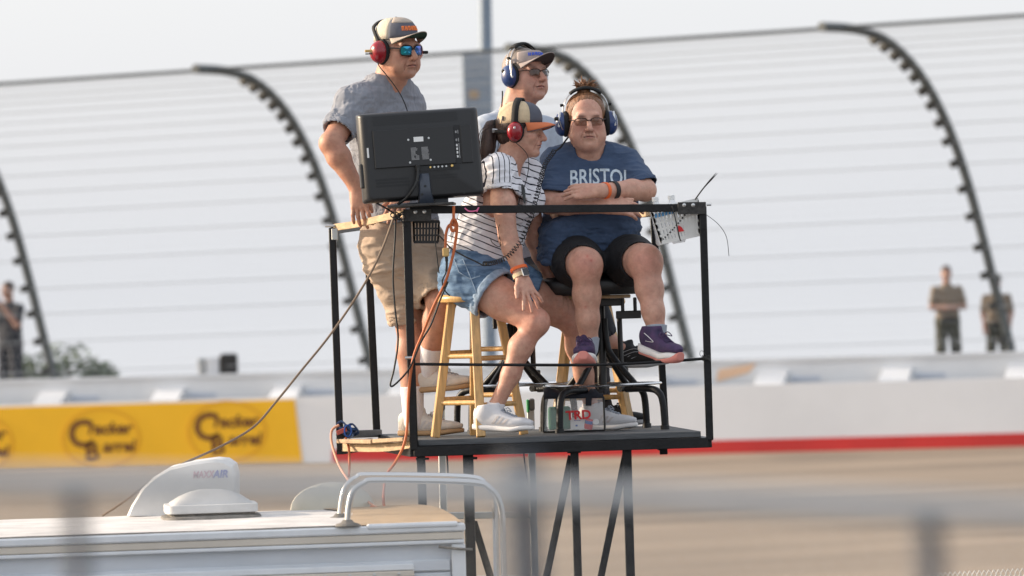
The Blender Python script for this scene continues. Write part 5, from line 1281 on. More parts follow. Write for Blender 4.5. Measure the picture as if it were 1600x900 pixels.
def headset(H, name, label, cup_m, style, cable_pts=None, spread=0.092, band_top=0.142, cupk=1.0, band_y=-0.016, sw=0.016):
    hs = empty(name, H(0, 0, -0.05), label, 'headset')
    for sg in (1, -1):
        c = H(sg * (spread - 0.016), -0.006, -0.008); ax = H.X * sg; k = H.k * cupk
        mb = MB(); ring = [c + H.Y * (0.030 * k * math.cos(t)) + H.Z * (0.041 * k * math.sin(t)) + ax * 0.004 for t in [2 * math.pi * i / 24 for i in range(24)]]; mb.tube(ring, 0.0125 * k, 8, closed=True); mb.build('cushion', 'foam_black', hs, smooth=60)
        mb = MB(); prof = [(0.030, 0.010), (0.0375, 0.013), (0.0385, 0.020), (0.0370, 0.028), (0.031, 0.038), (0.022, 0.045), (0.010, 0.0485), (0.001, 0.049)]
        if style == 'red': prof = [(0.030, 0.010), (0.037, 0.013), (0.037, 0.022), (0.035, 0.030), (0.031, 0.040), (0.024, 0.050), (0.012, 0.0535), (0.001, 0.054)]
        mb.lathe([(r * k, h * k) for r, h in prof], c, ax, 28, up=tuple(H.Z), sq=1.28); cup = mb.build('ear_cup', cup_m, hs, smooth=50)
        if style == 'red':
            mb = MB(); pts = [c + ax * 0.050 * k + H.Z * 0.006, c + ax * 0.052 * k - H.Y * 0.004 + H.Z * 0.006]; mb.box(c + ax * 0.047 * k + H.Z * 0.018 + H.Y * 0.006, (0.016, 0.010, 0.010), H.R); mb.build('badge', 'silver', cup, bevel=0.002)
            for q in ((0.016, 0.004), (-0.002, -0.002)):
                mb = MB(); mb.lathe([(0.0045, 0), (0.004, 0.004)], c + ax * (0.043 * k) + H.Y * q[0] + H.Z * q[1], ax, 8); mb.build('screw', 'silver', cup, smooth=40)
        else:
            mb = MB(); mb.lathe([(0.0085, 0), (0.0085, 0.008), (0.006, 0.010)], c + ax * (0.040 * k) - H.Y * 0.010 + H.Z * 0.022, ax, 12); mb.build('knob', 'foam_black', cup, smooth=40)
            mb = MB(); mb.beam(c + ax * (0.030 * k) + H.Y * 0.026 + H.Z * 0.052, c + ax * (0.034 * k) + H.Y * 0.032 - H.Z * 0.004, 0.010, 0.006, tuple(H.Y)); mb.build('slider', 'silver', cup, bevel=0.001)
            mb = MB(); mb.lathe([(0.006, 0), (0.005, 0.005)], c + ax * (0.034 * k) + H.Y * 0.032 - H.Z * 0.008, H.Y, 10); mb.build('screw', 'silver', cup, smooth=40)
    # head band
    n = 26; pts = []; pw = []
    for i in range(n + 1):
        t = math.pi * i / n; pts.append((spread * 0.99 * math.cos(t), -0.012 if style != 'red' else -0.010 + (band_y + 0.010) * min(1, math.sin(t) * 1.6), 0.02 + (band_top - 0.02) * max(0.0, math.sin(t)) ** 0.75))
    if style == 'red':
        mb = MB(); rows = []
        for (x, y, z) in pts: rows.append([H(x, y - sw, z), H(x, y + sw, z)])
        mb.grid(rows); mb.build('head_strap', 'foam_black', hs, solid=0.006, smooth=60)
        mb = MB(); back = [H(0.098 * math.cos(t), -0.02 - 0.115 * math.sin(t), -0.012) for t in [math.pi * i / 20 for i in range(21)]]
        rows = [[p - H.Z * 0.007, p + H.Z * 0.007] for p in back]; mb.grid(rows); mb.build('neck_band', 'foam_black', hs, solid=0.005, smooth=60)
    else:
        for dy in (-0.012, 0.012):
            mb = MB(); mb.tube([H(x, y + dy * (1 if 0.1 < i / n < 0.9 else 0.9), z) for i, (x, y, z) in enumerate(pts)], 0.0024, 6); mb.build('wire_band', 'silver', hs, smooth=60)
        mb = MB(); rows = []
        for (x, y, z) in pts[7:20]: rows.append([H(x, y - 0.021, z - 0.002), H(x, y - 0.012, z + 0.006), H(x, y + 0.012, z + 0.006), H(x, y + 0.021, z - 0.002)])
        mb.grid(rows); mb.build('pad', 'foam_black', hs, solid=0.008, smooth=60)
        for sg in (1, -1):
            p = H(sg * spread * 1.0, -0.004, 0.072); mb = MB(); mb.lathe([(0.0062, -0.004), (0.0068, 0.0), (0.0062, 0.010)], p, H.X * sg, 10); mb.build('knob', 'foam_black', hs, smooth=50)
    return hs
# ---- hands
def hand(S, wrist, d, up, thumb_side, L=0.185, spread=10, curl=(15, 20, 15), thumb=(35, 10), k=1.0, curls=None, roll_off=0.0):
    """wrist point, d: towards the fingers, up: back of the hand; thumb_side +1/-1 along d x up"""
    d = Vector(d).normalized(); up = Vector(up); up = (up - d * up.dot(d)).normalized(); sd = d.cross(up) * thumb_side
    w = Vector(wrist); pl = L * 0.50
    S.cone(w, w + d * pl * 0.45, 0.027 * k, 0.031 * k, 0.02, sq=(up, 0.62))
    for i, o in enumerate((0.026, 0.009, -0.009, -0.025)):
        kn = w + d * (pl * (1.0 - 0.05 * abs(i - 1))) + sd * (o * k * 1.05)
        S.cone(w + d * pl * 0.35 + sd * (o * k * 0.7), kn, 0.0140 * k, 0.0112 * k, 0.014)
        a = rad((1.2 - i) * spread * 0.8); fd = (d * math.cos(a) + sd * math.sin(a)).normalized(); FL = L * (0.47, 0.52, 0.48, 0.39)[i]; p = kn; ang = 0
        cc = curls[i] if curls else curl
        for j, fr in enumerate((0.46, 0.30, 0.24)):
            ang += cc[j]; v = fd * math.cos(rad(ang)) - up * math.sin(rad(ang)); q = p + v * (FL * fr)
            S.cone(p, q, (0.0098, 0.0088, 0.0080)[j] * k, (0.0088, 0.0080, 0.0070)[j] * k, 0.004); p = q
    tb = w + d * (pl * 0.25) + sd * 0.020 * k; a = rad(thumb[0]); td = (d * math.cos(a) + sd * math.sin(a) - up * math.sin(rad(thumb[1]))).normalized()
    p1 = tb + td * L * 0.22; td2 = (td + d * 0.5).normalized(); p2 = p1 + td2 * L * 0.17; p3 = p2 + (td2 + d * 0.2).normalized() * L * 0.13
    S.chain([tb, p1, p2, p3], [0.0155 * k, 0.0125 * k, 0.0105 * k, 0.0080 * k], 0.008)
# ---- shoes
def shoe(par, heel, fwd, up, L, upper_m, sole_m, lace_m, sole_h=0.030, wid=1.0, flare=0.0, toe_m=None, h=0.0035, label=None, stripes=None, collar_m=None, toe_up=0.006):
    f = Vector(fwd).normalized(); u = Vector(up); u = (u - f * u.dot(f)).normalized(); sdv = f.cross(u); heel = Vector(heel)
    def P(x, s, z): return heel + f * (x * L) + sdv * s + u * z
    S = SDF(); w_ = wid
    S.loft([(P(-0.01, 0, sole_h + 0.030), 0.022 * w_, 0.030), (P(0.05, 0, sole_h + 0.032), 0.032 * w_, 0.046), (P(0.22, 0, sole_h + 0.034), 0.036 * w_, 0.050), (P(0.36, 0, sole_h + 0.032), 0.037 * w_, 0.046),
            (P(0.52, 0, sole_h + 0.024), 0.040 * w_, 0.036), (P(0.68, 0, sole_h + 0.017), 0.044 * w_, 0.026), (P(0.85, 0, sole_h + 0.012 + toe_up), 0.040 * w_, 0.019), (P(0.96, 0, sole_h + 0.009 + toe_up), 0.027 * w_, 0.014), (P(1.0, 0, sole_h + 0.008 + toe_up), 0.012 * w_, 0.008)], sdv, 0.0, e=2.4)
    S.cone(P(0.13, 0, sole_h + 0.05), P(0.17, 0, sole_h + 0.075), 0.037 * w_, 0.040 * w_, 0.02)
    S.cone(P(0.30, 0, sole_h + 0.062), P(0.36, 0, sole_h + 0.088), 0.020 * w_, 0.015, 0.02)
    S.plane(P(0.18, 0, sole_h + 0.088), u + f * -0.22, 0.16)
    S.ell(P(0.185, 0, sole_h + 0.100), (0.034, 0.029 * w_, 0.034), Rcols(f, sdv, u), 0.006, 's')
    v, q = S.mesh(h, 1); sh = mesh_obj('shoe', v, q, upper_m, par, label=label)
    S2 = SDF()
    S2.loft([(P(-0.03, 0, sole_h * 0.5 + 0.004), 0.020 * w_, sole_h * 0.45), (P(0.0, 0, sole_h * 0.5), 0.031 * w_ + flare, sole_h * 0.52), (P(0.12, 0, sole_h * 0.5), 0.037 * w_ + flare, sole_h * 0.55), (P(0.4, 0, sole_h * 0.5), 0.036 * w_ + flare, sole_h * 0.52),
             (P(0.68, 0, sole_h * 0.48), 0.0475 * w_ + flare, sole_h * 0.48), (P(0.85, 0, sole_h * 0.5 + toe_up), 0.043 * w_ + flare, sole_h * 0.45), (P(0.97, 0, sole_h * 0.55 + toe_up), 0.029 * w_, sole_h * 0.42), (P(1.02, 0, sole_h * 0.6 + toe_up), 0.012 * w_, sole_h * 0.3)], sdv, 0.0, e=3.2)
    v2, q2 = S2.mesh(h, 1); so_ = mesh_obj('sole', v2, q2, sole_m, sh)
    if toe_m:
        S3 = SDF(); S3.loft([(P(0.02, 0, 0.0), 0.030 * w_, sole_h * 0.34), (P(0.4, 0, 0.0), 0.034 * w_, sole_h * 0.32), (P(0.7, 0, 0.0), 0.047 * w_, sole_h * 0.34), (P(0.9, 0, 0.002 + toe_up), 0.040 * w_, sole_h * 0.5), (P(1.0, 0, sole_h * 0.4 + toe_up), 0.028 * w_, sole_h * 0.6), (P(1.035, 0, sole_h * 0.75 + toe_up), 0.014 * w_, sole_h * 0.5)], sdv, 0.0, e=2.6)
        v3, q3 = S3.mesh(h, 1); mesh_obj('outsole', v3, q3, toe_m, sh)
    bvh = BVHTree.FromPolygons([tuple(x) for x in v], [tuple(int(i) for i in x) for x in q])
    def on(x, s, lift=0.002):
        o = P(x, s, sole_h + 0.2); r = bvh.ray_cast(o, -u); return (r[0] + u * lift) if r[0] is not None else P(x, s, sole_h + 0.05)
    mb = MB()
    for i in range(5):
        x = 0.46 + 0.050 * i; mb.tube(smooth_path([on(x, -0.020, 0.0015), on(x + 0.02, 0, 0.004), on(x + 0.04, 0.020, 0.0015)], 4), 0.0026, 5); mb.tube(smooth_path([on(x, 0.020, 0.0015), on(x + 0.02, 0, 0.0045), on(x + 0.04, -0.020, 0.0015)], 4), 0.0026, 5)
    k0 = on(0.50, 0, 0.005)
    for sg in (-1, 1): mb.tube(smooth_path([k0, k0 + sdv * sg * 0.02 + u * 0.012 + f * 0.006, k0 + sdv * sg * 0.034 + f * 0.02 - u * 0.004, k0 + sdv * sg * 0.012 + f * 0.012, k0], 5), 0.0022, 5)
    mb.build('lace', lace_m, sh, smooth=60)
    if stripes:
        sm, sgn = stripes
        for i in range(3):
            mb = MB(); rows = []
            for t in np.linspace(0, 1, 6):
                r = []
                for dx in (-0.022, 0.022):
                    o = P(0.34 + 0.085 * i + dx + 0.10 * t, sgn * 0.12, sole_h + 0.006 + 0.036 * t * (1 - 0.14 * i)); rc = bvh.ray_cast(o, -sdv * sgn)
                    r.append((rc[0] + sdv * sgn * 0.0012) if rc[0] is not None else None)
                if None not in r: rows.append(r)
            if len(rows) > 2: mb.grid(rows); mb.build('side_stripe', sm, sh, solid=0.001)
    return sh, bvh, P, sdv, u
def project(mb, bvh, direction, lift=0.0025, maxd=0.4):
    d = Vector(direction).normalized(); out = []
    for p in mb.v:
        r = bvh.ray_cast(Vector(p) - d * maxd, d); out.append(tuple(r[0] - d * lift) if r[0] is not None else tuple(p))
    mb.v = out; return mb
def densify(mb, maxlen):
    b = bmesh.new(); vs = [b.verts.new(p) for p in mb.v]
    for f in mb.f:
        try: b.faces.new([vs[i] for i in f])
        except ValueError: pass
    bmesh.ops.triangulate(b, faces=b.faces)
    for _ in range(5):
        es = [e for e in b.edges if e.calc_length() > maxlen]
        if not es: break
        bmesh.ops.subdivide_edges(b, edges=es, cuts=1); bmesh.ops.triangulate(b, faces=b.faces)
    b.verts.index_update(); m2 = MB(); m2.v = [tuple(v.co) for v in b.verts]; m2.f = [tuple(v.index for v in f.verts) for f in b.faces]; b.free(); return m2
def bvh_of(v, q): return BVHTree.FromPolygons([tuple(x) for x in v], [tuple(int(i) for i in x) for x in q])
def coil(pts, R, r, turns, n=10):
    P = smooth_path(pts, 30); m = len(P); out = []; per = turns * n
    prev = None
    for i in range(per):
        t = i / (per - 1) * (m - 1); j = min(int(t), m - 2); p = P[j].lerp(P[j + 1], t - j); d = (P[j + 1] - P[j]).normalized(); a, u, _ = frame(d)
        ph = 2 * math.pi * i / n; out.append(p + a * (R * math.cos(ph)) + u * (R * math.sin(ph)))
    return out
# ================================================================== THE FOUR SPOTTERS
def dirs(yaw):
    a = rad(yaw); return V3(-math.cos(a), -math.sin(a), 0), V3(math.sin(a), -math.cos(a), 0)      # his right, his front
def person(loc, label): return empty('person', loc, label, 'person')
def tint0(v): return np.ones((len(v), 3))
HB = 0.0031      # body voxel

# ------------------------------------------------------------------ man standing, grey t-shirt, khaki shorts
p1 = person(Vector((W(650, 675, 0.5).x, 0.5, ZD)), 'man in grey t-shirt, khaki shorts, cap and mirrored sunglasses leaning on the railing')
H1 = Head(W(621, 78, 0.52), 42, -4, 1, 1.03); rs, fw = dirs(36)
chest = W(607, 215, 0.58); pelv = W(626, 372, 0.55); nb = W(607, 128, 0.575)
shR = W(555, 162, 0.47); shL = W(636, 158, 0.70)
elR = W(517, 224, 0.33); wrR = W(557, 293, 0.31)
hipR, hipL = W(604, 385, 0.50), W(650, 385, 0.60)
knR, anR = W(641, 505, 0.60), W(645, 648, 0.60)
knL, anL = W(690, 468, 0.44), W(668, 575, 0.58)
S = SDF(); H1.sdf(S, wide=1.06, jowl=0.003)
S.cone(H1(0, -0.020, -0.03), nb, 0.060, 0.068, 0.03)
S.cone(H1(0, 0.03, -0.085), nb + fw * 0.03, 0.040, 0.06, 0.03)
S.loft([(pelv - V3(0, 0, 0.05), 0.14, 0.10), (pelv + V3(0, 0, 0.1), 0.145, 0.105), (W(602, 215, 0.58), 0.140, 0.100), (nb - V3(0, 0, 0.09), 0.12, 0.075), (nb, 0.07, 0.06)], rs, 0.03)
S.cone(nb + rs * 0.05 - V3(0, 0, 0.06), shR, 0.055, 0.06, 0.03); S.cone(nb - rs * 0.05 - V3(0, 0, 0.06), shL, 0.055, 0.06, 0.03)
S.cone(shR, elR, 0.060, 0.047, 0.03); S.ell(elR, (0.047, 0.047, 0.047), k=0.02)
S.chain([elR, elR.lerp(wrR, 0.3), wrR], [0.047, 0.052, 0.031], 0.02)
elL = shL + V3(0.035, -0.06, -0.28); S.chain([shL, elL, elL + V3(-0.05, -0.2, -0.14)], [0.058, 0.047, 0.032], 0.03)
hand(S, elL + V3(-0.05, -0.2, -0.14), (-0.3, -0.6, -0.4), (0, -0.5, 0.6), 1, k=1.0)
hand(S, wrR, W(562, 326, 0.28) - wrR, (-0.25, -1.0, 0.25), -1, L=0.19, spread=9, k=1.05, curls=[(8, 22, 10), (12, 25, 15), (10, 25, 20), (5, 28, 20)], thumb=(20, 25))
S.chain([hipR, knR], [0.090, 0.062], 0.03); S.chain([knR, knR.lerp(anR, 0.3), anR], [0.060, 0.061, 0.040], 0.03)
S.chain([hipL, knL], [0.090, 0.064], 0.03); S.chain([knL, knL.lerp(anL, 0.3), anL], [0.062, 0.062, 0.040], 0.03)
for an, fd in ((anR, V3(0.97, -0.25, 0)), (anL, V3(0.96, -0.2, 0.0))): S.cone(an, an + fd * 0.04 - V3(0, 0, 0.045), 0.036, 0.024, 0.02)
v, q = S.mesh(HB, 1); t = H1.tint(v, tint0(v), stubble=0.45, rosy=0.3)
body1 = mesh_obj('body', v, q, 'skin_tan', p1, t)
# shirt
S = SDF()
hem = W(627, 352, 0.55)
S.loft([(hem, 0.172, 0.135), (W(620, 310, 0.56), 0.168, 0.135), (W(610, 250, 0.57), 0.170, 0.130), (W(602, 205, 0.58), 0.170, 0.124), (W(599, 166, 0.58), 0.160, 0.105), (W(602, 138, 0.58), 0.125, 0.086), (W(607, 119, 0.575), 0.084, 0.078)], rs, 0.0)
S.cone(nb + rs * 0.06 - V3(0, 0, 0.035), shR + V3(0, 0, 0.002), 0.06, 0.076, 0.05); S.cone(nb - rs * 0.05 - V3(0, 0, 0.035), shL, 0.06, 0.068, 0.05)
S.cone(shR, shR.lerp(elR, 0.72), 0.073, 0.073, 0.05); S.cone(shL, shL.lerp(elL, 0.7), 0.068, 0.068, 0.05)
ax = (elR - shR).normalized(); S.opening(shR.lerp(elR, 0.72), ax, 0.13)
ax = (elL - shL).normalized(); S.opening(shL.lerp(elL, 0.7), ax, 0.13)
S.opening(hem + V3(0, 0, 0.01), (0, 0, -1), 0.3)
S.cone(H1(0, -0.020, -0.03), nb + V3(0, 0, -0.005), 0.062, 0.070, 0.006, 's'); S.cone(nb + V3(0, 0, 0.012) + fw * 0.03, nb + fw * 0.065 + V3(0, 0, 0.022), 0.055, 0.05, 0.01, 's')
v, q = S.mesh(0.0045, 2); v = folds(v, q, 0.011, 0.12, (1.0, 1.0, 0.55), 0.9); v = folds(v, q, 0.006, 0.06, (0.7, 0.7, 1.5), 0.9, seed=4); v = folds(v, q, 0.0035, 0.03, (1.5, 1.5, 0.5), 1.0, seed=24)
mesh_obj('t_shirt', v, q, 'tee_grey', p1)
# shorts
S = SDF()
wst = W(626, 345, 0.55)
S.loft([(W(628, 420, 0.55), 0.165, 0.13), (W(627, 380, 0.55), 0.175, 0.135), (wst, 0.165, 0.125)], rs, 0.0)
S.cone(hipR, hipR.lerp(knR, 0.94), 0.115, 0.090, 0.05); S.cone(hipL, hipL.lerp(knL, 0.93) + V3(0.008, -0.005, -0.01), 0.118, 0.098, 0.05)
S.opening(hipR.lerp(knR, 0.94), knR - hipR, 0.15); S.opening(hipL.lerp(knL, 0.93), (knL - hipL).normalized() + V3(0.0, 0, -0.35), 0.16)
v, q = S.mesh(0.0048, 2); v = folds(v, q, 0.011, 0.13, (0.8, 0.8, 1.2), 0.9, seed=2); v = folds(v, q, 0.006, 0.05, (0.6, 0.6, 1.6), 0.9, seed=9)
mesh_obj('shorts', v, q, 'khaki', p1)
# socks, shoes
def sock(par, a, b, r0, r1, m, h=0.0035):
    S = SDF(); S.cone(a, b, r0, r1, 0); S.plane(a, a - b, 0.12); v, q = S.mesh(h, 1); return mesh_obj('sock', v, q, m, par)
sock(p1, anR + V3(0.0, 0, 0.125), anR + V3(0.003, -0.002, -0.03), 0.0525, 0.046, 'sock_white'); 
u_ = (knL - anL).normalized(); sock(p1, anL + u_ * 0.11, anL - u_ * 0.03 + V3(0.004, 0, 0), 0.0525, 0.046, 'sock_white')
hz = W(622, 676, 0.585); hz.z = ZD + 0.001
shoe(p1, hz + V3(0.01, 0.04, 0), (0.97, -0.24, 0), (0, 0, 1), 0.285, 'shoe_cream', 'gum_sole', 'shoe_grey', 0.026, stripes=('shoe_grey', 1))
hz = W(648, 613, 0.60)
shoe(p1, hz + V3(0.0, 0.0, -0.004), (0.97, -0.22, 0.04), (-0.04, 0, 1), 0.285, 'shoe_cream', 'gum_sole', 'shoe_grey', 0.026, stripes=('shoe_grey', 1))
# cap, hair, glasses, headset
S = SDF(); S.ell(H1(0, -0.020, 0.040), (0.0815 * 1.03, 0.099 * 1.03, 0.085 * 1.03), H1.R, 0); S.plane(H1(0, 0.040, 0), H1.Y + H1.Z * -0.35, 0.4); S.plane(H1(0, 0, -0.035), -H1.Z, 0.4)
v, q = S.mesh(0.004, 1); mesh_obj('hair', v, q, 'hair_grey', p1)
c1, cr1 = cap(H1, p1, 'cap_slate', 'cap_mesh', 'cap_stone', 'cap_green', bl=0.074, z0=0.056, hgt=0.082, up=0.030, droop=0.004)
mb = MB(); mb.grid([[cr1(rad(-62 + 124 * i / 16), 0.78 + 0.8 * j / 5) + H1.Z * 0.002 for i in range(17)] for j in range(6)]); mb.build('top_panel', 'cap_stone', c1, solid=0.003, smooth=60)
def cap_marks(cp, cr, m, ph0, ph1, th0, th1, n, H, seed):
    """short upright stitched strokes, as the unreadable lettering looks"""
    rg = random.Random(seed); mb = MB()
    for i in range(n):
        a = ph0 + (ph1 - ph0) * (i + 0.12) / n; b = ph0 + (ph1 - ph0) * (i + 0.82) / n; mid = (a + b) / 2
        for (x0, x1, t0, t1) in ((a, a * 0.65 + b * 0.35, th0, th1), (a * 0.35 + b * 0.65, b, th0, th1) if rg.random() < 0.7 else (a, b, th0, th0 * 0.72 + th1 * 0.28), (a, b, th0 * 0.3 + th1 * 0.7, th1) if rg.random() < 0.6 else (a, b, th0 * 0.6 + th1 * 0.4, th0 * 0.4 + th1 * 0.6)):
            mb.grid([[cr(x0 + (x1 - x0) * u / 2, t0 + (t1 - t0) * w_ / 2) + H.Y * 0.0035 + H.Z * 0.001 for u in range(3)] for w_ in range(3)])
    return mb.build('stitched_lettering', m, cp, solid=0.002)
mb = MB(); mb.grid([[cr1(rad(-40 + 84 * i / 12), 0.30 + 0.30 * j / 3) + H1.Y * 0.002 for i in range(13)] for j in range(4)])
cap_marks(c1, cr1, 'thread_orange', rad(34), rad(-40), 0.30, 0.56, 7, H1, 3)
glasses(H1, p1, 'lens_mirror', 'frame_black', 0.0285, 0.0205, 0.0028, z0=0.000, y0=0.104, sh=3.2)
hs1 = headset(H1, 'headset', 'red headset with mirrored-sunglasses wearer, worn over a cap by the man in grey', 'headset_red', 'red', spread=0.094, band_top=0.128, cupk=1.05, band_y=-0.075, sw=0.009)
hs1['label'] = 'red headset worn by the standing man in the grey t-shirt'
mb = MB(); q0 = H1(0.128, -0.022, -0.006); mb.beam(H1(0.118, -0.004, -0.002), H1(0.150, -0.040, -0.004), 0.016, 0.012); mb.build('microphone_block', 'brass_plug', hs1, bevel=0.002)
mb = MB(); mb.tube([H1(0.118, 0.004, -0.014), H1(0.152, -0.034, -0.016)], 0.003, 6); mb.tube([H1(-0.125, 0.01, -0.012), H1(-0.155, 0.02, -0.012)], 0.007, 8); mb.build('stub_antenna', 'foam_black', hs1, smooth=50)
mb = MB(); mb.tube(smooth_path([W(590, 96, 0.42), W(593, 104, 0.42), W(606, 120, 0.41), W(618, 136, 0.415), W(628, 152, 0.42), W(636, 172, 0.42), W(640, 195, 0.42)], 6), 0.0024, 6); mb.build('headset_cord', 'foam_black', hs1, smooth=60)

# ------------------------------------------------------------------ man with the visor, seated behind
p2 = person(Vector((W(801, 436, 0.98).x, 0.98, ZD)), 'man in pale t-shirt, taupe visor and dark glasses seated at the back')
H2 = Head(W(821, 117, 1.0), 44, 4, -2, 1.0); rs, fw = dirs(48)
nb = W(800, 182, 1.04); chest = W(806, 262, 1.04); pelv = W(801, 418, 1.0)
shR = W(763, 208, 0.92); shL = W(850, 210, 1.16)
S = SDF(); H2.sdf(S, wide=1.03, jowl=0.002)
S.cone(H2(0, -0.020, -0.03), nb, 0.058, 0.066, 0.03); S.cone(H2(0, 0.03, -0.085), nb + fw * 0.03, 0.040, 0.058, 0.03)
S.loft([(pelv - V3(0, 0, 0.01), 0.16, 0.12), (chest, 0.16, 0.105), (nb - V3(0, 0, 0.07), 0.14, 0.08), (nb, 0.07, 0.06)], rs, 0.03)
S.cone(nb - V3(0, 0, 0.06), shR, 0.055, 0.06, 0.03); S.cone(nb - V3(0, 0, 0.06), shL, 0.055, 0.06, 0.03)
elR2 = shR + V3(-0.02, 0.02, -0.29); wrR2 = elR2 + V3(0.17, -0.06, -0.13); S.chain([shR, elR2, wrR2], [0.056, 0.046, 0.032], 0.03); hand(S, wrR2, (0.6, -0.4, -0.5), (0.3, -0.5, 0.8), -1)
elL2 = shL + V3(0.03, -0.02, -0.29); wrL2 = elL2 + V3(0.12, -0.12, -0.12); S.chain([shL, elL2, wrL2], [0.056, 0.046, 0.032], 0.03); hand(S, wrL2, (0.6, -0.4, -0.5), (0.3, -0.5, 0.8), 1)
hR, hL = W(785, 430, 0.94), W(815, 430, 1.10); kR, kL = W(912, 440, 0.80), W(925, 440, 1.12); aR, aL = W(947, 530, 0.88), W(935, 640, 1.15)
for a_, b_, c_ in ((hR, kR, aR), (hL, kL, aL)): S.chain([a_, b_], [0.085, 0.06], 0.03); S.chain([b_, b_.lerp(c_, 0.3), c_], [0.058, 0.055, 0.04], 0.03); S.cone(c_, c_ + V3(0.07, 0, -0.04), 0.036, 0.03, 0.02)
v, q = S.mesh(HB, 1); t = H2.tint(v, tint0(v), stubble=0.35, rosy=0.35); mesh_obj('body', v, q, 'skin_pink', p2, t)
S = SDF(); hem = W(801, 425, 1.0)
S.loft([(hem, 0.18, 0.145), (W(804, 340, 1.03), 0.178, 0.14), (W(806, 270, 1.04), 0.185, 0.13), (W(802, 220, 1.04), 0.18, 0.115), (W(800, 196, 1.04), 0.135, 0.09), (W(800, 178, 1.035), 0.08, 0.075)], rs, 0.0)
S.cone(nb + rs * 0.05 - V3(0, 0, 0.035), shR, 0.058, 0.072, 0.05); S.cone(nb - rs * 0.05 - V3(0, 0, 0.035), shL, 0.058, 0.072, 0.05)
S.cone(shR, shR.lerp(elR2, 0.65), 0.072, 0.072, 0.05); S.cone(shL, shL.lerp(elL2, 0.65), 0.072, 0.072, 0.05)
S.opening(shR.lerp(elR2, 0.65), elR2 - shR, 0.12); S.opening(shL.lerp(elL2, 0.65), elL2 - shL, 0.12)
S.cone(H2(0, -0.020, -0.03), nb, 0.060, 0.068, 0.006, 's'); S.cone(nb + fw * 0.035, nb + fw * 0.075 + V3(0, 0, 0.01), 0.05, 0.05, 0.01, 's')
v, q = S.mesh(0.005, 2); v = folds(v, q, 0.007, 0.12, (1, 1, 0.6), 0.8, seed=5); bv = bvh_of(v, q); ts2 = mesh_obj('t_shirt', v, q, 'tee_pale', p2)
Rg = Rcols(V3(1, 0, 0), V3(0, 0, 1), V3(0, -1, 0))
def patch(px0, py0, px1, py1, y):
    mb = MB(); mb.grid([[W(px0 + (px1 - px0) * i / 5, py0 + (py1 - py0) * j / 5, y) for i in range(6)] for j in range(6)]); return mb
for (x0, y0, x1, y1, m) in ((812, 252, 838, 258, 'print_black'), (814, 262, 838, 268, 'print_black'), (812, 252, 818, 282, 'print_black'), (826, 268, 836, 284, 'print_black'), (822, 288, 838, 312, 'print_green'), (830, 254, 836, 278, 'print_white')):
    project(patch(x0, y0, x1, y1, 0.9), bv, (0, 1, 0), 0.003 + (0.002 if m == 'print_white' else 0)).build('shirt_print', m, ts2)
S = SDF(); S.chain([hR, kR], [0.10, 0.082], 0.03); S.chain([kR, kR.lerp(aR, 0.93)], [0.078, 0.056], 0.03); S.chain([hL, kL], [0.10, 0.082], 0.03); S.chain([kL, kL.lerp(aL, 0.93)], [0.078, 0.056], 0.03); S.cone(hR.lerp(hL, 0.5) + V3(-0.05, 0, 0), hR.lerp(hL, 0.5) + V3(0.02, 0, 0.0), 0.125, 0.12, 0.05)
S.opening(kR.lerp(aR, 0.93), aR - kR, 0.1); S.opening(kL.lerp(aL, 0.93), aL - kL, 0.1)
v, q = S.mesh(0.006, 2); v = folds(v, q, 0.006, 0.1, (1, 1, 1), 0.8); mesh_obj('trousers', v, q, 'trousers_dark', p2)
sh_, bvS, Ps, sds, us = shoe(p2, W(951, 575, 0.90), (0.95, -0.15, -0.02), (0.02, 0, 1), 0.27, 'shoe_black', 'sole_grey', 'shoe_black', 0.028, toe_up=0.010)
mb = MB()
for pts in ([(0.22, 0.045), (0.42, 0.065), (0.52, 0.058), (0.34, 0.030)], [(0.28, 0.035), (0.46, 0.052), (0.60, 0.045), (0.40, 0.022)]):
    pp_ = []
    for x, z in pts:
        r = bvS.ray_cast(Ps(x, 0.15, 0.028 + z - 0.008), -sds)
        if r[0] is not None: pp_.append(r[0] + sds * 0.001)
    if len(pp_) > 2: mb.tube(smooth_path(pp_, 5), 0.0015, 5)
if mb.v: mb.build('side_lines', 'sole_grey', sh_)
shoe(p2, atz(aL, ZD + 0.001) + V3(-0.05, 0, 0), (0.97, -0.15, 0), (0, 0, 1), 0.27, 'shoe_black', 'sole_grey', 'shoe_black', 0.028)
S = SDF(); S.ell(H2(0, -0.020, 0.040), (0.081, 0.100, 0.086), H2.R, 0); S.plane(H2(0, 0.045, 0), H2.Y - H2.Z * 0.4, 0.4); S.plane(H2(0, 0, -0.03), -H2.Z, 0.4)
v, q = S.mesh(0.004, 1); mesh_obj('hair', v, q, 'hair_grey', p2)
c2, cr2 = cap(H2, p2, 'visor_taupe', 'visor_taupe', 'visor_taupe', 'visor_under', bl=0.080, z0=0.046, hgt=0.080, visor=True, name='visor', droop=0.004, tilt=0.006, up=0.034)
cap_marks(c2, cr2, 'thread_blue', rad(38), rad(-30), 0.26, 0.46, 6, H2, 8)
glasses(H2, p2, 'lens_dark', 'frame_brown', 0.0265, 0.0155, 0.0020, z0=-0.001, y0=0.103, half=True, sh=2.6)
hs2 = headset(H2, 'headset', 'blue headset worn by the man with the visor', 'headset_blue', 'blue', spread=0.092, band_top=0.140, cupk=1.04)
mb = MB(); mb.tube(smooth_path([W(785, 142, 0.92), W(785, 152, 0.92), W(784, 166, 0.92), W(783, 190, 0.93)], 5), 0.003, 6); mb.build('headset_cord', 'foam_black', hs2, smooth=60)

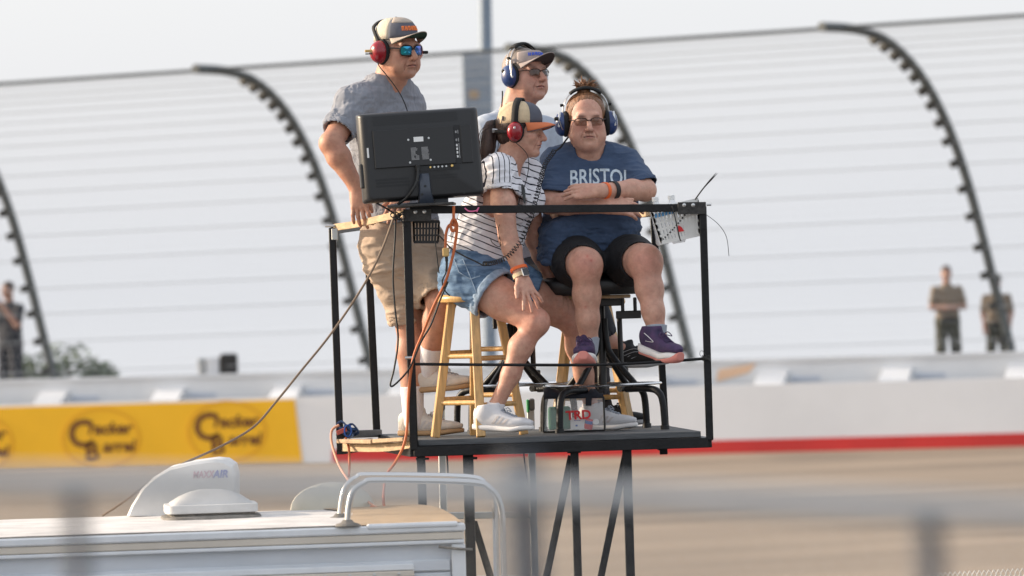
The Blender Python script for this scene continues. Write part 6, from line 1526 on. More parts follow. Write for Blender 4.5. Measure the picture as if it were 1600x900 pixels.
# ------------------------------------------------------------------ woman in the striped shirt on the stool
p3 = person(Vector((W(742, 470, 0.32).x, 0.32, ZD)), 'woman in striped shirt and denim shorts with ponytail and orange-brimmed cap')
H3 = Head(W(814, 204, 0.33), 76, -6, 0, 0.93); rs, fw = dirs(52)
nb = W(788, 258, 0.35); chest = W(792, 318, 0.35); pelv = W(750, 430, 0.36)
shR = W(779, 266, 0.22); shL = W(822, 270, 0.47)
elR = W(794, 372, 0.115); wrR = W(814, 430, 0.07)
elL = W(836, 375, 0.52); wrL = W(864, 442, 0.50)
hR, kR, aR = W(736, 436, 0.27), W(838, 503, 0.11), W(772, 640, 0.15)
hL, kL, aL = W(782, 440, 0.42), W(893, 500, 0.50), W(925, 640, 0.62)
S = SDF(); H3.sdf(S, wide=0.95)
S.cone(H3(0, -0.022, -0.03), nb, 0.048, 0.055, 0.03); S.cone(H3(0, 0.02, -0.075), nb + fw * 0.03, 0.035, 0.05, 0.03)
S.loft([(pelv - V3(0, 0, 0.03), 0.15, 0.12), (W(760, 390, 0.36), 0.135, 0.11), (chest, 0.135, 0.10), (nb - V3(0, 0, 0.06), 0.125, 0.075), (nb, 0.065, 0.055)], rs, 0.03)
S.cone(nb - V3(0, 0, 0.05), shR, 0.048, 0.054, 0.03); S.cone(nb - V3(0, 0, 0.05), shL, 0.048, 0.054, 0.03)
S.chain([shR, shR.lerp(elR, 0.5), elR], [0.052, 0.050, 0.041], 0.03); S.chain([elR, elR.lerp(wrR, 0.3), wrR], [0.040, 0.041, 0.026], 0.02)
S.chain([shL, elL], [0.050, 0.041], 0.03); S.chain([elL, elL.lerp(wrL, 0.35), wrL], [0.040, 0.040, 0.026], 0.02)
hand(S, wrR, W(829, 463, 0.02) - wrR, (0.35, -0.80, 0.45), 1, L=0.178, spread=17, curl=(4, 14, 10), k=0.95, thumb=(34, 6))
hand(S, wrL, W(884, 463, 0.45) - wrL, (0.6, -0.4, 0.7), -1, L=0.17, spread=10, curl=(20, 20, 12), k=0.93, thumb=(30, 15))
S.chain([hR, hR.lerp(kR, 0.5), kR], [0.108, 0.084, 0.055], 0.03); S.ell(kR + V3(0.004, -0.006, 0.004), (0.047, 0.047, 0.052), k=0.03)
S.chain([kR + V3(0, 0, -0.01), kR.lerp(aR, 0.28) + V3(-0.016, 0.005, 0), kR.lerp(aR, 0.6), aR], [0.045, 0.050, 0.039, 0.030], 0.03)
S.chain([hL, hL.lerp(kL, 0.5), kL], [0.108, 0.084, 0.057], 0.03); S.chain([kL, kL.lerp(aL, 0.3), kL.lerp(aL, 0.6), aL], [0.047, 0.050, 0.040, 0.030], 0.03)
for an in (aR, aL): S.cone(an, an + V3(0.035, -0.01, -0.045), 0.034, 0.022, 0.02)
v, q = S.mesh(HB, 1); t = H3.tint(v, tint0(v), rosy=0.25)
for kn in (kR, kL):
    dk = np.exp(-(((v - np.array(kn)) / 0.085) ** 2).sum(1)); t *= (1 - dk[:, None] * np.array([0.0, 0.13, 0.12]))
mt = noise3(v * 55); t *= (1 - np.clip(mt - 0.25, 0, 1)[:, None] * np.array([0.12, 0.28, 0.28]))
mesh_obj('body', v, q, 'skin_fair', p3, t)
# shirt
S = SDF(); hem = W(758, 418, 0.36)
S.loft([(hem, 0.172, 0.140), (W(757, 385, 0.36), 0.176, 0.146), (W(772, 340, 0.36), 0.162, 0.138), (W(790, 305, 0.35), 0.162, 0.130), (W(796, 280, 0.35), 0.150, 0.108), (W(792, 263, 0.35), 0.12, 0.085), (W(790, 248, 0.345), 0.07, 0.065)], rs, 0.0)
S.ell(W(812, 318, 0.27), (0.062, 0.062, 0.065), k=0.05); S.ell(W(828, 316, 0.36), (0.060, 0.060, 0.062), k=0.05)
S.cone(nb + rs * 0.04 - V3(0, 0, 0.03), shR, 0.052, 0.066, 0.05); S.cone(nb - rs * 0.04 - V3(0, 0, 0.03), shL, 0.052, 0.064, 0.05)
S.cone(shR, shR.lerp(elR, 0.33), 0.066, 0.072, 0.04); S.cone(shL, shL.lerp(elL, 0.33), 0.064, 0.068, 0.04)
S.opening(shR.lerp(elR, 0.33), (elR - shR).normalized() + V3(-0.25, 0, 0.0), 0.12); S.opening(shL.lerp(elL, 0.33), elL - shL, 0.11); S.opening(hem + V3(0, 0, 0.008), (0.15, 0, -1), 0.26)
S.cone(H3(0, -0.022, -0.03), nb + V3(0, 0, 0.0), 0.050, 0.062, 0.006, 's'); S.cone(nb + fw * 0.03 + V3(0, 0, 0.03), nb + fw * 0.13 - V3(0, 0, 0.10), 0.050, 0.016, 0.01, 's')
v, q = S.mesh(0.0042, 2); v0 = v.copy()
arm = np.array((elR - shR).normalized()); lowm = np.clip((np.array(W(772, 340, 0.3))[2] - v[:, 2]) / 0.1, 0, 1)
v = folds(v, q, 0.009, 0.11, (1.3, 1.0, 0.7), 0.9, seed=1); v = folds(v, q, 0.0055, 0.05, (0.55, 0.7, 1.6), 0.9, seed=6)
rel = v0 - np.array(shR); along = rel @ arm; r2 = np.linalg.norm(rel - along[:, None] * arm, axis=1)
sleeve = (r2 < 0.083) & (v0[:, 2] > np.array(W(780, 312, 0.2))[2]) & (v0[:, 0] < np.array(W(799, 280, 0.2))[0]) & (v0[:, 1] < 0.34)
axv = np.array((W(790, 262, 0.35) - W(756, 420, 0.36)).normalized())
wob = noise3(v0 * 14) * 0.0035 + noise3(v0 * 30 + 5) * 0.0012
st = (v0 @ np.array([0.26, -0.05, 0.96]) + wob) / 0.0265 + 0.06 * 0
st = (v0 @ axv * 0.55 + v0 @ np.array([0.42, 0.0, 0.62]) * 0.62 + wob) / 0.0262
cuff = along > (elR - shR).length * 0.33 - 0.020
st2 = (v0 @ np.array([0.95, 0.28, -0.10]) + wob) / 0.0245
st3 = (along) / 0.0215 + 0.3
st = np.where(sleeve, np.where(cuff, st3, st2), st)
mesh_obj('striped_shirt', v, q, 'striped_cloth', p3, attrs={'stripe': st})
# denim shorts
S = SDF()
S.loft([(W(746, 462, 0.35), 0.165, 0.15), (W(748, 430, 0.36), 0.178, 0.152), (W(756, 398, 0.36), 0.160, 0.136)], rs, 0.0)
S.cone(hR, hR.lerp(kR, 0.36), 0.130, 0.120, 0.06); S.cone(hL, hL.lerp(kL, 0.40), 0.126, 0.115, 0.06)
cutR = hR.lerp(kR, 0.36); nR = (kR - hR).normalized() + V3(0, 0, -0.08); S.opening(cutR, nR, 0.15, 0.010); S.opening(hL.lerp(kL, 0.40), kL - hL, 0.145, 0.010)
v, q = S.mesh(0.0048, 2); v = folds(v, q, 0.006, 0.10, (0.7, 0.8, 1.5), 0.9, seed=3); v = folds(v, q, 0.0035, 0.045, (0.5, 0.7, 1.7), 0.9, seed=12)
dsh = mesh_obj('denim_shorts', v, q, 'denim', p3); bvd = bvh_of(v, q)
for ln_ in ([(708, 404), (716, 425), (734, 436), (752, 430)], [(722, 404), (733, 430), (744, 458), (752, 484)], [(706, 412), (740, 414), (780, 412)], [(760, 436), (785, 432), (806, 426)]):
    mb = MB(); mb.tube([W(px, py, -0.1) for px, py in [(a_[0] + (b_[0] - a_[0]) * k_ / 8, a_[1] + (b_[1] - a_[1]) * k_ / 8) for a_, b_ in zip(ln_, ln_[1:]) for k_ in range(9)]], 0.0016, 4)
    pts_ = []
    for a_, b_ in zip(ln_, ln_[1:]):
        for k_ in range(8):
            w_ = W(a_[0] + (b_[0] - a_[0]) * k_ / 8, a_[1] + (b_[1] - a_[1]) * k_ / 8, -0.2); r_ = bvd.ray_cast(w_, V3(0, 1, 0))
            if r_[0] is not None: pts_.append(r_[0] - V3(0, 0.0008, 0))
    if len(pts_) > 4: mb = MB(); mb.tube(pts_, 0.0019, 5); mb.build('seam', 'denim_cuff', dsh, smooth=60)
S = SDF(); nn2 = nR.normalized(); axh = (kR - hR).normalized(); r_at = 0.130 + (0.112 - 0.130) * (0.36 / 0.62)
S.cone(cutR - axh * 0.030, cutR + axh * 0.06, r_at + 0.006, r_at + 0.002, 0); S.plane(cutR + axh * 0.004, nn2, 0.2); S.plane(cutR - nn2 * 0.030, -nn2, 0.2); S.cone(cutR - axh * 0.1, cutR + axh * 0.12, r_at - 0.008, r_at - 0.010, 0.0, 's')
v, q = S.mesh(0.004, 1); v = folds(v, q, 0.003, 0.05, (1, 1, 1), 0.8); mesh_obj('rolled_cuff', v, q, 'denim_cuff', dsh)
# feet
S = SDF(); sock(p3, aR + V3(0.010, 0, 0.028), aR + V3(0.0, 0, -0.03), 0.041, 0.037, 'sock_white'); sock(p3, aL + V3(-0.004, 0, 0.028), aL + V3(0.0, 0, -0.03), 0.041, 0.037, 'sock_white')
hz = W(742, 668, 0.15); hz.z = ZD + 0.030
shoe(p3, hz, (0.93, -0.30, -0.085), (0.10, 0, 1), 0.262, 'shoe_white', 'sole_white', 'sock_grey', 0.027, stripes=('shoe_grey', 1), toe_up=0.012)
hz = W(908, 671, 0.63); hz.z = ZD + 0.001
shoe(p3, hz, (0.97, -0.2, 0), (0, 0, 1), 0.25, 'shoe_white', 'sole_white', 'sock_grey', 0.027, stripes=('shoe_grey', 1))
# hair: under the cap, and the ponytail
S = SDF(); S.ell(H3(0, -0.022, 0.030), (0.080 * 0.93, 0.101 * 0.93, 0.090 * 0.93), H3.R, 0.0); S.ell(H3(0, -0.055, -0.035), (0.060, 0.052, 0.045), H3.R, 0.03)
S.plane(H3(0, 0.030, 0), H3.Y + H3.Z * -0.25, 0.3)
tail = smooth_path([H3(0.0, -0.105, 0.022), H3(0.0, -0.150, 0.012), W(764, 226, 0.34), W(759, 246, 0.34), W(756, 268, 0.34)], 4)
S.chain(tail[:1] + tail[2:], [0.016] + [0.012] + list(np.interp(np.linspace(0, 1, len(tail) - 3), [0, 0.25, 0.55, 1], [0.018, 0.029, 0.026, 0.007])), 0.012)
v, q = S.mesh(0.0036, 1); v = folds(v, q, 0.003, 0.02, (1.2, 1.2, 0.25), 0.4); hr3 = mesh_obj('hair', v, q, 'hair_brown', p3)
mb = MB()
for i in range(46):
    o = V3(*(RNG.normal(size=3) * 0.010)); e = V3(*(RNG.normal(size=3) * 0.012)); pts = [tail[2] + o * 0.6, tail[6] + o * 2.0, tail[11] + o * 1.9, tail[-1] + e + V3(0, 0, -0.02 * random.random())]
    mb.tube(smooth_path(pts, 4), [0.0016] * 9 + [0.0012, 0.0009, 0.0007, 0.0004], 4)
mb.build('ponytail_strands', 'hair_brown', hr3, smooth=60, fix=False)
mb = MB(); mb.tube([tail[2] + H3.Y * 0.0 + H3.X * (0.017 * math.cos(t_)) + H3.Z * (0.017 * math.sin(t_)) for t_ in [2 * math.pi * i / 16 for i in range(16)]], 0.005, 6, closed=True); mb.build('hair_tie', 'foam_black', hr3, smooth=60)
c3, cr3 = cap(H3, p3, 'cap_slate', 'cap_tan', 'cap_orange', 'cap_slate', z0=0.044, sd=0.085, fb=0.108, hgt=0.094, bl=0.066, split=52, tilt=0.0)
for ph in (100, 150):
    mb = MB(); mb.lathe([(0.0035, 0), (0.003, 0.003)], cr3(rad(ph), 0.95), (cr3(rad(ph), 0.95) - H3(0, 0, 0.04)).normalized(), 8); mb.build('eyelet', 'thread_orange', c3)
mb = MB(); pq = cr3(rad(126), 0.16); mb.box(pq + (pq - H3(0, 0, 0.05)).normalized() * 0.002, (0.014, 0.006, 0.020), H3.R); mb.build('label_tab', 'cap_slate', c3, bevel=0.001)
hs3 = headset(H3, 'headset', 'red headset with black strap worn by the woman in the striped shirt', 'headset_red', 'red', spread=0.094, band_top=0.152, cupk=1.0)
hs3['label'] = 'red headset worn over the tan cap by the woman in stripes'
mb = MB(); mb.box(H3(0.055, -0.112, -0.010), (0.012, 0.026, 0.018), H3.R); mb.build('buckle', 'silver', hs3, bevel=0.003)
mb = MB(); mb.tube(smooth_path([H3(0.122, 0.0, -0.052), W(823, 240, 0.20), W(826, 262, 0.20), W(820, 290, 0.19), W(812, 312, 0.19), W(806, 335, 0.17), W(780, 352, 0.10), W(782, 384, 0.08), W(770, 380, 0.08), W(766, 372, 0.08)], 6), 0.0018, 5); mb.build('headset_cord', 'foam_black', hs3, smooth=60)
mb = MB(); wv_ = wrR - elR; mb.tube([], 0.001) if False else None
def wrist_band(par, a, b, t, r, w_, m, name='wristband', th=0.003):
    d = (b - a).normalized(); c = a.lerp(b, t); s_, u_, _ = frame(d); mb = MB(); rows = []
    for off, rr_ in ((-w_ / 2, r), (-w_ / 2, r + th), (w_ / 2, r + th), (w_ / 2, r), (-w_ / 2, r)): rows.append([c + d * off + (s_ * math.cos(x) + u_ * math.sin(x)) * rr_ for x in [2 * math.pi * i / 28 for i in range(28)]])
    mb.grid(rows, closed=True); return mb.build(name, m, par, smooth=40), c, d
wrist_band(p3, elR, wrR, 0.83, 0.0355, 0.013, 'band_orange'); wb_, wc, wd = wrist_band(p3, elR, wrR, 1.00, 0.0335, 0.018, 'cap_tan', 'watch_strap')
toc = V3(0.55, -0.8, 0.15); toc = (toc - wd * toc.dot(wd)).normalized(); sdx = wd.cross(toc).normalized(); Rw = Rcols(sdx, wd, toc)
mb = MB(); mb.box(wc + toc * 0.036, (0.034, 0.038, 0.010), Rw); wt = mb.build('watch_case', 'silver', wb_, bevel=0.004, segs=2)
mb = MB(); mb.box(wc + toc * 0.0415, (0.029, 0.033, 0.0012), Rw); mb.build('watch_face', 'watch_black', p3, bevel=0.003)
mb = MB(); s0 = W(817, 300, 0.185)
mb.tube(smooth_path([W(816, 288, 0.20), W(818, 300, 0.19), W(820, 318, 0.18)], 4), [0.004, 0.006, 0.008, 0.009, 0.009, 0.008, 0.007, 0.006, 0.004], 8, flat=0.5); mb.build('hanging_sunglasses', 'frame_black', label='dark folded sunglasses hanging on the striped shirt', cat='sunglasses', smooth=60)
# coiled cord from the blue headset, across to the shorts
mb = MB(); mb.tube(coil([W(866, 236, 0.40), W(852, 256, 0.34), W(845, 280, 0.28), W(838, 308, 0.20), W(828, 345, 0.10), W(812, 378, 0.03), W(792, 402, 0.03), W(770, 411, 0.07), W(756, 412, 0.10)], 0.0095, 0.0022, 50, 10), 0.0022, 4)
mb.build('coiled_cord', 'rubber_black', label='black coiled headset cord draped from the blue t-shirt to the denim shorts', cat='cord', smooth=60, fix=False)

# ------------------------------------------------------------------ woman in the blue t-shirt on the swivel chair
p4 = person(Vector((W(935, 430, 0.62).x, 0.62, ZD)), 'woman in navy blue t-shirt with crossed arms and tied up hair')
H4 = Head(W(916, 190, 0.56), 6, -2, 0, 1.04); rs, fw = dirs(4)
nb = W(920, 231, 0.605); chest = W(922, 300, 0.61); pelv = W(925, 415, 0.62)
shR = W(873, 257, 0.60); shL = W(975, 259, 0.62)
elR = W(857, 317, 0.43); wrR = W(950, 323, 0.30)
elL = W(1008, 297, 0.45); wrL = W(938, 298, 0.275)
hR, kR, aR = W(890, 405, 0.60), W(915, 414, 0.16), W(920, 535, 0.225)
hL, kL, aL = W(964, 405, 0.60), W(1008, 409, 0.18), W(1026, 520, 0.13)
S = SDF(); H4.sdf(S, wide=1.05, jowl=0.004)
S.cone(H4(0, -0.020, -0.035), nb, 0.056, 0.066, 0.03); S.cone(H4(0, 0.025, -0.088), nb + fw * 0.05, 0.048, 0.058, 0.04)
S.loft([(pelv - V3(0, 0, 0.01), 0.20, 0.16), (W(922, 370, 0.60), 0.20, 0.16), (chest, 0.18, 0.14), (nb - V3(0, 0, 0.07), 0.15, 0.09), (nb, 0.075, 0.065)], rs, 0.03)
S.cone(nb - V3(0, 0, 0.06), shR, 0.06, 0.066, 0.03); S.cone(nb - V3(0, 0, 0.06), shL, 0.06, 0.066, 0.03)
S.chain([shR, elR], [0.066, 0.048], 0.03); S.chain([elR, elR.lerp(wrR, 0.3), wrR], [0.046, 0.047, 0.031], 0.02)
S.chain([shL, elL], [0.066, 0.048], 0.03); S.chain([elL, elL.lerp(wrL, 0.3), wrL], [0.046, 0.047, 0.031], 0.02)
hand(S, wrR, V3(1, -0.05, -0.10), (0, -0.8, 0.5), -1, L=0.17, spread=4, curl=(18, 24, 18), k=1.0, thumb=(25, 5))
hand(S, wrL, V3(-1, 0.0, 0.06), (0.0, -0.75, 0.6), -1, L=0.17, spread=4, curl=(10, 16, 12), k=1.0, thumb=(16, 4))
S.chain([hR, hR.lerp(kR, 0.5), kR + V3(0, 0.03, 0)], [0.100, 0.098, 0.073], 0.03); S.ell(kR + V3(0, 0.01, 0.0), (0.068, 0.058, 0.072), k=0.03)
S.chain([kR + V3(0, 0.01, -0.01), kR.lerp(aR, 0.38) + V3(0, 0.02, 0), kR.lerp(aR, 0.7), aR], [0.056, 0.058, 0.047, 0.039], 0.03)
S.chain([hL, hL.lerp(kL, 0.5), kL + V3(0, 0.03, 0)], [0.100, 0.098, 0.075], 0.03); S.ell(kL + V3(0, 0.01, 0.0), (0.072, 0.060, 0.074), k=0.03)
S.chain([kL + V3(0, 0.01, -0.01), kL.lerp(aL, 0.38) + V3(0, 0.02, 0), kL.lerp(aL, 0.7), aL], [0.058, 0.058, 0.046, 0.039], 0.03)
S.cone(aR, aR + V3(0, -0.03, -0.04), 0.040, 0.026, 0.02); S.cone(aL, aL + V3(0.02, -0.025, -0.04), 0.040, 0.026, 0.02)
v, q = S.mesh(HB, 1); t = H4.tint(v, tint0(v), rosy=0.5)
for kn in (kR, kL):
    dk = np.exp(-(((v - np.array(kn + V3(0, -0.06, 0))) / 0.07) ** 2).sum(1)); t *= (1 - dk[:, None] * np.array([0.0, 0.16, 0.14]))
for sp in (W(924, 407, 0.09), W(918, 400, 0.09), W(915, 480, 0.12)):
    dk = np.exp(-(((v - np.array(sp)) / np.array([0.006, 0.05, 0.007])) ** 2).sum(1)); t *= (1 - dk[:, None] * np.array([0.15, 0.5, 0.5]))
mesh_obj('body', v, q, 'skin_fair', p4, t)
# t-shirt
S = SDF()
S.loft([(W(921, 420, 0.60), 0.222, 0.20), (W(921, 395, 0.59), 0.228, 0.20), (W(922, 365, 0.585), 0.226, 0.192), (W(923, 330, 0.595), 0.214, 0.178), (W(924, 300, 0.605), 0.206, 0.165), (W(923, 270, 0.615), 0.19, 0.135), (W(922, 247, 0.612), 0.15, 0.108), (W(921, 229, 0.608), 0.092, 0.09)], rs, 0.0)
S.ell(W(892, 305, 0.47), (0.085, 0.07, 0.08), k=0.06); S.ell(W(952, 305, 0.47), (0.085, 0.07, 0.08), k=0.06)
S.cone(nb + rs * 0.06 - V3(0, 0, 0.03), shR, 0.062, 0.080, 0.05); S.cone(nb - rs * 0.06 - V3(0, 0, 0.03), shL, 0.062, 0.080, 0.05)
S.cone(shR, shR.lerp(elR, 0.82), 0.080, 0.076, 0.03); S.cone(shL, shL.lerp(elL, 0.84), 0.080, 0.076, 0.03)
S.opening(shR.lerp(elR, 0.82), (-0.15, -0.35, -1), 0.115, 0.007, 0.03); S.opening(shL.lerp(elL, 0.84), (0.35, -0.35, -1), 0.115, 0.007, 0.03)
S.cone(W(884, 372, 0.48), W(872, 412, 0.45), 0.11, 0.095, 0.06)       # hem draped down at the side
S.opening(W(900, 417, 0.52), (-0.28, 0.12, -1), 0.40)
S.cone(H4(0, -0.020, -0.035), nb + V3(0, 0, -0.002), 0.066, 0.074, 0.006, 's'); S.cone(nb + fw * 0.04 + V3(0, 0, 0.012), nb + fw * 0.10 - V3(0, 0, 0.004), 0.066, 0.058, 0.01, 's')
v, q = S.mesh(0.0048, 2); low = lambda p: 0.45 + 0.9 * np.clip((W(920, 330, 0.5).z - p[:, 2]) / 0.08, 0, 1)
v = folds(v, q, 0.013, 0.13, (0.8, 0.8, 1.3), 0.9, mask=low, seed=8); v = folds(v, q, 0.008, 0.06, (0.6, 0.6, 1.5), 0.9, mask=low, seed=15); v = folds(v, q, 0.004, 0.03, (0.5, 0.5, 1.6), 1.0, mask=low, seed=25); bv4 = bvh_of(v, q)
ts4 = mesh_obj('t_shirt', v, q, 'tee_blue', p4)
Rt = Rcols(V3(1, 0, -0.03).normalized(), V3(0.03, 0, 1).normalized(), V3(0, -1, 0))
mb = text_mb('BRISTOL', 0.100, Rt, W(938, 277.5, 0.40), 0.0, sx=0.72, bold=0.0015); mb = densify(mb, 0.012)
cxm = W(938, 277, 0.40).x
mb.v = [(x, y, z + 0.010 * math.cos((x - cxm) * 11) - 0.008) for x, y, z in mb.v]
project(mb, bv4, (0, 1, 0), 0.003).build('lettering', 'print_pale', ts4, fix=False)
mb = MB(); n = 30; nk = nb + V3(0, 0, -0.012) + fw * 0.02
# cycling shorts
S = SDF(); S.chain([hR, hR.lerp(kR, 0.5), hR.lerp(kR, 0.84)], [0.112, 0.106, 0.086], 0.04); S.chain([hL, hL.lerp(kL, 0.5), hL.lerp(kL, 0.82)], [0.112, 0.106, 0.088], 0.04); S.cone(hR, hL, 0.11, 0.11, 0.05)
S.opening(hR.lerp(kR, 0.84), kR - hR, 0.125); S.opening(hL.lerp(kL, 0.82), kL - hL, 0.125)
v, q = S.mesh(0.0055, 2); v = folds(v, q, 0.004, 0.07, (1, 1, 1), 0.8); mesh_obj('shorts', v, q, 'lycra', p4)
# socks and running shoes
sock(p4, aR + V3(0.002, 0, 0.020), aR + V3(0, -0.01, -0.03), 0.046, 0.040, 'sock_grey'); sock(p4, aL + V3(0.0, 0, 0.032), aL + V3(0, -0.01, -0.03), 0.047, 0.040, 'sock_grey')
shoe(p4, W(918, 570, 0.28), (-0.08, -0.975, 0.03), (0, 0.03, 1), 0.255, 'shoe_purple', 'sole_white', 'shoe_purple', 0.036, wid=1.12, flare=0.004, toe_m='sole_pink', toe_up=0.016)
sh_, bvS, Ps, sds, us = shoe(p4, W(1005, 549, 0.155), (0.56, -0.76, -0.22), (0.12, -0.2, 1), 0.255, 'shoe_purple', 'sole_white', 'shoe_purple', 0.036, wid=1.08, flare=0.004, toe_m='sole_pink', toe_up=0.014)
mb = MB()
for pts in ([(0.20, 0.075), (0.36, 0.060), (0.46, 0.050), (0.24, 0.042)],):
    for sg in (1, -1):
        pp_ = []
        for x, z in pts:
            r = bvS.ray_cast(Ps(x, 0.15 * sg, 0.03 + z - 0.01), -sds * sg)
            if r[0] is not None: pp_.append(r[0] + sds * sg * 0.001)
        if len(pp_) > 2: mb.tube(smooth_path(pp_, 5), 0.0032, 5, flat=0.4)
if mb.v: mb.build('side_mark', 'sole_white', sh_)
# hair: pulled back, spiky bun
S = SDF(); S.ell(H4(0, -0.022, 0.040), (0.0845 * 1.04, 0.101 * 1.04, 0.0875 * 1.04), H4.R, 0.0); S.ell(H4(0, -0.03, 0.0), (0.086, 0.085, 0.06), H4.R, 0.03)
S.ell(H4(0, 0.080, 0.022), (0.078, 0.070, 0.072), H4.R, 0.020, 's'); S.plane(H4(0, 0.050, 0.0), H4.Y - H4.Z * 0.55, 0.4); S.plane(H4(0, 0, -0.045), -H4.Z, 0.4)
S.ell(H4(0.004, -0.03, 0.130), (0.030, 0.030, 0.022), H4.R, 0.01)
v, q = S.mesh(0.0036, 1); v = folds(v, q, 0.002, 0.012, (1.4, 0.4, 0.4), 0.3); hr4 = mesh_obj('hair', v, q, 'hair_auburn', p4)
mb = MB()
for i in range(90):
    a = random.uniform(-1.0, 1.35); b = random.uniform(-0.5, 0.6); L = random.uniform(0.030, 0.062) * (1.15 if abs(a + 0.15) < 0.25 else 0.9)
    o = H4(random.gauss(0.002, 0.012), -0.03 + random.gauss(0, 0.012), 0.140); d = (H4.X * -math.sin(a) + H4.Y * b * 0.6 + H4.Z * math.cos(a)).normalized()
    mb.tube(smooth_path([o, o + d * L * 0.5, o + d * L + H4.X * (-0.012 * a) - H4.Z * 0.006], 3), [0.0034, 0.0032, 0.0030, 0.0026, 0.0020, 0.0013, 0.0005], 4)
mb.build('bun_strands', 'hair_auburn', hr4, smooth=60, fix=False)
mb = MB(); sa_ = np.array([0.0848, 0.1012, 0.0880])
for i in range(110):
    ph_ = rad(-95 + 190 * (i + random.random() * 0.8) / 110); d0 = np.array([math.sin(ph_) * 0.95, 0.50 * math.cos(ph_), 0.42 + 0.42 * math.cos(ph_)]); d1 = np.array([0.05 * math.sin(ph_), -0.35, 1.0]); pts_ = []
    for t_ in np.linspace(0.0, 0.95, 7):
        d_ = d0 / np.linalg.norm(d0) * (1 - t_) + d1 / np.linalg.norm(d1) * t_; d_ /= np.linalg.norm(d_); pts_.append(H4(*(d_ * (sa_ + 0.0012 + random.uniform(-0.0008, 0.0012)) + np.array([0, -0.022, 0.040]))))
    mb.tube(smooth_path(pts_, 2), 0.0011, 4)
mb.build('hair_strands', 'hair_auburn', hr4, smooth=60, fix=False)
glasses(H4, p4, 'lens_brown', 'frame_brown', 0.0275, 0.0165, 0.0021, z0=-0.001, y0=0.103, half=True, sh=2.8)
hs4 = headset(H4, 'headset', 'blue headset worn by the woman in the blue t-shirt', 'headset_blue', 'blue', spread=0.100, band_top=0.142, cupk=1.05)
mb = MB(); mb.tube(smooth_path([W(888, 214, 0.50), W(882, 222, 0.50), W(876, 230, 0.49), W(868, 236, 0.44)], 5), 0.0045, 6); mb.build('headset_cord', 'foam_black', hs4, smooth=60)
mb = MB(); mb.lathe([(0.0075, 0), (0.009, 0.006), (0.009, 0.014), (0.006, 0.018)], W(873, 186, 0.50), (-1, 0, 0.1), 12); mb.build('microphone', 'foam_black', hs4, smooth=50)
mb = MB(); mb.tube(smooth_path([W(874, 187, 0.50), W(877, 198, 0.51), W(881, 206, 0.53)], 4), 0.0022, 5); mb.build('microphone_boom', 'silver', hs4, smooth=50)
wrist_band(p4, elL, wrL, 0.72, 0.0390, 0.022, 'band_black', 'watch_strap'); wrist_band(p4, elL, wrL, 0.90, 0.0345, 0.016, 'band_orange')

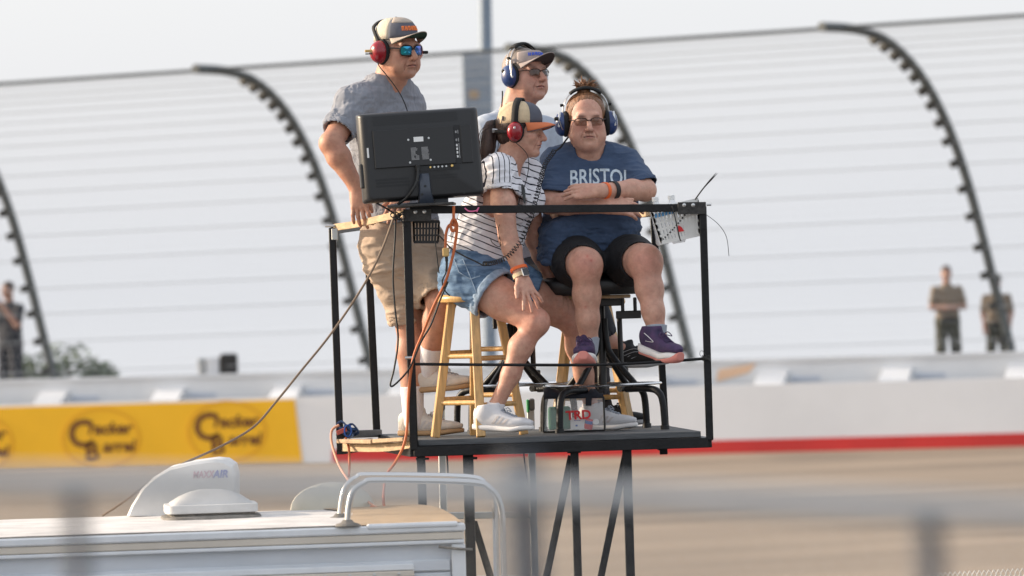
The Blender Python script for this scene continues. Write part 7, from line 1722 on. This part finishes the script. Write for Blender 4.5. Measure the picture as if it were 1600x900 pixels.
# ------------------------------------------------------------------ far figures behind the wall
def far_person(label, px, head_py, y, pose, top_m, leg_m, hair_m='hair_brown', hat=None, yaw=0):
    h = W(px, head_py, y); z0 = h.z - 1.80; rs, fw = dirs(yaw)
    base = Vector((h.x, y, 2.70)); p = person(base, label); zf = 2.705; hgt = h.z - zf; k = hgt / 1.80
    def Q(r, f, z): return Vector((h.x, y, zf)) + rs * (r * k) + fw * (f * k) + V3(0, 0, z * k)
    S = SDF(); Hh = Head(Q(0, 0.02, 1.69), yaw, 0, 0, k); Hh.sdf(S)
    S.cone(Q(0, 0, 1.64), Q(0, -0.01, 1.47), 0.055 * k, 0.06 * k, 0.03)
    S.loft([(Q(0, 0, 0.90), 0.15 * k, 0.11 * k), (Q(0, 0, 1.2), 0.16 * k, 0.11 * k), (Q(0, 0, 1.4), 0.17 * k, 0.10 * k), (Q(0, 0, 1.5), 0.08 * k, 0.07 * k)], rs, 0.03)
    arms = []
    for sg in (1, -1):
        sh = Q(sg * 0.19, 0, 1.42)
        if pose == 'crossed': el, wr = Q(sg * 0.26, 0.06, 1.15), Q(sg * 0.02, 0.22, 1.14)
        elif pose == 'camera': el, wr = Q(sg * 0.24, 0.12, 1.18), Q(sg * 0.07, 0.28, 1.50)
        else: el, wr = Q(sg * 0.25, -0.02, 1.14), Q(sg * 0.22, 0.08, 0.90)
        S.chain([sh, el], [0.056 * k, 0.046 * k], 0.03); S.chain([el, wr], [0.046 * k, 0.032 * k], 0.03); arms.append((sh, el, wr))
        hand(S, wr, (wr - el) + V3(0, -0.01, 0), (0, -0.7, 0.7), -sg, k=1.0, L=0.17)
        S.chain([Q(sg * 0.095, 0, 0.90), Q(sg * 0.12, 0.02, 0.50), Q(sg * 0.13, -0.02, 0.08)], [0.085 * k, 0.06 * k, 0.04 * k], 0.03)
    v, q = S.mesh(0.011, 1); mesh_obj('body', v, q, 'skin_far', p, tint0(v))
    S = SDF(); S.loft([(Q(0, 0, 0.92), 0.185 * k, 0.135 * k), (Q(0, 0.01, 1.15), 0.19 * k, 0.14 * k), (Q(0, 0, 1.38), 0.195 * k, 0.12 * k), (Q(0, 0, 1.48), 0.12 * k, 0.09 * k), (Q(0, 0, 1.52), 0.075 * k, 0.07 * k)], rs, 0.0)
    for sh, el, wr in arms: S.cone(sh, sh.lerp(el, 0.7), 0.074 * k, 0.07 * k, 0.04)
    v, q = S.mesh(0.012, 1); v = folds(v, q, 0.008, 0.15, (1, 1, 1), 0.8); mesh_obj('shirt', v, q, top_m, p)
    S = SDF(); S.cone(Q(-0.07, 0, 0.93), Q(0.07, 0, 0.93), 0.13 * k, 0.13 * k, 0)
    for sg in (1, -1): S.chain([Q(sg * 0.095, 0, 0.90), Q(sg * 0.12, 0.02, 0.50), Q(sg * 0.13, -0.02, 0.10)], [0.108 * k, 0.085 * k, 0.07 * k], 0.03)
    v, q = S.mesh(0.012, 1); v = folds(v, q, 0.008, 0.15, (1, 1, 1), 0.8); mesh_obj('trousers', v, q, leg_m, p)
    mb = MB(); rows = [[Q(0.158 * math.cos(t) * 1.12, 0.15 * math.sin(t), z) for t in [2 * math.pi * i / 24 for i in range(24)]] for z in (0.93, 0.98)]; mb.grid(rows, closed=True); mb.build('belt', 'dark_cloth', p, solid=0.02)
    for sg in (1, -1):
        mb = MB(); a = Q(sg * 0.13, -0.06, 0.045); mb.tube([a, a + fw * 0.13 * k, a + fw * 0.25 * k], [0.045 * k, 0.05 * k, 0.03 * k], 10, flat=0.8); mb.build('boot', 'dark_cloth', p, smooth=60)
    S = SDF(); S.ell(Hh(0, -0.02, 0.042), (0.082 * k, 0.102 * k, 0.088 * k), Hh.R, 0); S.plane(Hh(0, 0.05, 0), Hh.Y - Hh.Z * 0.5, 0.4); S.plane(Hh(0, 0, -0.03), -Hh.Z, 0.4); v, q = S.mesh(0.009, 1); mesh_obj('hair', v, q, hair_m, p)
    if hat:
        mb = MB(); mb.lathe([(0.15 * k, 0.045), (0.152 * k, 0.05), (0.09 * k, 0.06), (0.088 * k, 0.12), (0.06 * k, 0.145), (0.01, 0.14)], Hh(0, -0.01, 0), (0, 0, 1), 24); mb.build('hat', hat, p, smooth=40)
    return p, Q, Hh, k
far_person('officer in tan shirt and dark trousers with folded hands, clear of the fence post', 1478, 416, 70.2, 'crossed', 'khaki_light', 'khaki_dark', yaw=8)
far_person('officer in tan shirt and hat standing behind the rightmost fence post', 1556, 432, 70.6, 'side', 'khaki_light', 'khaki_dark', hat='khaki_dark', yaw=-10)
pf, Qf, Hf, kf = far_person('photographer in dark navy clothes holding a camera at the left edge', 13, 441, 71.0, 'camera', 'dark_cloth', 'dark_cloth', yaw=-35)
ph = empty('photo_camera', Qf(0, 0.26, 1.52), 'pale camera held up by the photographer at the left edge', 'camera')
mb = MB(); mb.box(Qf(0, 0.30, 1.56), (0.15, 0.10, 0.11)); mb.build('body', 'stripe_blue', ph, bevel=0.01); mb = MB(); mb.tube([Qf(0, 0.34, 1.56), Qf(0, 0.56, 1.55)], 0.05, 12); mb.build('lens', 'foam_white', ph, smooth=40)
